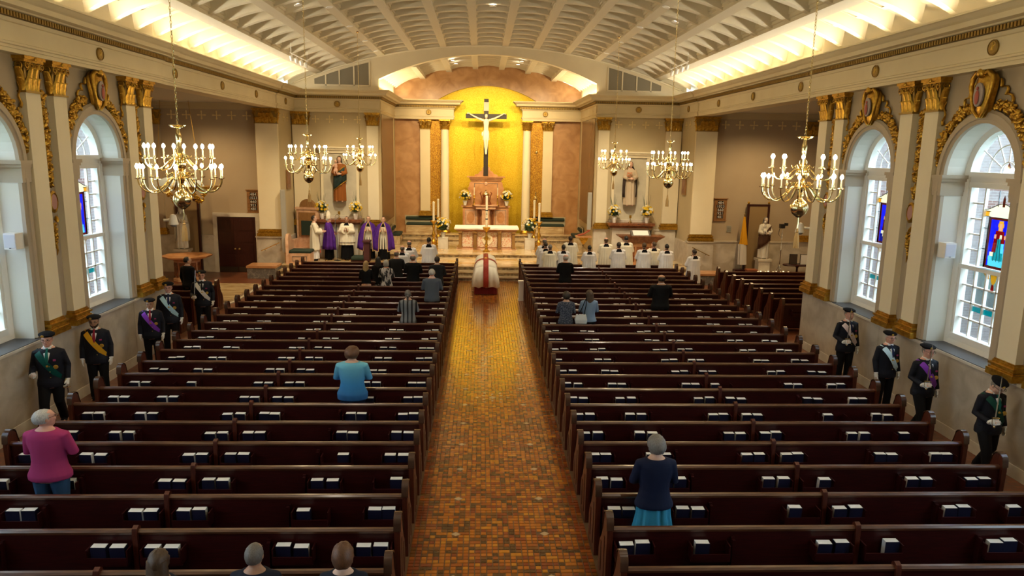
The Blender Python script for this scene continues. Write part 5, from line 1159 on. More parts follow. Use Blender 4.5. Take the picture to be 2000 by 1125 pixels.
# ---- hair, hats
HAIR = {}
def hairmesh(style):
    if style in HAIR: return HAIR[style]
    g = random.Random(style); b = MB(); nu, nv = 24, 16
    R = {'short': (.084, .110, .112), 'fringe': (.083, .109, .108), 'curly': (.106, .132, .138), 'bob': (.100, .122, .128), 'long': (.098, .120, .126), 'bun': (.086, .112, .116), 'thin': (.081, .107, .108)}[style]
    C0 = Vector((0, -.008, 1.648)); idx = {}; vs = []
    for i in range(nv+1):
        for j in range(nu):
            t = PI*i/nv; a = 2*PI*j/nu; d = Vector((math.sin(t)*math.cos(a), math.sin(t)*math.sin(a), math.cos(t)))
            q = 1+(g.uniform(-.05, .05) if style in ('curly', 'bob', 'long') else g.uniform(-.015, .015))
            idx[i, j] = len(vs); vs.append(Vector((d.x*R[0]*q, d.y*R[1]*q, d.z*R[2]*q))+C0)
    low = {'short': -.62, 'fringe': -.55, 'curly': -.75, 'bob': -1.1, 'long': -1.1, 'bun': -.6, 'thin': -.5}[style]; fs = []
    for i in range(nv):
        for j in range(nu):
            t = PI*(i+.5)/nv; a = 2*PI*(j+.5)/nu; x, y, z = math.sin(t)*math.cos(a), math.sin(t)*math.sin(a), math.cos(t)
            lim = low if y < -.1 else (-.15 if y < .35 else .42+.3*(y-.35))
            if style in ('bob', 'long') and y < .45: lim = -1.1 if y < .25 else -.5
            if style == 'fringe' and z > .36+.25*(-y): continue
            if z > lim: fs.append((idx[i, j], idx[i+1, j], idx[i+1, (j+1) % nu], idx[i, (j+1) % nu]))
    b.add(vs, fs)
    if style == 'long':
        n = 15; b.loft([[(w_*math.cos(a), -.05-d_*math.sin(a), z) for a in [-.3+(PI+.6)*i/n for i in range(n+1)]]+[(w_*.6*math.cos(a), -.04-d_*.55*math.sin(a), z) for a in [-.3+(PI+.6)*(n-i)/n for i in range(n+1)]] for z, w_, d_ in ((1.68, .096, .065), (1.58, .105, .075), (1.46, .11, .085), (1.36, .095, .08), (1.30, .05, .06))])
    if style == 'bob':
        n = 13; b.loft([[(w_*math.cos(a), -.03-d_*math.sin(a), z) for a in [-.4+(PI+.8)*i/n for i in range(n+1)]]+[(w_*.7*math.cos(a), -.03-d_*.5*math.sin(a), z) for a in [-.4+(PI+.8)*(n-i)/n for i in range(n+1)]] for z, w_, d_ in ((1.66, .098, .09), (1.58, .102, .095), (1.53, .085, .08))])
    if style == 'bun':
        b.ell((0, -.125, 1.60), (.035, .035, .04), 8, 6); b.tube([(0, -.12, 1.60), (0, -.13, 1.52), (.01, -.115, 1.44)], [.03, .028, .012], 8)
    HAIR[style] = b.mesh('hair', plain('hair', (.05,.03,.02), .6), ang=80, fix=False); return HAIR[style]
HC = {k: mat('hair_'+k, c, .55, col2=tuple(x*.6 for x in c), nsc=45, stretch=(3, 3, .6)) for k, c in dict(grey=(.20,.185,.165), white=(.50,.49,.46), black=(.010,.008,.007), dark=(.030,.018,.012), brown=(.075,.042,.02), auburn=(.13,.055,.022), blond=(.42,.28,.12), salt=(.14,.125,.11)).items()}
SKM = {k: mat('skin_'+k, c, .5, col2=tuple(x*.85 for x in c), nsc=12) for k, c in dict(fair=(.66,.40,.29), pink=(.68,.36,.27), tan=(.48,.26,.16), pale=(.72,.48,.36)).items()}
EYE = MB().ell((0, 0, 0), (.010, .006, .007), 8, 5).mesh('eye', plain('dark_eye', (.02,.014,.01), .2))
BROW = MB().tube([(-.018, 0, -.002), (0, .004, .003), (.018, 0, -.002)], [.003, .0045, .003], 5).mesh('eyebrow', plain('eyebrow_hair', (.06,.04,.03), .7))
MOUTH = MB().ell((0, 0, 0), (.024, .006, .006), 8, 4).mesh('mouth', plain('lips', (.34,.11,.09), .5))
gl = MB()
for s in (-1, 1): gl.tube([(s*.036+.024*math.cos(2*PI*i/12), 0, .019*math.sin(2*PI*i/12)) for i in range(13)], .0028, 4, cap=False); gl.tube([(s*.06, 0, .004), (s*.08, -.10, .004)], .0028, 4)
gl.tube([(-.012, .002, .004), (.012, .002, .004)], .0028, 4); GLASSES = gl.mesh('glasses', X['blackmetal'])
BEARD = MB().loft([[(w_*math.cos(a), .01+d_*math.sin(a), z) for a in [PI*i/10 for i in range(11)]]+[(w_*.7*math.cos(a), .01+d_*.6*math.sin(a), z) for a in [PI*(10-i)/10 for i in range(11)]] for z, w_, d_ in ((1.60, .075, .082), (1.56, .07, .095), (1.525, .045, .085), (1.512, .02, .07))]).mesh('beard', HC['dark'])
BER = MB().lathe([(.082, 0), (.088, .012), (.118, .028), (.122, .05), (.09, .072), (.03, .080), (0, .081)], n=18, sy=1.12)
BER.v = [(x*1.0, y-.012, z+.10*max(0, -y)*-.2+ .12*x*.35) for x, y, z in BER.v]; BERm = BER.mesh('beret', X['black'])
BADGE = MB().lathe([(0, 0), (.024, 0), (.022, .006), (0, .008)], n=12).xf(Matrix.Rotation(-PI/2, 4, 'X')).mesh('badge', X['goldflat'])
# ---- garments
GAR = {}
def ripple(a, z, amp, n, ph=0): return amp*(math.sin(n*a+ph)+.45*math.sin(n*1.7*a+ph*2.3))
def gar(kind, aR, aL, legs, fn, vox=.0125, sm=2):
    k = (kind, aR, aL, legs)
    if k not in GAR:
        b = fn(); GAR[k] = remesh(b, kind, X['black'], vox, sm) if vox else b.mesh(kind, X['black'], ang=60)
    return GAR[k]
def sleeves(b, aR, aL, r, end=1.0):
    for s, a in ((1, aR), (-1, aL)):
        S, E, W, d = ARM[a]; m = lambda p: Vector((s*p[0], p[1], p[2])); S, E, W = m(S), m(E), m(W); D = (W-E)
        b.tube([S+Vector((-s*.03, 0, .0)), S, S.lerp(E, .5), E, E.lerp(W, .5), E+D*end], [r[0]*1.02, r[0], r[1], r[2], r[3], r[4]], 12)
def jacket(aR, aL, hem=.78, puff=.018, fem=0):
    b = MB(); R = []
    for z in (hem, .86, .96, 1.06, 1.18, 1.30, 1.38, 1.44, 1.48):
        rx, ry, cy = TOR(z); e = puff+(.012 if z < .9 else 0)
        R.append(ell_ring(z, rx+e-(.012*fem if 1 < z < 1.2 else 0)+(.015*fem if z < .95 else 0), ry+e, cy, 24))
    b.loft(R); sleeves(b, aR, aL, (.070, .062, .056, .05, .045), .97); return b
def trousers(legs):
    b = MB(); b.loft([ell_ring(z, TOR(z)[0]+.008, TOR(z)[1]+.008, 0, 20) for z in (.78, .86, .96, 1.02)])
    for s in (1, -1):
        hp, kn, an = LEGS[legs][0 if s > 0 else 1]; m = lambda p: (s*p[0], p[1], p[2])
        b.tube([m(hp), m(tuple((hp[i]+kn[i])/2 for i in range(3))), m(kn), m(tuple((kn[i]+an[i])/2 for i in range(3))), m((an[0], an[1], an[2]-.02))], [.108, .095, .078, .072, .070], 12)
    return b
def shoes(legs):
    b = MB()
    for s in (1, -1):
        an = LEGS[legs][0 if s > 0 else 1][2]
        b.ell((s*an[0], an[1]+.05, an[2]-.045), (.05, .14, .045), 10, 6)
    return b
def robe(top, hem, r0, r1, amp, n, aR=None, aL=None, sl=None, ph=0, gap=0, sy=.72):
    b = MB(); m = 140; R = []
    zs_ = [hem+(top-hem)*i/14 for i in range(15)]
    for z in zs_:
        f = (top-z)/(top-hem); rx, ry, cy = TOR(max(.80, z)); e = .016
        rx2 = max(rx+e, r0+(r1-r0)*f) if z < 1.36 else rx+e; ry2 = max(ry+e, (r0+(r1-r0)*f)*sy) if z < 1.36 else ry+e
        am = amp*min(1, max(0, (1.40-z)/.6))
        R.append([((rx2+ripple(a, z, am, n, ph))*math.cos(a), cy+(ry2+ripple(a, z, am, n, ph))*math.sin(a), z) for a in [2*PI*i/m for i in range(m)]])
    b.loft(R)
    if sl: sleeves(b, aR, aL, sl[:5], sl[5])
    return b
def dress_collar():
    b = MB()
    for q in (-1, 1):
        R = []
        for z in (1.345, 1.39, 1.43, 1.465, 1.50):
            rx, ry, cy = TOR(z); w_ = .105 if z < 1.45 else .075
            R.append([(u*w_, cy+q*(max(.055, (ry+.016)*math.sqrt(max(.1, 1-(u*w_/(rx+.03))**2)))+.006), z) for u in (-1, -.6, -.2, .2, .6, 1)])
        b.loft(R, False, False)
    b.lathe([(.098, 1.445), (.080, 1.47), (.068, 1.49), (.063, 1.545)], (0, -.004, 0), 16); return b
def skirt_(hem, r1, amp=.014, n=11): return robe(.87, hem, .165, r1, amp, n, sy=.8)
def cope():
    b = MB(); m = 90; R = []; g0 = .42
    for z, rx, ry, cy in ((1.53, .085, .085, -.01), (1.49, .13, .11, -.01), (1.44, .225, .135, -.005), (1.36, .275, .165, .0), (1.2, .335, .20, .02), (1.0, .40, .235, .03), (.8, .43, .26, .03), (.62, .45, .28, .03), (.45, .47, .30, .03)):
        am = .024*min(1, max(0, (1.40-z)/.5)); R.append([((rx+ripple(a, z, am, 9, 1))*math.cos(a), cy+(ry+ripple(a, z, am, 9, 1))*math.sin(a), z-(.10*max(0, math.sin(a))**3 if z < .7 else 0)) for a in [PI/2+g0*(.55+.45*min(1, (1.53-z)*3))+(2*PI-2*g0*(.55+.45*min(1, (1.53-z)*3)))*i/m for i in range(m+1)]])
    b.loft(R, False, False); return b, R
def ball(p, r, b): return b.ell(p, (r,)*3, 8, 6)
def sashmesh():
    b = MB(); n = 44; z0, kk = 1.20, 1.55; R = []
    for i in range(n):
        a = 2*PI*i/n; x = .15*math.cos(a); 
        for _ in range(6):
            z = max(.90, min(1.45, z0+kk*x)); rx, ry, cy = TOR(z); x = (rx+.028)*math.cos(a)
        y = cy+(ry+.030)*math.sin(a); z = max(.90, min(1.47, z0+kk*x))
        up_ = Vector((-.75, 0, .66)) if abs(math.cos(a)) < .8 else Vector((-.3*math.copysign(1, math.cos(a)), 0, .3))
        R.append([Vector((x, y, z))-up_*.05, Vector((x*1.0, y+.004*math.sin(a), z)), Vector((x, y, z))+up_*.05])
    b.loft([list(c) for c in zip(*R)], True, False); return b
def shirtfront():
    b = MB(); R = []
    for z, w_ in ((1.505, .06), (1.46, .055), (1.40, .045), (1.32, .028), (1.24, .006)):
        rx, ry, cy = TOR(z); y = cy+(ry+.022 if z < 1.45 else ry+.004); R.append([(-w_, y-.004, z), (0, y+.006, z), (w_, y-.004, z)])
    b.loft(R, False, False); b.lathe([(.068, 1.475), (.064, 1.52)], (0, 0, 0), 14); return b
def tie():
    b = MB(); R = []
    for z, w_ in ((1.495, .018), (1.475, .02), (1.465, .013), (1.40, .022), (1.32, .027), (1.24, .010)):
        rx, ry, cy = TOR(z); y = cy+(ry+.034 if z < 1.45 else ry+.018); R.append([(-w_, y, z), (0, y+.006, z), (w_, y, z)])
    return b.loft(R, False, False)
def glove(s, a):
    b = MB(); S, E, W, d = ARM[a]; hand(b, s, W, d, .75 if a in ('hold', 'fist', 'clasp') else .25, 1.18)
    D = (Vector(W)-Vector(E)).normalized(); Wv = Vector((s*W[0], W[1], W[2])); D = Vector((s*D.x, D.y, D.z)); b.tube([Wv-D*.05, Wv+D*.02], [.038, .036], 8); return b
def setm(o, m):
    if not o.material_slots: return o
    o.material_slots[0].link = 'OBJECT'; o.material_slots[0].material = m; return o
def person(label, x, y, H, rz=0, z=0, pose=('clasp', 'clasp'), legs='stand', skin='fair', hair=('short', 'dark'), head=(0, 0), girth=1.0, wear=(), glasses=False, beret=False, group=None, beard=False, mouth=True):
    t = thing('person', label, 'person', (x, y, z), rz, group); k = H/1.755; t.scale = (k*girth, k*girth, k)
    aR, aL = pose; pit, yaw = head
    setm(obj('body', body(aR, aL, legs, pit, yaw), t), SKM[skin])
    M = headM(pit, yaw); R = M.to_euler()
    def onhead(n, me, p): 
        o = obj(n, me, t); q = M @ Vector(p); o.location = q; o.rotation_euler = R; return o
    for s in (-1, 1): onhead('eye', EYE, (s*.033, .100, 1.652)); onhead('eyebrow', BROW, (s*.034, .103, 1.676))
    onhead('mouth', MOUTH, (0, .106, 1.578))
    def athead(n, me):
        o = obj(n, me, t); o.matrix_basis = M; return o
    if hair: setm(athead('hair', hairmesh(hair[0])), HC[hair[1]])
    if beard: athead('beard', BEARD)
    if glasses: onhead('glasses', GLASSES, (0, .118, 1.650))
    if beret:
        o = onhead('beret', BERm, (0, -.008, 1.688)); onhead('badge', BADGE, (.035, .112, 1.735))
    for w_ in wear: w_(t, aR, aL, legs)
    return t
def W(n, kind, fn, m, vox=.0125, sm=2):
    def f(t, aR, aL, legs):
        return setm(obj(n, gar(kind, aR, aL, legs, lambda: fn(aR, aL, legs), vox, sm), t), m)
    return f
def Wshared(n, kind, fn, m, vox=None):
    def f(t, aR, aL, legs):
        if kind not in GAR: GAR[kind] = remesh(fn(), kind, X['black'], vox) if vox else fn().mesh(kind, X['black'], ang=60)
        return setm(obj(n, GAR[kind], t), m)
    return f
cl = lambda n, c, r=.8, **k: plain('cloth_'+n, c, r, spec=.15, **k)
def suit(coat, pants, shirt=(.75,.75,.75)):
    return (W('jacket', 'jacket', lambda a, b, l: jacket(a, b), coat), W('trousers', 'trousers', lambda a, b, l: trousers(l), pants), W('shoes', 'shoes', lambda a, b, l: shoes(l), X['black'], None), Wshared('shirt_collar', 'collar', lambda: MB().lathe([(.074, 1.475), (.068, 1.525)], (0, -.004, 0), 16), cl('white', shirt)))
def topbot(top, bot, skirt=False, hem=.80, coll=None):
    r = [W('top', 'top%.2f' % hem, lambda a, b, l: jacket(a, b, hem, .022, 1), top)]
    if skirt: r.append(Wshared('skirt', 'skirt%.2f' % skirt, lambda: skirt_(skirt, .27), bot, .0125))
    else: r.append(W('trousers', 'trousers', lambda a, b, l: trousers(l), bot))
    r.append(W('shoes', 'shoes', lambda a, b, l: shoes(l), X['black'], None)); return tuple(r)
SURP, CREAMS = cl('white_linen', (.78,.78,.80), col2=(.68,.68,.72), nsc=3), cl('cream_linen', (.78,.74,.62), col2=(.70,.65,.52), nsc=3)
def server(m=SURP, hem=.42, cas=True):
    r = [W('surplice', 'surplice%.2f' % hem, lambda a, b, l: robe(1.47, hem, .225, .30, .011, 17, a, b, (.085, .085, .10, .10, .105, .92)), m, .0115, 1), Wshared('collar', 'scollar', dress_collar, X['black'])]
    if cas: r.append(Wshared('cassock', 'cassock', lambda: robe(.95, .05, .20, .26, .012, 11), X['black'], .0135))
    r.append(W('shoes', 'shoes', lambda a, b, l: shoes(l), X['black'], None)); return tuple(r)
NAVY = cl('navy_blazer', (.010,.011,.018), .65)
GOLDB = MB()
for z in (1.18, 1.08, .98): GOLDB.ell((-.03, TOR(z)[1]+TOR(z)[2]+.030, z), (.009, .005, .009), 6, 4)
def knight(sash, tiecol, up, gl_=True):
    r = list(suit(NAVY, cl('black_trousers', (.008,.008,.010))))
    r += [Wshared('shirt_front', 'shirtfront', shirtfront, cl('white', (.75,.75,.75))), Wshared('tie', 'tie', tie, tiecol), Wshared('sash', 'sash', sashmesh, sash), Wshared('button_row', 'buttons', lambda: GOLDB, X['goldflat'])]
    def bits(t, aR, aL, legs):
        for s, a in ((1, aR), (-1, aL)):
            setm(obj('glove', gar('glove%d' % s, a, '', '', lambda: glove(s, a), None), t), cl('white_glove', (.75,.75,.74)))
        p = TOR(1.16); obj('pocket_crest', BADGE, t, loc=(-.115, p[1]*.86+p[2]+.026, 1.16), scl=1.6)
        obj('sash_badge', BADGE, t, loc=(.0, TOR(1.2)[1]+TOR(1.2)[2]+.034, 1.19), scl=.8)
        obj('ribbon_medal', MB().bx(-.125, .112, 1.27, -.085, .120, 1.30).mesh('ribbon_medal', cl('medal_ribbon', (.30,.04,.12))), t, loc=(0, .03, 0))
    r.append(bits); return tuple(r)
def sword(label, x, y, rz, H, up, s=1):
    a = ARM['hold' if up else 'fist'][2]; k = H/1.755; d = Vector((s*ARM['hold' if up else 'fist'][3][0], ARM['hold' if up else 'fist'][3][1], ARM['hold' if up else 'fist'][3][2])).normalized()
    p = Vector((s*a[0], a[1], a[2]))+d*.09; c, q = math.cos(rz), math.sin(rz)
    t = thing('sword', label, 'sword', (x+k*(p.x*c-p.y*q), y+k*(p.x*q+p.y*c), k*p.z), rz, 'ceremonial swords')
    t.rotation_euler = (.06 if up else PI-.12, -.08*s if up else .04, rz)
    obj('blade', MB().loft([[(.014*w_, 0, z), (0, .004*w_, z), (-.014*w_, 0, z), (0, -.004*w_, z)] for z, w_ in ((.08, 1), (.55, .85), (.72, .5), (.78, .05))]).mesh('blade', mat('polished_steel', (.62,.63,.65), .22, 1) if 'steel' not in X else X['steel'], smooth=False), t)
    obj('grip', MB().lathe([(.014, -.07), (.016, 0), (.013, .06)], n=8).mesh('grip', X['black']), t)
    obj('guard', MB().bx(-.06, -.012, .06, .06, .012, .075).ell((0, 0, -.085), (.02, .02, .02), 8, 5).tube([(.055, 0, .065), (.05, 0, -.03), (.01, 0, -.085)], .005, 5).mesh('guard', X['brass']), t)
# ---- who stands where
X['steel'] = mat('polished_steel', (.62,.63,.65), .22, 1)
blk = cl('black_suit', (.006,.006,.007), .8); char = cl('charcoal_suit', (.018,.019,.022), .8)
PR = ROWY
person('blonde woman in black top and tan skirt, back to camera', -4.15, 24.25, 1.66, pose=('clasp', 'clasp'), skin='fair', hair=('long', 'blond'), wear=topbot(blk, cl('tan_skirt', (.36,.25,.17)), .55, .98), girth=.95)
person('dark-haired woman in black beside the blonde woman', -3.84, 24.95, 1.70, skin='tan', hair=('long', 'black'), wear=topbot(blk, cl('black_white_print', (.03,.03,.03), col2=(.5,.5,.5), nsc=12, lo=.6, hi=.62), .5), girth=.95)
stripe = cl('zebra_print', (.03,.03,.035), col2=(.52,.50,.50), nsc=5, ndet=2, stretch=(3,3,.8), lo=.48, hi=.52)
person('white-haired woman in a black and white patterned blouse', -3.52, 24.59, 1.65, skin='pink', hair=('bob', 'white'), wear=topbot(stripe, blk, False, .78), girth=1.02)
person('bald man in charcoal suit behind the white-robed clergy', -3.32, 25.90, 1.80, skin='pink', hair=('fringe', 'salt'), wear=suit(char, char), girth=1.1)
person('bald man in black suit standing before the black-haired mourner', -2.66, 25.05, 1.79, skin='pink', hair=('fringe', 'grey'), wear=suit(blk, blk), girth=1.18)
person('short-haired man in charcoal suit at the aisle end of his pew', -1.80, 24.62, 1.80, skin='tan', hair=('short', 'dark'), wear=suit(char, char), girth=1.08)
person('white-haired man in blue-grey suit at the aisle end of his pew', -1.80, 21.98, 1.79, skin='pink', hair=('short', 'white'), wear=suit(cl('blue_grey_suit', (.085,.105,.135)), char), girth=1.16)
strp = mat('grey_black_stripes', (.16,.17,.18), .8); N = strp.node_tree.nodes; wv = N.new('ShaderNodeTexWave'); wv.inputs['Scale'].default_value = 2.9; wv.bands_direction = 'X'
rp_ = N.new('ShaderNodeValToRGB'); rp_.color_ramp.elements[0].position = .28; rp_.color_ramp.elements[1].position = .34; rp_.color_ramp.elements[0].color = (.01, .01, .012, 1); rp_.color_ramp.elements[1].color = (.17, .18, .19, 1)
tc = N.new('ShaderNodeTexCoord'); strp.node_tree.links.new(tc.outputs['Object'], wv.inputs['Vector']); strp.node_tree.links.new(wv.outputs[0], rp_.inputs[0]); strp.node_tree.links.new(rp_.outputs[0], N['Principled BSDF'].inputs['Base Color'])
person('woman in grey cardigan with black vertical stripes, hair tied back', -2.26, 19.30, 1.64, skin='fair', hair=('bun', 'salt'), wear=topbot(strp, blk, False, .62), girth=1.1)
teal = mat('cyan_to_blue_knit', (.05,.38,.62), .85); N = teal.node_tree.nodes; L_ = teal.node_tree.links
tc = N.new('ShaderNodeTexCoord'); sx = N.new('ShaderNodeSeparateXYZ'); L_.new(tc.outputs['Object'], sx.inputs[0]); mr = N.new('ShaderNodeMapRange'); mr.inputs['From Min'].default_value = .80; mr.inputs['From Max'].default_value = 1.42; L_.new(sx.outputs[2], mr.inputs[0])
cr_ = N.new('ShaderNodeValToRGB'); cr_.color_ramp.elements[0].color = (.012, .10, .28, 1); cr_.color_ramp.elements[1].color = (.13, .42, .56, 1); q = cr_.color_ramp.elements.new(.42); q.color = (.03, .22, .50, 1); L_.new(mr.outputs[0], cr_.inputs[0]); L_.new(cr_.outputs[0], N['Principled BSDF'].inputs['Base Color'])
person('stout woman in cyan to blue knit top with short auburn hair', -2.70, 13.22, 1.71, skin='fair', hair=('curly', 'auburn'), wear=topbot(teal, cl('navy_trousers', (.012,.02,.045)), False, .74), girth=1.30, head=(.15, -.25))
person('grey-haired man in magenta polo shirt and jeans', -6.22, 9.66, 1.80, skin='pink', hair=('short', 'white'), wear=topbot(cl('magenta_polo', (.33,.035,.13)), cl('blue_jeans', (.035,.085,.17)), False, .80), girth=1.24, head=(-.05, -.7), glasses=True)
for x, px, hs, hc, lb, g_, sk in ((-3.42, 0, 'long', 'brown', 'woman with brown hair to her collar, head at the bottom edge', 1, 'fair'), (-2.50, 0, 'short', 'salt', 'man with short dark grey hair, head at the bottom edge', 1.05, 'tan'), (-1.64, 0, 'curly', 'auburn', 'person with short auburn hair and bare neck, head at the bottom edge', 1.02, 'pale')):
    t = person(lb, x, 6.62, 1.755, z={'long': -.28, 'short': -.215, 'curly': -.235}[hs], pose=('lap', 'lap'), legs='sit', hair=(hs, hc), skin=sk, girth=g_, wear=(W('top', 'topsit', lambda a, b, l: jacket(a, b, .86, .022, 1), cl('dark_navy_top', (.012,.016,.03))), W('trousers', 'trousers_sit', lambda a, b, l: trousers(l), blk)))
person('grey-haired man in black jacket near the white post', 2.70, 25.55, 1.77, skin='pink', hair=('fringe', 'white'), wear=suit(blk, blk), girth=1.12, head=(0, .35))
dots = cl('navy_dotted_blouse', (.03,.04,.065), col2=(.25,.27,.32), nsc=60, lo=.55, hi=.6)
person('dark-haired woman in dotted navy blouse', 2.02, 19.33, 1.62, skin='fair', hair=('curly', 'dark'), wear=topbot(dots, blk, False, .80), girth=1.05)
person('brown-haired woman in pale blue sweater with shoulder bag', 2.66, 19.42, 1.655, skin='fair', hair=('long', 'brown'), wear=topbot(cl('pale_blue_sweater', (.20,.29,.42)), blk, False, .84), girth=1.05, head=(0, .3))
bgt = thing('handbag', 'white shoulder bag hanging beside the woman in the pale blue sweater', 'bag', (2.42, 19.22, .78))
obj('bag_body', MB().loft([[(u*w_, v*d_, z) for u, v in ((-1, -1), (1, -1), (1, 1), (-1, 1))] for z, w_, d_ in ((0, .15, .07), (.1, .165, .075), (.24, .13, .05))]).mesh('bag_body', cl('white_leather', (.62,.66,.66), .5), smooth=False), bgt)
obj('strap', MB().tube([(-.08, 0, .22), (.02, -.06, .45), (.10, -.05, .66), (.13, .0, .72), (.14, .06, .5), (.08, 0, .22)], .012, 5).mesh('strap', X['black']), bgt)
person('heavy balding man in black sweater with white shirt collar', 5.05, 21.10, 1.82, skin='tan', hair=('fringe', 'dark'), wear=suit(blk, blk), girth=1.30)
nav = cl('dark_navy_sweater', (.008,.012,.035))
t = person('grey-haired woman in navy sweater and turquoise skirt', 1.98, 8.78, 1.76, skin='fair', hair=('curly', 'grey'), wear=topbot(nav, cl('turquoise_skirt', (.035,.25,.42)), .30, .82), girth=1.12, head=(.1, .2))
# altar servers, choir and clergy in white
S_ = [(-3.35, 28.14, 1.69, 'fringe', 'salt', 'pink', 'bald cleric in white surplice behind the charcoal-suited man', SURP, 0),
      (-3.18, 29.10, 1.77, 'fringe', 'salt', 'pink', 'bald cleric in white surplice nearer the altar steps than his bald neighbour', SURP, 0),
      (-2.44, 29.72, 1.84, 'short', 'black', 'fair', 'dark-haired cleric in white surplice with a small red cross at the hem', SURP, 0),
      (2.30, 29.80, 1.84, 'fringe', 'salt', 'pink', 'balding server in white at the aisle end, farthest of three heads', SURP, 0),
      (2.32, 29.40, 1.74, 'short', 'dark', 'fair', 'dark-haired server in white half hidden at the aisle end', SURP, 0),
      (2.46, 28.95, 1.71, 'short', 'grey', 'fair', 'grey-haired server in white with lace hem at the aisle end', CREAMS, 0),
      (3.02, 29.15, 1.68, 'short', 'black', 'tan', 'server with black skin-close hair behind the black-jacketed man', SURP, 0),
      (3.42, 30.16, 1.76, 'short', 'dark', 'tan', 'tall server in cream surplice near the bench corner', CREAMS, .16),
      (4.06, 29.00, 1.68, 'short', 'black', 'fair', 'black-haired server in white, alone between two taller men', SURP, 0),
      (4.92, 30.16, 1.70, 'fringe', 'brown', 'pink', 'balding ruddy server in cream surplice in the back line', CREAMS, .16),
      (5.26, 29.10, 1.81, 'short', 'dark', 'fair', 'dark-haired server in white before the ambo\'s near end', SURP, 0),
      (5.76, 30.16, 1.79, 'short', 'black', 'fair', 'black-haired server in cream surplice close to the ambo', CREAMS, .16),
      (6.30, 29.10, 1.80, 'short', 'brown', 'fair', 'brown-haired server in white before the ambo\'s far end', SURP, 0),
      (6.84, 29.72, 1.77, 'short', 'brown', 'pink', 'server in cream surplice turning his face beside the ambo', CREAMS, 0),
      (7.20, 29.00, 1.77, 'short', 'black', 'fair', 'black-haired server in white at the wall end of the line', SURP, 0),
      (7.95, 27.70, 1.74, 'short', 'dark', 'fair', 'server in white walking in the side aisle by the transept pews', SURP, 0)]
for i, (x, y, H, hs, hc, sk, lb, m, z) in enumerate(S_):
    person(lb, x, y, H, pose=('clasp', 'clasp'), skin=sk, hair=(hs, hc), wear=server(m), z=z, girth=1.06 if z == 0 else 1.12, head=(0, .5 if 'turning' in lb else 0), rz=.25 if 'walking' in lb else 0)
obj('hem_cross', MB().bx(-.02, -.01, 0, .02, .0, .22).bx(-.07, -.01, .12, .07, 0, .155).mesh('hem_cross', plain('red_embroidery', (.45,.06,.03)), smooth=False), bpy.data.objects[[o.name for o in bpy.data.objects if 'small red cross' in str(o.get('label'))][0]], loc=(.02, -.255, .47))
# sanctuary clergy
PUR = cl('purple_cope', (.085,.022,.26), .6, col2=(.055,.012,.18), nsc=5); GT = cl('gold_trim', (.55,.38,.16), .5)
def copewear(trim=True):
    def f(t, aR, aL, legs):
        if 'cope' not in GAR:
            b, R = cope(); GAR['cope'] = b.mesh('cope', X['black'], ang=70); e = MB()
            e.tube([Vector(p)+Vector((0, 0, .0)) for p in R[-1]], .012, 5); e.tube([r[0] for r in R], .016, 5); e.tube([r[-1] for r in R], .016, 5); GAR['copetrim'] = e.mesh('cope_trim', X['black'], ang=70)
        o = setm(obj('cope', GAR['cope'], t), PUR); so = o.modifiers.new('thick', 'SOLIDIFY'); so.thickness = .012
        if trim: setm(obj('cope_trim', GAR['copetrim'], t), GT)
    return f
alb = Wshared('alb', 'alb', lambda: robe(1.47, .45, .20, .235, .008, 13), CREAMS, .0125)
cass = Wshared('cassock', 'cassock2', lambda: robe(.95, .04, .20, .25, .012, 11), X['black'], .0135)
shoe = W('shoes', 'shoes', lambda a, b, l: shoes(l), X['black'], None)
coll = Wshared('collar', 'scollar', dress_collar, X['black'])
t = person('young cleric in long cream robe facing the bishop', -7.60, 32.10, 1.98, rz=-1.35, z=.48, pose=('open', 'open'), skin='fair', hair=('short', 'dark'), wear=(W('dalmatic', 'dalmatic', lambda a, b, l: robe(1.47, .42, .23, .29, .010, 9, a, b, (.09, .09, .10, .11, .12, .8)), CREAMS, .0125), Wshared('under_alb', 'underalb', lambda: robe(.6, .08, .22, .24, .01, 13), SURP, .0135), shoe), girth=.95)
obj('red_bands', MB().bx(-.07, .19, 1.10, .07, .225, 1.22).bx(-.08, .21, .30, .08, .235, .44).mesh('red_bands', plain('red_embroidery', (.45,.06,.03)), smooth=False), t)
t = person('bishop in white mitre and purple cope holding a crozier', -7.05, 32.45, 1.90, rz=-1.25, z=.48, pose=('hold', 'clasp'), skin='pink', hair=('thin', 'white'), glasses=True, wear=(alb, copewear(False), cass, shoe), girth=.98)
mi = MB(); mi.loft([[(.088*k*math.cos(a), .112*k*math.sin(a)*(1 if z < .1 else max(.15, 1-(z-.1)*4.2)), z) for a in [2*PI*i/18 for i in range(18)]] for z, k in ((0, 1), (.10, 1.14), (.20, 1.02), (.29, .5), (.335, .1))])
obj('mitre', mi.mesh('mitre', cl('white_mitre', (.74,.68,.55)), ang=60), t, loc=(0, 0, 1.675), rot=(0, 0, PI/2), label='cream pointed mitre')
cz = thing('crozier', 'silver crozier with curled head held by the bishop', 'staff', (-6.72, 32.28, .48))
obj('staff', MB().lathe([(.014, 0), (.014, 1.75), (.02, 1.78), (.012, 1.82)], n=8).mesh('staff', X['steel']), cz)
obj('crook', MB().tube([(0, 0, 1.82)]+[(.10-.10*math.cos(a)*(1-a*.06), 0, 1.92+.10*math.sin(a)*(1-a*.06)) for a in [i*.5 for i in range(12)]], .012, 6).mesh('crook', X['steel']), cz)
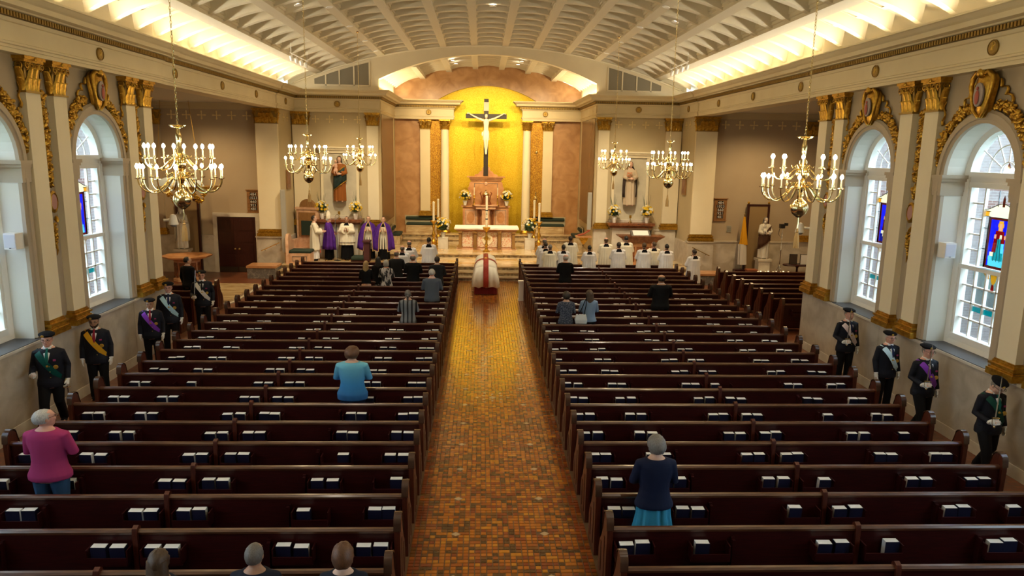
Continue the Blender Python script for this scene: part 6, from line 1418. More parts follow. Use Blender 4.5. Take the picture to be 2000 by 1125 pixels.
t = person('priest in cream lace-edged surplice over black cassock, hands joined', -6.24, 32.40, 1.92, rz=PI, z=.48, pose=('pray', 'pray'), skin='tan', hair=('short', 'black'), wear=(W('surplice', 'surplice_wide', lambda a, b, l: robe(1.47, .62, .25, .33, .010, 13, a, b, (.10, .10, .12, .12, .12, .85)), CREAMS, .0125), coll, Wshared('cassock', 'cassock', lambda: robe(.95, .05, .20, .26, .012, 11), X['black'], .0135), shoe), girth=1.0)
obj('lace_line', MB().lathe([(.345, 0), (.35, .008), (.345, .016)], n=30, sy=.74).mesh('lace_line', plain('grey_lace', (.25,.22,.2))), t, loc=(0, .0, .72))
for x, lb, y in ((-5.32, 'young cleric in purple cope beside the prie-dieu, hands joined', 32.60), (-4.64, 'young cleric in purple cope nearest the bench corner, hands joined', 32.45)):
    person(lb, x, y, 1.93, rz=PI, z=.48, pose=('pray', 'pray'), skin='fair', hair=('short', 'brown' if 'prie' in lb else 'dark'), wear=(alb, coll, copewear(), cass, shoe), girth=.98)
# honour guard
dk_ = lambda n, c: cl(n, c, .6)
Kn = [(-8.43, 13.60, 1.86, dk_('green_sash', (.004,.07,.06)), dk_('green_tie', (.01,.12,.09)), ('hold', 'fist'), 0, 'honour guard in dark green sash, nearest on the door side', ('fringe', 'grey'), True, False, 'pink'),
      (-8.40, 15.22, 1.82, dk_('yellow_sash', (.72,.38,.02)), dk_('red_tie', (.25,.015,.03)), ('down', 'down'), 0, 'bearded honour guard in yellow sash', ('short', 'dark'), True, True, 'tan'),
      (-8.25, 17.47, 1.72, dk_('purple_sash', (.23,.05,.50)), dk_('red_tie', (.25,.015,.03)), ('down', 'down'), 0, 'honour guard in purple sash and red tie on the door side', ('fringe', 'grey'), True, False, 'tan'),
      (-8.35, 18.78, 1.88, dk_('ice_blue_sash', (.45,.68,.75)), dk_('navy_tie', (.01,.015,.05)), ('down', 'down'), 0, 'tall honour guard in icy blue sash on the door side', ('fringe', 'grey'), True, False, 'pink'),
      (-8.32, 20.95, 1.83, dk_('white_sash', (.68,.66,.62)), dk_('black_tie', (.01,.01,.012)), ('hold', 'fist'), 1, 'honour guard in plain white sash beside the transept pews', ('fringe', 'grey'), True, False, 'pink'),
      (8.35, 16.40, 1.84, dk_('pink_white_sash', (.70,.60,.64)), dk_('navy_tie', (.01,.015,.05)), ('hold', 'down'), 1, 'honour guard in pinkish white sash, farthest on the flag side', ('fringe', 'grey'), False, False, 'pink'),
      (8.30, 14.55, 1.75, dk_('pale_blue_sash', (.52,.70,.80)), dk_('navy_tie', (.01,.015,.05)), ('down', 'down'), 0, 'honour guard with moustache in pale blue sash on the flag side', ('fringe', 'white'), True, False, 'pink'),
      (8.33, 13.28, 1.81, dk_('purple_sash', (.23,.05,.50)), dk_('black_tie', (.01,.01,.012)), ('hold', 'down'), 1, 'honour guard in purple sash holding up a sword, flag side', ('fringe', 'grey'), True, False, 'pink'),
      (8.33, 11.40, 1.77, dk_('dark_green_sash', (.006,.05,.035)), dk_('green_tie', (.01,.12,.09)), ('hold', 'down'), 1, 'honour guard in dark green sash with bowed head, nearest on the flag side', ('fringe', 'grey'), True, False, 'fair')]
for i, (x, y, H, sash, ti, pose, upr, lb, hr, gls, brd, sk) in enumerate(Kn):
    yaw = (-.28 if x < 0 else .28); bow = .55 if 'bowed' in lb else .1
    person(lb, x, y, H, rz=PI+(.30 if x < 0 else .12), pose=pose, legs='step' if i in (0, 7, 8) else 'stand', skin=sk, hair=hr, head=(bow, 0), wear=knight(sash, ti, upr), glasses=gls, beret=True, beard=brd, girth=1.08, group=None)
    if upr or i == 0: sword('bright upright sword held by the %s' % lb.split(',')[0] if upr else 'sheathed sword pointing down at the side of the guard in dark green', x, y, PI+(.30 if x < 0 else .12), H*1.0, bool(upr), 1 if upr else -1)
person('man in black suit turned away beside the marble font', -9.85, 23.85, 1.80, rz=-.35, pose=('down', 'down'), skin='fair', hair=('short', 'black'), wear=suit(blk, blk), girth=1.05, head=(0, -.6))
# ================================================================ STATUES
def statue(label, loc, rz, H, m_robe, m_skin, m_hair, veil=None, cloak=None, child=None, arms='clasp', grp=None, halo=False):
    t = thing('statue', label, 'statue', loc, rz, grp); k = H/1.755; t.scale = (k, k, k)
    setm(obj('body', body(arms, arms, 'stand', .12, 0), t), m_skin)
    rb_ = lambda a, b_, l: robe(1.47, .03, .20, .24, .014, 9, a, b_, (.075, .075, .085, .09, .085, .85))
    setm(obj('robe', gar('statue_robe', arms, arms, 'stand', lambda: rb_(arms, arms, 0), .013), t), m_robe)
    if veil:
        b = MB(); R = []
        for z, rx, ry, cy, g0 in ((1.765, .03, .04, -.01, .2), (1.74, .075, .085, -.02, .9), (1.68, .098, .118, -.02, .95), (1.58, .11, .12, -.03, 1.0), (1.46, .18, .14, -.03, 1.1), (1.30, .25, .16, -.02, 1.15), (1.0, .29, .19, -.02, 1.1), (.6, .30, .21, -.02, 1.1), (.35, .29, .21, -.02, 1.1)):
            am = .012*max(0, min(1, (1.5-z)/.4)); R.append([((rx+ripple(a, z, am, 8))*math.cos(a), cy+(ry+ripple(a, z, am, 8))*math.sin(a), z) for a in [PI/2+g0*.75+(2*PI-1.5*g0)*i/40 for i in range(41)]])
        b.loft(R, False, False); o = setm(obj('veil', b.mesh('veil', X['black'], ang=70), t), veil); so = o.modifiers.new('thick', 'SOLIDIFY'); so.thickness = .014
    elif m_hair: setm(obj('hair', hairmesh('long' if cloak else 'short'), t), m_hair)
    if cloak:
        b = MB(); R = []
        for z, rx, ry, g0 in ((1.20, .235, .18, .3), (1.05, .245, .19, .2), (.85, .25, .195, .1), (.62, .25, .195, .05)):
            R.append([((rx+ripple(a, z, .012, 7, 2))*math.cos(a), (ry+ripple(a, z, .012, 7, 2))*math.sin(a), z-.20*math.cos(a)) for a in [2*PI*i/60 for i in range(60)]])
        b.loft(R, True, False); o = setm(obj('mantle', b.mesh('mantle', X['black'], ang=70), t), cloak[0]); so = o.modifiers.new('thick', 'SOLIDIFY'); so.thickness = .012
        e = MB(); e.tube([Vector(p) for p in R[0]+R[0][:1]], .022, 6); e.tube([Vector(p) for p in R[-1]+R[-1][:1]], .016, 6); setm(obj('mantle_border', e.mesh('mantle_border', X['black'], ang=70), t), cloak[1])
    if child:
        b = MB(); b.ell((.10, .20, 1.38), (.07, .06, .13), 10, 7); b.ell((.10, .215, 1.56), (.055, .06, .068), 10, 8)
        b.tube([(.15, .22, 1.44), (.19, .27, 1.40), (.16, .30, 1.36)], [.03, .025, .018], 6); b.tube([(.07, .22, 1.27), (.05, .30, 1.20), (.06, .30, 1.08)], [.045, .038, .024], 6); b.tube([(.13, .22, 1.27), (.14, .30, 1.20), (.14, .30, 1.08)], [.045, .038, .024], 6)
        setm(obj('child_figure', remesh(b, 'child_figure', SK, .012), t), child)
    return t
stone = mat('white_statue_stone', (.52,.51,.46), .55, col2=(.44,.43,.39), nsc=6)
ROB, BLUE = cl('rust_robe', (.27,.09,.02), .6), cl('dark_teal_mantle', (.035,.065,.06), .6, col2=(.02,.03,.03), nsc=6)
statue('painted statue of a mother with gilded blue mantle holding a child', (-6.70, YN-.25, 2.97), PI, 2.02, ROB, SKM['fair'], HC['brown'], None, (BLUE, X['gold']), SKM['fair'])
t = statue('painted statue of a nun with brown cloak holding roses', (6.48, YN-.25, 2.97), PI, 2.0, cl('pale_habit', (.52,.42,.30), .7), SKM['fair'], None, cl('dark_brown_cloak', (.045,.03,.025), .7))
rs = MB(); g = random.Random(2)
for i in range(14): rs.ell((.08+g.uniform(-.09, .09), .27+g.uniform(-.03, .03), 1.25+g.uniform(-.07, .12)), (.03, .03, .03), 6, 4)
obj('roses', rs.mesh('roses', plain('rose_petals', (.55,.22,.10), .6), fix=False), t, kind='stuff')
statue('white stone statue of a veiled praying woman on a pedestal', (-12.75, 30.75, 1.12), PI, 1.72, stone, stone, None, stone, None, None, 'pray')
t = statue('statue of a bearded man in brown cloak carrying a child', (11.95, 30.95, .95), PI, 1.78, mat('statue_plaster', (.60,.57,.50), .5), mat('statue_skin', (.55,.44,.36), .5), HC['grey'], None, (cl('brown_mantle', (.10,.05,.03), .6), cl('brown_mantle', (.10,.05,.03))), mat('statue_child', (.58,.55,.50), .5))
for nm, x, y, h, lb in (('pedestal', -12.75, 30.75, 1.12, 'grey marble pedestal with roses under the praying stone statue'), ('pedestal', 11.95, 30.95, .95, 'white plinth under the cloaked man and child statue')):
    t = thing(nm, lb, 'pedestal', (x, y, 0)); mm_ = X['marblecap'] if x > 0 else X['marble']
    obj('block', MB().bx(-.25, -.22, .1, .25, .22, h-.1).mesh('block', mm_, smooth=False), t); obj('foot', MB().bx(-.32, -.28, 0, .32, .28, .1).mesh('foot', mm_, smooth=False), t); obj('cap', MB().bx(-.30, -.27, h-.1, .30, .27, h).mesh('cap', mm_, smooth=False), t)
# wooden shrine frames behind the transept statues
for x, lb, zt_ in ((-12.75, 'dark wooden frame with panel behind the praying stone statue', 3.15), (11.80, 'dark wooden frame with gilt finials behind the cloaked man statue', 3.25)):
    t = thing('wooden_shrine', lb, 'frame', (x, 31.45, 0)); dw = X['doorwood']
    obj('panel', MB().bx(-.40, .02, .2, .40, .06, zt_).mesh('panel', plain('ochre_panel', (.26,.17,.075), .6), smooth=False), t)
    for q in (-1, 1):
        p = obj('post', MB().bx(q*.40, 0, 0, q*.50, .09, zt_).mesh('post', dw, smooth=False), t); obj('finial', MB().ell((q*.45, .045, zt_+.06), (.05, .05, .065), 8, 6).mesh('finial', X['gold']), p)
    obj('top_bar', MB().bx(-.42, 0, zt_-.08, .42, .09, zt_).mesh('top_bar', dw, smooth=False), t)
# ================================================================ OTHER FURNISHINGS
# ambo
t = thing('ambo', 'wide boat-topped marble ambo with reading slope and microphone', 'lectern', (6.72, 31.9, .48))
obj('body', MB().bx(-.62, -.20, 0, .62, .30, .98).mesh('body', X['pink'], smooth=False), t)
for x in (-.42, .0, .42): obj('inset_panel', MB().bx(x-.17, -.22, .15, x+.17, -.19, .82).mesh('inset_panel', X['rouge'], smooth=False), t)
b = MB(); b.loft([[(-w_, -d_, z), (w_, -d_, z), (w_, .34, z), (-w_, .34, z)] for z, w_, d_ in ((.98, .66, .24), (1.06, .74, .30), (1.10, .74, .30), (1.28, 1.02, .42), (1.31, 1.02, .42))]); obj('boat_top', b.mesh('boat_top', X['rouge'], smooth=False), t)
obj('reading_slope', MB().add([(-.42, -.30, 1.31), (.42, -.30, 1.31), (.42, .1, 1.52), (-.42, .1, 1.52), (-.42, .1, 1.31), (.42, .1, 1.31)], [(0, 1, 2, 3), (4, 5, 1, 0), (3, 2, 5, 4), (0, 3, 4), (1, 5, 2)]).mesh('reading_slope', plain('grey_slope', (.12,.11,.10), .5), smooth=False), t)
obj('book', MB().add([(-.34, -.27, 1.345), (.34, -.27, 1.345), (.34, .05, 1.515), (-.34, .05, 1.515), (-.34, -.27, 1.33), (.34, -.27, 1.33), (.34, .05, 1.49), (-.34, .05, 1.49)], [(0, 1, 2, 3), (4, 7, 6, 5), (0, 4, 5, 1), (1, 5, 6, 2), (2, 6, 7, 3), (3, 7, 4, 0)]).mesh('book', X['pages'], smooth=False), t)
mic = MB().tube([(.48, .2, 1.3), (.46, .18, 1.5), (.30, .05, 1.68), (-.02, -.1, 1.78), (-.10, -.12, 1.80)], .009, 5); mic.ell((-.13, -.13, 1.80), (.03, .02, .02), 6, 4); mic.box((.5, .1, 1.42), (.05, .05, .2)); obj('microphone', mic.mesh('microphone', X['blackmetal']), t)
# bishop's throne and stall
t = thing('throne', 'tall marble and wood throne with rounded crest behind the cream-robed cleric', 'chair', (-8.15, 33.0, .48), -.25)
obj('back', MB().bx(-.52, .10, 0, .52, .30, 2.15).bx(-.58, .06, 2.15, .58, .32, 2.25).mesh('back', X['pinklight'], smooth=False), t)
obj('back_panel', MB().bx(-.40, .06, .95, .40, .11, 2.02).mesh('back_panel', X['oak'], smooth=False), t)
obj('cushion_back', MB().bx(-.26, .02, 1.0, .26, .07, 1.65).mesh('cushion_back', X['green'], smooth=False), t)
obj('crest', MB().prism([(-.36, 2.25)]+[(.36*math.cos(PI-PI*i/10), 2.25+.36*math.sin(PI*i/10)) for i in range(11)], lambda u, v, d: (u, d, v), .08, .30).mesh('crest', X['oak'], ang=40), t)
for q in (-1, 1): obj('arm_panel', MB().bx(q*.40, -.45, 0, q*.52, .12, .85).mesh('arm_panel', X['pinklight'], smooth=False), t)
obj('seat', MB().bx(-.40, -.42, 0, .40, .12, .45).mesh('seat', X['pinklight'], smooth=False), t)
t = thing('marble_stall', 'pink marble stall with curved end and green cushion at the sanctuary edge', 'bench', (-8.05, 31.25, .48), 0)
obj('curved_end', MB().prism([(-.30, 0), (.42, 0), (.42, .55), (.34, .95), (.20, 1.18), (.0, 1.28), (-.2, 1.25), (-.3, 1.1)], lambda u, v, d: (d, u, v), -.52, -.40).mesh('curved_end', X['pinklight'], ang=40), t)
obj('seat_block', MB().bx(-.40, -.28, 0, .50, .38, .46).mesh('seat_block', X['pinklight'], smooth=False), t)
fr = MB()
for q_ in ((-.25, .12, .35, .14), (-.25, .32, .35, .34), (-.25, .12, -.23, .34), (.33, .12, .35, .34)): fr.bx(q_[0], -.29, q_[1], q_[2], -.275, q_[3])
obj('inlay_line', fr.mesh('inlay_line', X['greymarble'], smooth=False), t); obj('seat_cushion', cushion(MB(), -.38, -.28, .46, .52, .36, .60).mesh('seat_cushion', X['green'], ang=50), t)
# prie-dieu
t = thing('kneeler_desk', 'dark maroon draped prie-dieu with green kneeling cushion before the purple copes', 'kneeler', (-5.42, 32.05, .48), 0)
obj('desk', MB().bx(-.02, -.25, 0, .22, .25, .86).bx(-.06, -.3, .86, .26, .3, .92).mesh('desk', plain('maroon_drape', (.06,.014,.016), .7), smooth=False), t)
obj('knee_cushion', cushion(MB(), -.55, -.28, .06, -.02, .28, .24).mesh('knee_cushion', X['green'], ang=50), t); obj('foot_board', MB().bx(-.57, -.3, 0, .24, .3, .06).mesh('foot_board', X['wood'], smooth=False), t)
def stand(lb, loc, h, headm=True):
    t = thing('microphone_stand', lb, 'stand', loc)
    obj('base', MB().lathe([(.15, 0), (.15, .015), (.03, .04), (.012, .06)], n=14).mesh('base', X['blackmetal']), t)
    obj('pole', MB().lathe([(.013, .03), (.013, h)], n=8).mesh('pole', X['blackmetal']), t); obj('microphone', MB().tube([(0, 0, h), (-.04, .03, h+.07), (-.10, .06, h+.10)], [.012, .02, .022], 6).mesh('microphone', X['blackmetal']), t)
stand('black microphone stand in front of the bishop', (-6.62, 32.05, .48), 1.55)
# hymn boards
def hymn(lb, loc):
    t = thing('hymn_board', lb, 'sign', loc)
    obj('board', MB().bx(-.27, -.03, 0, .27, 0, .92).mesh('board', X['oak'], smooth=False), t)
    obj('crown', MB().bx(-.31, -.07, .92, .31, 0, .96).bx(-.29, -.05, -.03, .29, 0, 0).mesh('crown', X['oak'], smooth=False), t)
    rail = MB().bx(-.25, -.05, 0, .25, -.03, .015).mesh('slat_rail', X['oak'], smooth=False)
    for i, s in enumerate(('484', '1023', '660', '921', '481')):
        z = .70-.155*i; obj('slat_rail', rail, t, loc=(0, 0, z-.012))
        cd = obj('number_card', MB().bx(-.045*len(s), -.042, z, .045*len(s), -.032, z+.135).mesh('number_card', X['black'], smooth=False), t)
        c = bpy.data.curves.new('digits', 'FONT'); c.body = s; c.size = .155; c.align_x = 'CENTER'; c.extrude = .002; c.space_character = 1.12; c.materials.append(X['pages'])
        tmp = bpy.data.objects.new('tmp', c); COL.objects.link(tmp); bpy.context.view_layer.update(); me = bpy.data.meshes.new_from_object(tmp.evaluated_get(bpy.context.evaluated_depsgraph_get())); bpy.data.objects.remove(tmp); me.name = 'digits'
        obj('digits', me, cd, loc=(0, -.045, z+.013), rot=(PI/2, 0, 0))
hymn('oak hymn number board beside the dark double doors', (-10.03, 31.69, 2.60)); hymn('oak hymn number board on the wall near the yellow flag', (9.82+.35, 31.69, 2.52))
# double doors
d = obj('door_1', None, kind='structure'); d.location = (-10.78, 31.66, 0)
dw = X['doorwood']
for s in (-1, 1):
    lf = obj('door_leaf', MB().bx(0, -.06, .01, s*.80, 0, 2.38).mesh('door_leaf', dw, smooth=False), d, loc=(0, 0, 0))
    for z0, z1 in ((.28, .78), (.88, 1.22), (1.32, 1.72), (1.82, 2.26)): obj('door_panel', MB().bx(s*.12, -.075, z0, s*.68, -.055, z1).mesh('door_panel', dw, smooth=False), lf)
    obj('kick_plate', MB().bx(s*.02, -.072, .03, s*.78, -.058, .24).mesh('kick_plate', plain('worn_kick_plate', (.045,.03,.02), .35, metal=.3), smooth=False), lf)
    obj('door_knob', MB().lathe([(.02, 0), (.02, .03), (.045, .05), (.05, .075), (.03, .1), (0, .105)], n=12).xf(Matrix.Translation((s*.09, -.055, 1.02)) @ Matrix.Rotation(PI/2, 4, 'X')).mesh('door_knob', X['brass']), lf)
obj('door_frame', MB().bx(-.98, -.09, 0, -.81, .02, 2.40).bx(.81, -.09, 0, .98, .02, 2.40).bx(-.98, -.09, 2.40, .98, .02, 2.56).mesh('door_frame', X['marblecap'], smooth=False), d)
# baptismal font
t = thing('font', 'wide octagonal rose marble font behind the man in the black suit', 'font', (-12.15, 29.6, 0))
obj('pedestal', MB().lathe([(.55, 0), (.55, .10), (.46, .14), (.50, .80), (.56, .86)], n=8, a0=PI/8).mesh('pedestal', X['pinklight'], smooth=False), t)
obj('bowl', MB().lathe([(.56, .86), (.95, .96), (.97, 1.02), (.80, 1.02), (.55, .93), (0, .92)], n=8, a0=PI/8).mesh('bowl', X['pink'], smooth=False), t)
for i in range(8): a = 2*PI*i/8; obj('side_panel', MB().bx(-.14, -.485, .2, .14, -.455, .75).mesh('side_panel', X['rouge'], smooth=False), t, rot=(0, 0, a))
# gilded canopy above the font
t = thing('canopy', 'gilded scrolled canopy hanging above the praying stone statue', 'canopy', (-12.5, 30.2, 3.05))
obj('tester', MB().bx(-1.25, -.5, .55, 1.25, .6, .62).bx(-1.3, -.55, .62, 1.3, .65, .70).mesh('tester', X['gold'], smooth=False), t)
obj('dome', MB().lathe([(1.0, .70), (.85, .9), (.5, 1.05), (0, 1.1)], n=16, sy=.5).mesh('dome', plain('pale_blue_canopy', (.42,.50,.58), .7)), t)
cb = MB(); g = random.Random(8)
for q in (-1, 0, 1): blobs(cb, [(q*.95-.28, -.5, .50), (q*.95-.12, -.5, .28), (q*.95, -.5, .10), (q*.95+.12, -.5, .28), (q*.95+.28, -.5, .50)], .09, 70, g, .06)
obj('scroll_drop', cb.mesh('scroll_drop', X['gold'], ang=60), t, kind='stuff')
for q in (-1, 1): obj('hanging_rope', MB().tube([(q*.9, 0, .7), (q*.55, 0, 4.05)], .012, 4).mesh('hanging_rope', X['oldgold_shade']), t)
# marble threshold, plinth block
t = thing('marble_block', 'grey veined marble block with a rose top slab by the dark doors', 'block', (-9.08, 30.5, 0))
obj('block', MB().bx(-.85, -.45, 0, .30, .45, .44).mesh('block', X['greymarble'], smooth=False), t); obj('top_slab', MB().bx(-.88, -.48, .44, .32, .45, .53).mesh('top_slab', X['pink'], smooth=False), t)
t = thing('marble_block', 'grey veined marble block with a rose top slab by the transept pews', 'block', (9.25, 29.9, 0))
obj('block', MB().bx(-.55, -.45, 0, .45, .45, .40).mesh('block', X['greymarble'], smooth=False), t); obj('top_slab', MB().bx(-.58, -.48, .40, .48, .45, .48).mesh('top_slab', X['pink'], smooth=False), t)
t = thing('marble_kerb', 'low rounded honey marble kerb on the transept floor by the doors', 'kerb', (-9.75, 26.6, 0))
pol = [(-.9, -1.6), (.5, -1.6), (.72, -1.45), (.80, -1.2), (.80, 1.7), (-.9, 1.7)]
obj('slab', MB().prism(pol, lambda u, v, d: (u, v, d), 0, .12).mesh('slab', X['step'], smooth=False), t); obj('border', MB().prism([(u*1.14, v*1.1) for u, v in pol], lambda u, v, d: (u, v, d), 0, .04).mesh('border', X['marblecap'], smooth=False), t)
# handrails on the pier bases
for s in (-1, 1):
    t = thing('handrail', 'short sloping brass handrail on the pier base, %s' % SIDE[s], 'handrail', (s*9.25, 31.28, 0))
    obj('rail', MB().tube([(s*.42, -.08, 1.0), (-s*.36, -.08, 1.36)], .02, 8).mesh('rail', X['brass']), t)
    for u, z in ((.26, 1.08), (-.22, 1.30)): obj('bracket', MB().tube([(s*u, 0, z-.05), (s*u, -.06, z-.05), (s*u, -.08, z)], .012, 5).mesh('bracket', X['bronze']), t)
# flag, candle rack, side table, camera light stand
t = thing('flag', 'furled yellow and white flag on a pole by the transept wall', 'flag', (11.12, 31.25, 0))
obj('pole', MB().lathe([(.015, 0), (.015, 2.75), (.03, 2.8), (.0, 2.92)], n=8).mesh('pole', X['brass']), t)
obj('foot', MB().bx(-.3, -.18, 0, .3, .18, .40).mesh('foot', X['wood'], smooth=False), t)
def furl(z0, z1, w0, w1): return MB().loft([[((w0+(w1-w0)*f)*math.cos(a)*(1+.25*math.sin(5*a))+.05*(1-f), .6*(w0+(w1-w0)*f)*math.sin(a), z0+(z1-z0)*f) for a in [2*PI*i/30 for i in range(30)]] for f in (0, .3, .6, 1)])
obj('yellow_half', furl(1.50, 2.72, .16, .035).mesh('yellow_half', cl('yellow_flag', (.62,.30,.015))), t, label='yellow half of the flag'); obj('white_half', furl(.62, 1.52, .17, .16).mesh('white_half', cl('white_flag', (.60,.56,.50))), t, label='white half of the flag')
t = thing('candle_rack', 'low rack of small glowing votive candles before the cloaked man statue', 'rack', (12.1, 30.3, 0))
obj('frame', MB().bx(-.9, -.2, .30, .9, .2, .40).bx(-.85, -.15, 0, -.8, .15, .3).bx(.8, -.15, 0, .85, .15, .3).mesh('frame', plain('mossy_rack', (.08,.075,.045), .6), smooth=False), t)
vg = MB().lathe([(.03, 0), (.035, .08), (.03, .08)], n=8).mesh('votive', plain('lit_votive', (.9,.75,.5), .4, emit=(1,.65,.3), es=1.6))
for i in range(10): obj('votive', vg, t, loc=(-.75+.165*i, -.05 if i % 2 else .08, .40))
t = thing('fire_box', 'terracotta planter box beside the candle rack', 'planter', (11.25, 30.35, 0)); obj('box', MB().bx(-.2, -.15, 0, .2, .15, .5).bx(-.23, -.18, .5, .23, .18, .56).mesh('box', plain('terracotta', (.28,.09,.035), .7), smooth=False), t)
t = thing('side_table', 'dark round pedestal table with framed cards in the transept corner', 'table', (13.35, 30.6, 0))
obj('top', MB().lathe([(0, .70), (.62, .70), (.65, .73), (.62, .76), (0, .76)], n=20, sy=.5).mesh('top', X['wood']), t); obj('leg', MB().lathe([(.25, 0), (.22, .04), (.05, .1), (.04, .6), (.12, .70)], n=10).mesh('leg', X['wood']), t)
for x, m, nm in ((-.22, plain('brown_frame', (.05,.03,.02)), 'dark framed card standing on the side table'), (.25, X['pages'], 'white framed card standing on the side table')):
    t = thing('framed_card', nm, 'card', (13.35+x, 30.55, .762)); obj('card', MB().bx(-.15, -.01, 0, .15, .02, .42).mesh('card', m, smooth=False), t); obj('frame', MB().bx(-.17, -.012, -.0, -.15, .022, .44).bx(.15, -.012, 0, .17, .022, .44).bx(-.17, -.012, .42, .17, .022, .44).mesh('frame', X['blackmetal'], smooth=False), t)
t = thing('tripod_camera', 'small camera on a tall silver tripod in the transept', 'tripod', (11.98, 29.2, 0))
obj('column', MB().lathe([(.016, .6), (.016, 1.5), (.03, 1.52), (.03, 1.56), (.012, 1.58), (.012, 2.45)], n=8).mesh('column', X['steel']), t)
lg = MB().tube([(0, 0, .95), (.42, 0, 0)], .014, 6).mesh('leg', X['steel'])
for i in range(3): obj('leg', lg, t, rot=(0, 0, 2*PI*i/3+.5))
obj('camera_body', MB().bx(-.12, -.1, 2.45, .06, .08, 2.62).bx(.06, -.05, 2.55, .2, .03, 2.66).tube([(-.1, 0, 2.5), (-.16, 0, 2.2), (-.02, 0, 2.05), (.0, 0, 2.3)], .012, 5).mesh('camera_body', X['blackmetal'], smooth=False), t)
# box loudspeakers in the window reveals, bell shaped sconces, column loudspeakers, plaques
for s in (-1, 1):
    yy = 13.05+.98-.03 if s < 0 else 13.30+.98-.03
    t = thing('box_loudspeaker', 'white box loudspeaker on the window jamb, %s' % SIDE[s], 'loudspeaker', (s*9.02, yy, 3.40), 0)
    obj('cabinet', MB().loft([[(u*w_, v-.02, z*h_) for u, z in ((-1, 0), (1, 0), (1, 1), (-1, 1))] for v, w_, h_ in ((0, .12, .30), (-.06, .13, .30), (-.22, .11, .30))]).mesh('cabinet', X['white'], smooth=False), t)
    obj('grille', MB().bx(-.10, -.245, .03, .10, -.238, .27).mesh('grille', plain('white_grille', (.62,.63,.64), .6), smooth=False), t); obj('badge', MB().bx(-.015, -.25, .02, .015, -.24, .03).mesh('badge', X['blackmetal'], smooth=False), t)
    t = thing('bell_sconce', 'white bell-shaped camera dome on a bracket at the end of the nave wall, %s' % SIDE[s], 'dome camera', (s*8.72, 19.95, 3.25), 0)
    obj('dome', MB().lathe([(.13, 0), (.125, .03), (.10, .12), (.09, .2), (.06, .26), (0, .28)], n=16).mesh('dome', X['white']), t, loc=(-s*.10, .08, 0)); obj('lens', MB().ell((-s*.10, .08, -.01), (.085, .085, .06), 12, 7).mesh('lens', plain('smoked_dome', (.25,.25,.26), .15)), t)
    obj('bracket', MB().tube([(s*.14, .02, .12), (s*.0, .08, .12), (-s*.1, .08, .15)], .035, 8).mesh('bracket', X['white']), t)
    t = thing('plaque', 'small brown framed relief on the pier return wall, %s' % SIDE[s], 'picture', (s*8.81, 32.7, 3.55), -s*PI/2)
    obj('frame', MB().bx(-.30, -.05, 0, .30, 0, .85).mesh('frame', X['oak'], smooth=False), t); obj('relief', MB().bx(-.23, -.06, .08, .23, -.045, .77).ell((0, -.06, .4), (.07, .03, .2), 8, 6).ell((-.1, -.06, .35), (.05, .03, .15), 8, 5).mesh('relief', plain('brown_relief', (.26,.13,.07), .6)), t)
for lb, loc, z0, z1 in (('tall thin grey column loudspeaker beside the pier, door side', (-8.66, 31.2, 0), .95, 3.6), ('tall thin grey column loudspeaker at the sanctuary opening, flag side', (4.66, 33.5, 0), 1.85, 3.55)):
    t = thing('column_loudspeaker', lb, 'loudspeaker', loc); gm = plain('grey_loudspeaker', (.42,.40,.35), .5)
    obj('cabinet', MB().bx(-.09, -.08, z0, .09, .08, z1).mesh('cabinet', gm, smooth=False), t); obj('grille', MB().bx(-.08, -.088, z0+.04, .08, -.078, z1-.04).mesh('grille', plain('grey_grille', (.36,.345,.30), .6), smooth=False), t); obj('pole', MB().lathe([(.015, .0 if z0 < 1.2 else z0-.1), (.015, z0)], n=8).mesh('pole', X['brass']), t)
t = thing('book_shelf_bracket', 'gilt wall bracket holding an open red book by the shrine pilaster', 'shelf', (4.42, 33.40, 1.50))
obj('shelf', MB().bx(-.38, -.22, .0, .34, .2, .07).mesh('shelf', X['pink'], smooth=False), t); obj('corbel', MB().loft([[(-.2*k, -.15*k, z), (.2*k, -.15*k, z), (.2*k, .2, z), (-.2*k, .2, z)] for z, k in ((-.35, .1), (-.15, .8), (0, 1))]).mesh('corbel', X['gold'], smooth=False), t)
obj('red_book', MB().prism([(-.28, .10), (0, .17), (.26, .34), (.27, .31), (0, .13), (-.27, .07)], lambda u, v, d: (u, d, v), -.15, .15).mesh('red_book', plain('red_book_cover', (.32,.06,.03), .5), smooth=False), t)
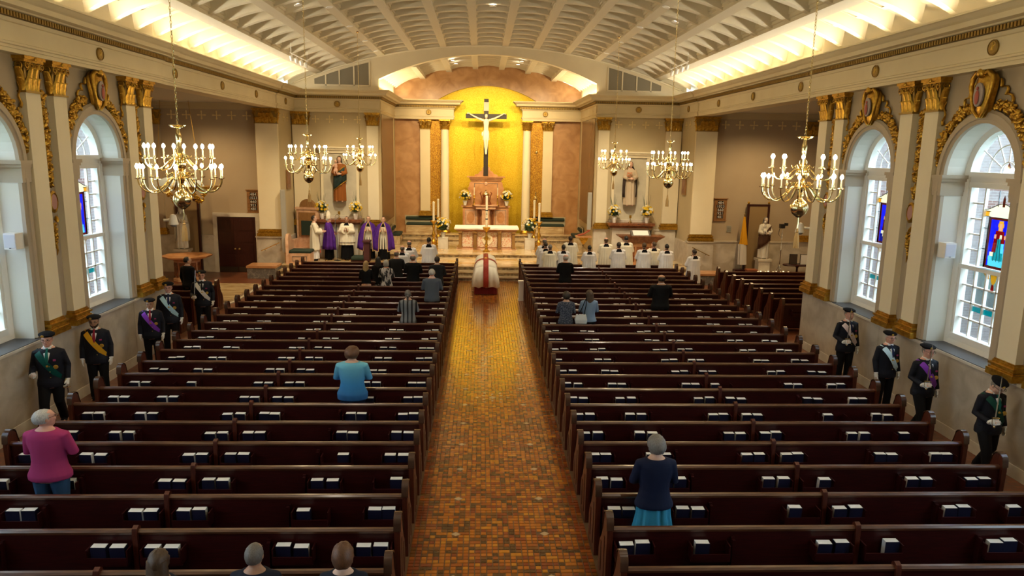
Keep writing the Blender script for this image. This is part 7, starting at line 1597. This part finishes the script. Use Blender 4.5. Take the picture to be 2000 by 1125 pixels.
t = thing('white_post', 'short white square post at the aisle end of the front pews', 'post', (1.16, 26.0, 0)); obj('shaft', MB().bx(-.09, -.09, .08, .09, .09, .68).mesh('shaft', X['white'], smooth=False), t); obj('foot', MB().bx(-.11, -.11, 0, .11, .11, .08).mesh('foot', X['white'], smooth=False), t); obj('cap', MB().bx(-.11, -.11, .68, .11, .11, .74).mesh('cap', X['white'], smooth=False), t)
t = thing('wall_thermostat', 'small grey grille plate on the transept wall near the flag', 'wall plate', (10.62, 31.69, 2.0)); obj('plate', MB().bx(-.10, -.02, 0, .10, 0, .28).mesh('plate', plain('grey_plate', (.34,.32,.26), .5), smooth=False), t)
for i in range(5): obj('louvre', MB().bx(-.08, -.026, .04+.045*i, .08, -.018, .06+.045*i).mesh('louvre', plain('dark_louvre', (.18,.17,.14), .5), smooth=False), t)
# sanctuary lamp hanging beside the column
t = thing('sanctuary_lamp', 'hanging brass sanctuary lamp before the amber mosaic, flag side', 'lamp', (2.58, YB-.35, 2.75))
obj('chain', MB().tube([(0, 0, .5), (0, 0, 4.15)], .008, 4).mesh('chain', X['oldgold_shade']), t); obj('bowl', MB().lathe([(0, -.2), (.04, -.16), (.10, .0), (.13, .12), (.10, .14), (.03, .3), (.05, .45), (0, .5)], n=14).mesh('bowl', X['brass']), t)
obj('upper_globe', MB().ell((0, 0, 2.55), (.07, .07, .10), 10, 7).mesh('upper_globe', X['brass']), t)
# clear track spotlights slung under the vault ends
for s in (-1, 1):
    t = thing('track_light', 'row of white track spotlights under the glowing vault edge, %s' % SIDE[s], 'track light', (s*6.9, 27.6, 8.25), 0)
    obj('track', MB().bx(-.02, -1.3, .28, .02, 1.3, .31).mesh('track', X['white'], smooth=False), t)
    for i in range(4):
        p = obj('spot_head', MB().lathe([(.05, 0), (.06, .02), (.06, .18), (.03, .2)], n=10).xf(Matrix.Rotation(.6, 4, 'X')).mesh('spot_head', X['white']), t, loc=(0, -1.1+.7*i, .05)); obj('yoke', MB().tube([(0, 0, .12), (0, 0, .25)], .012, 5).mesh('yoke', X['white']), p)
    for yy in (-1.2, 1.2): obj('drop_rod', MB().tube([(0, yy, .3), (0, yy, zv(6.9)-8.25+.1)], .008, 4).mesh('drop_rod', X['white']), t)
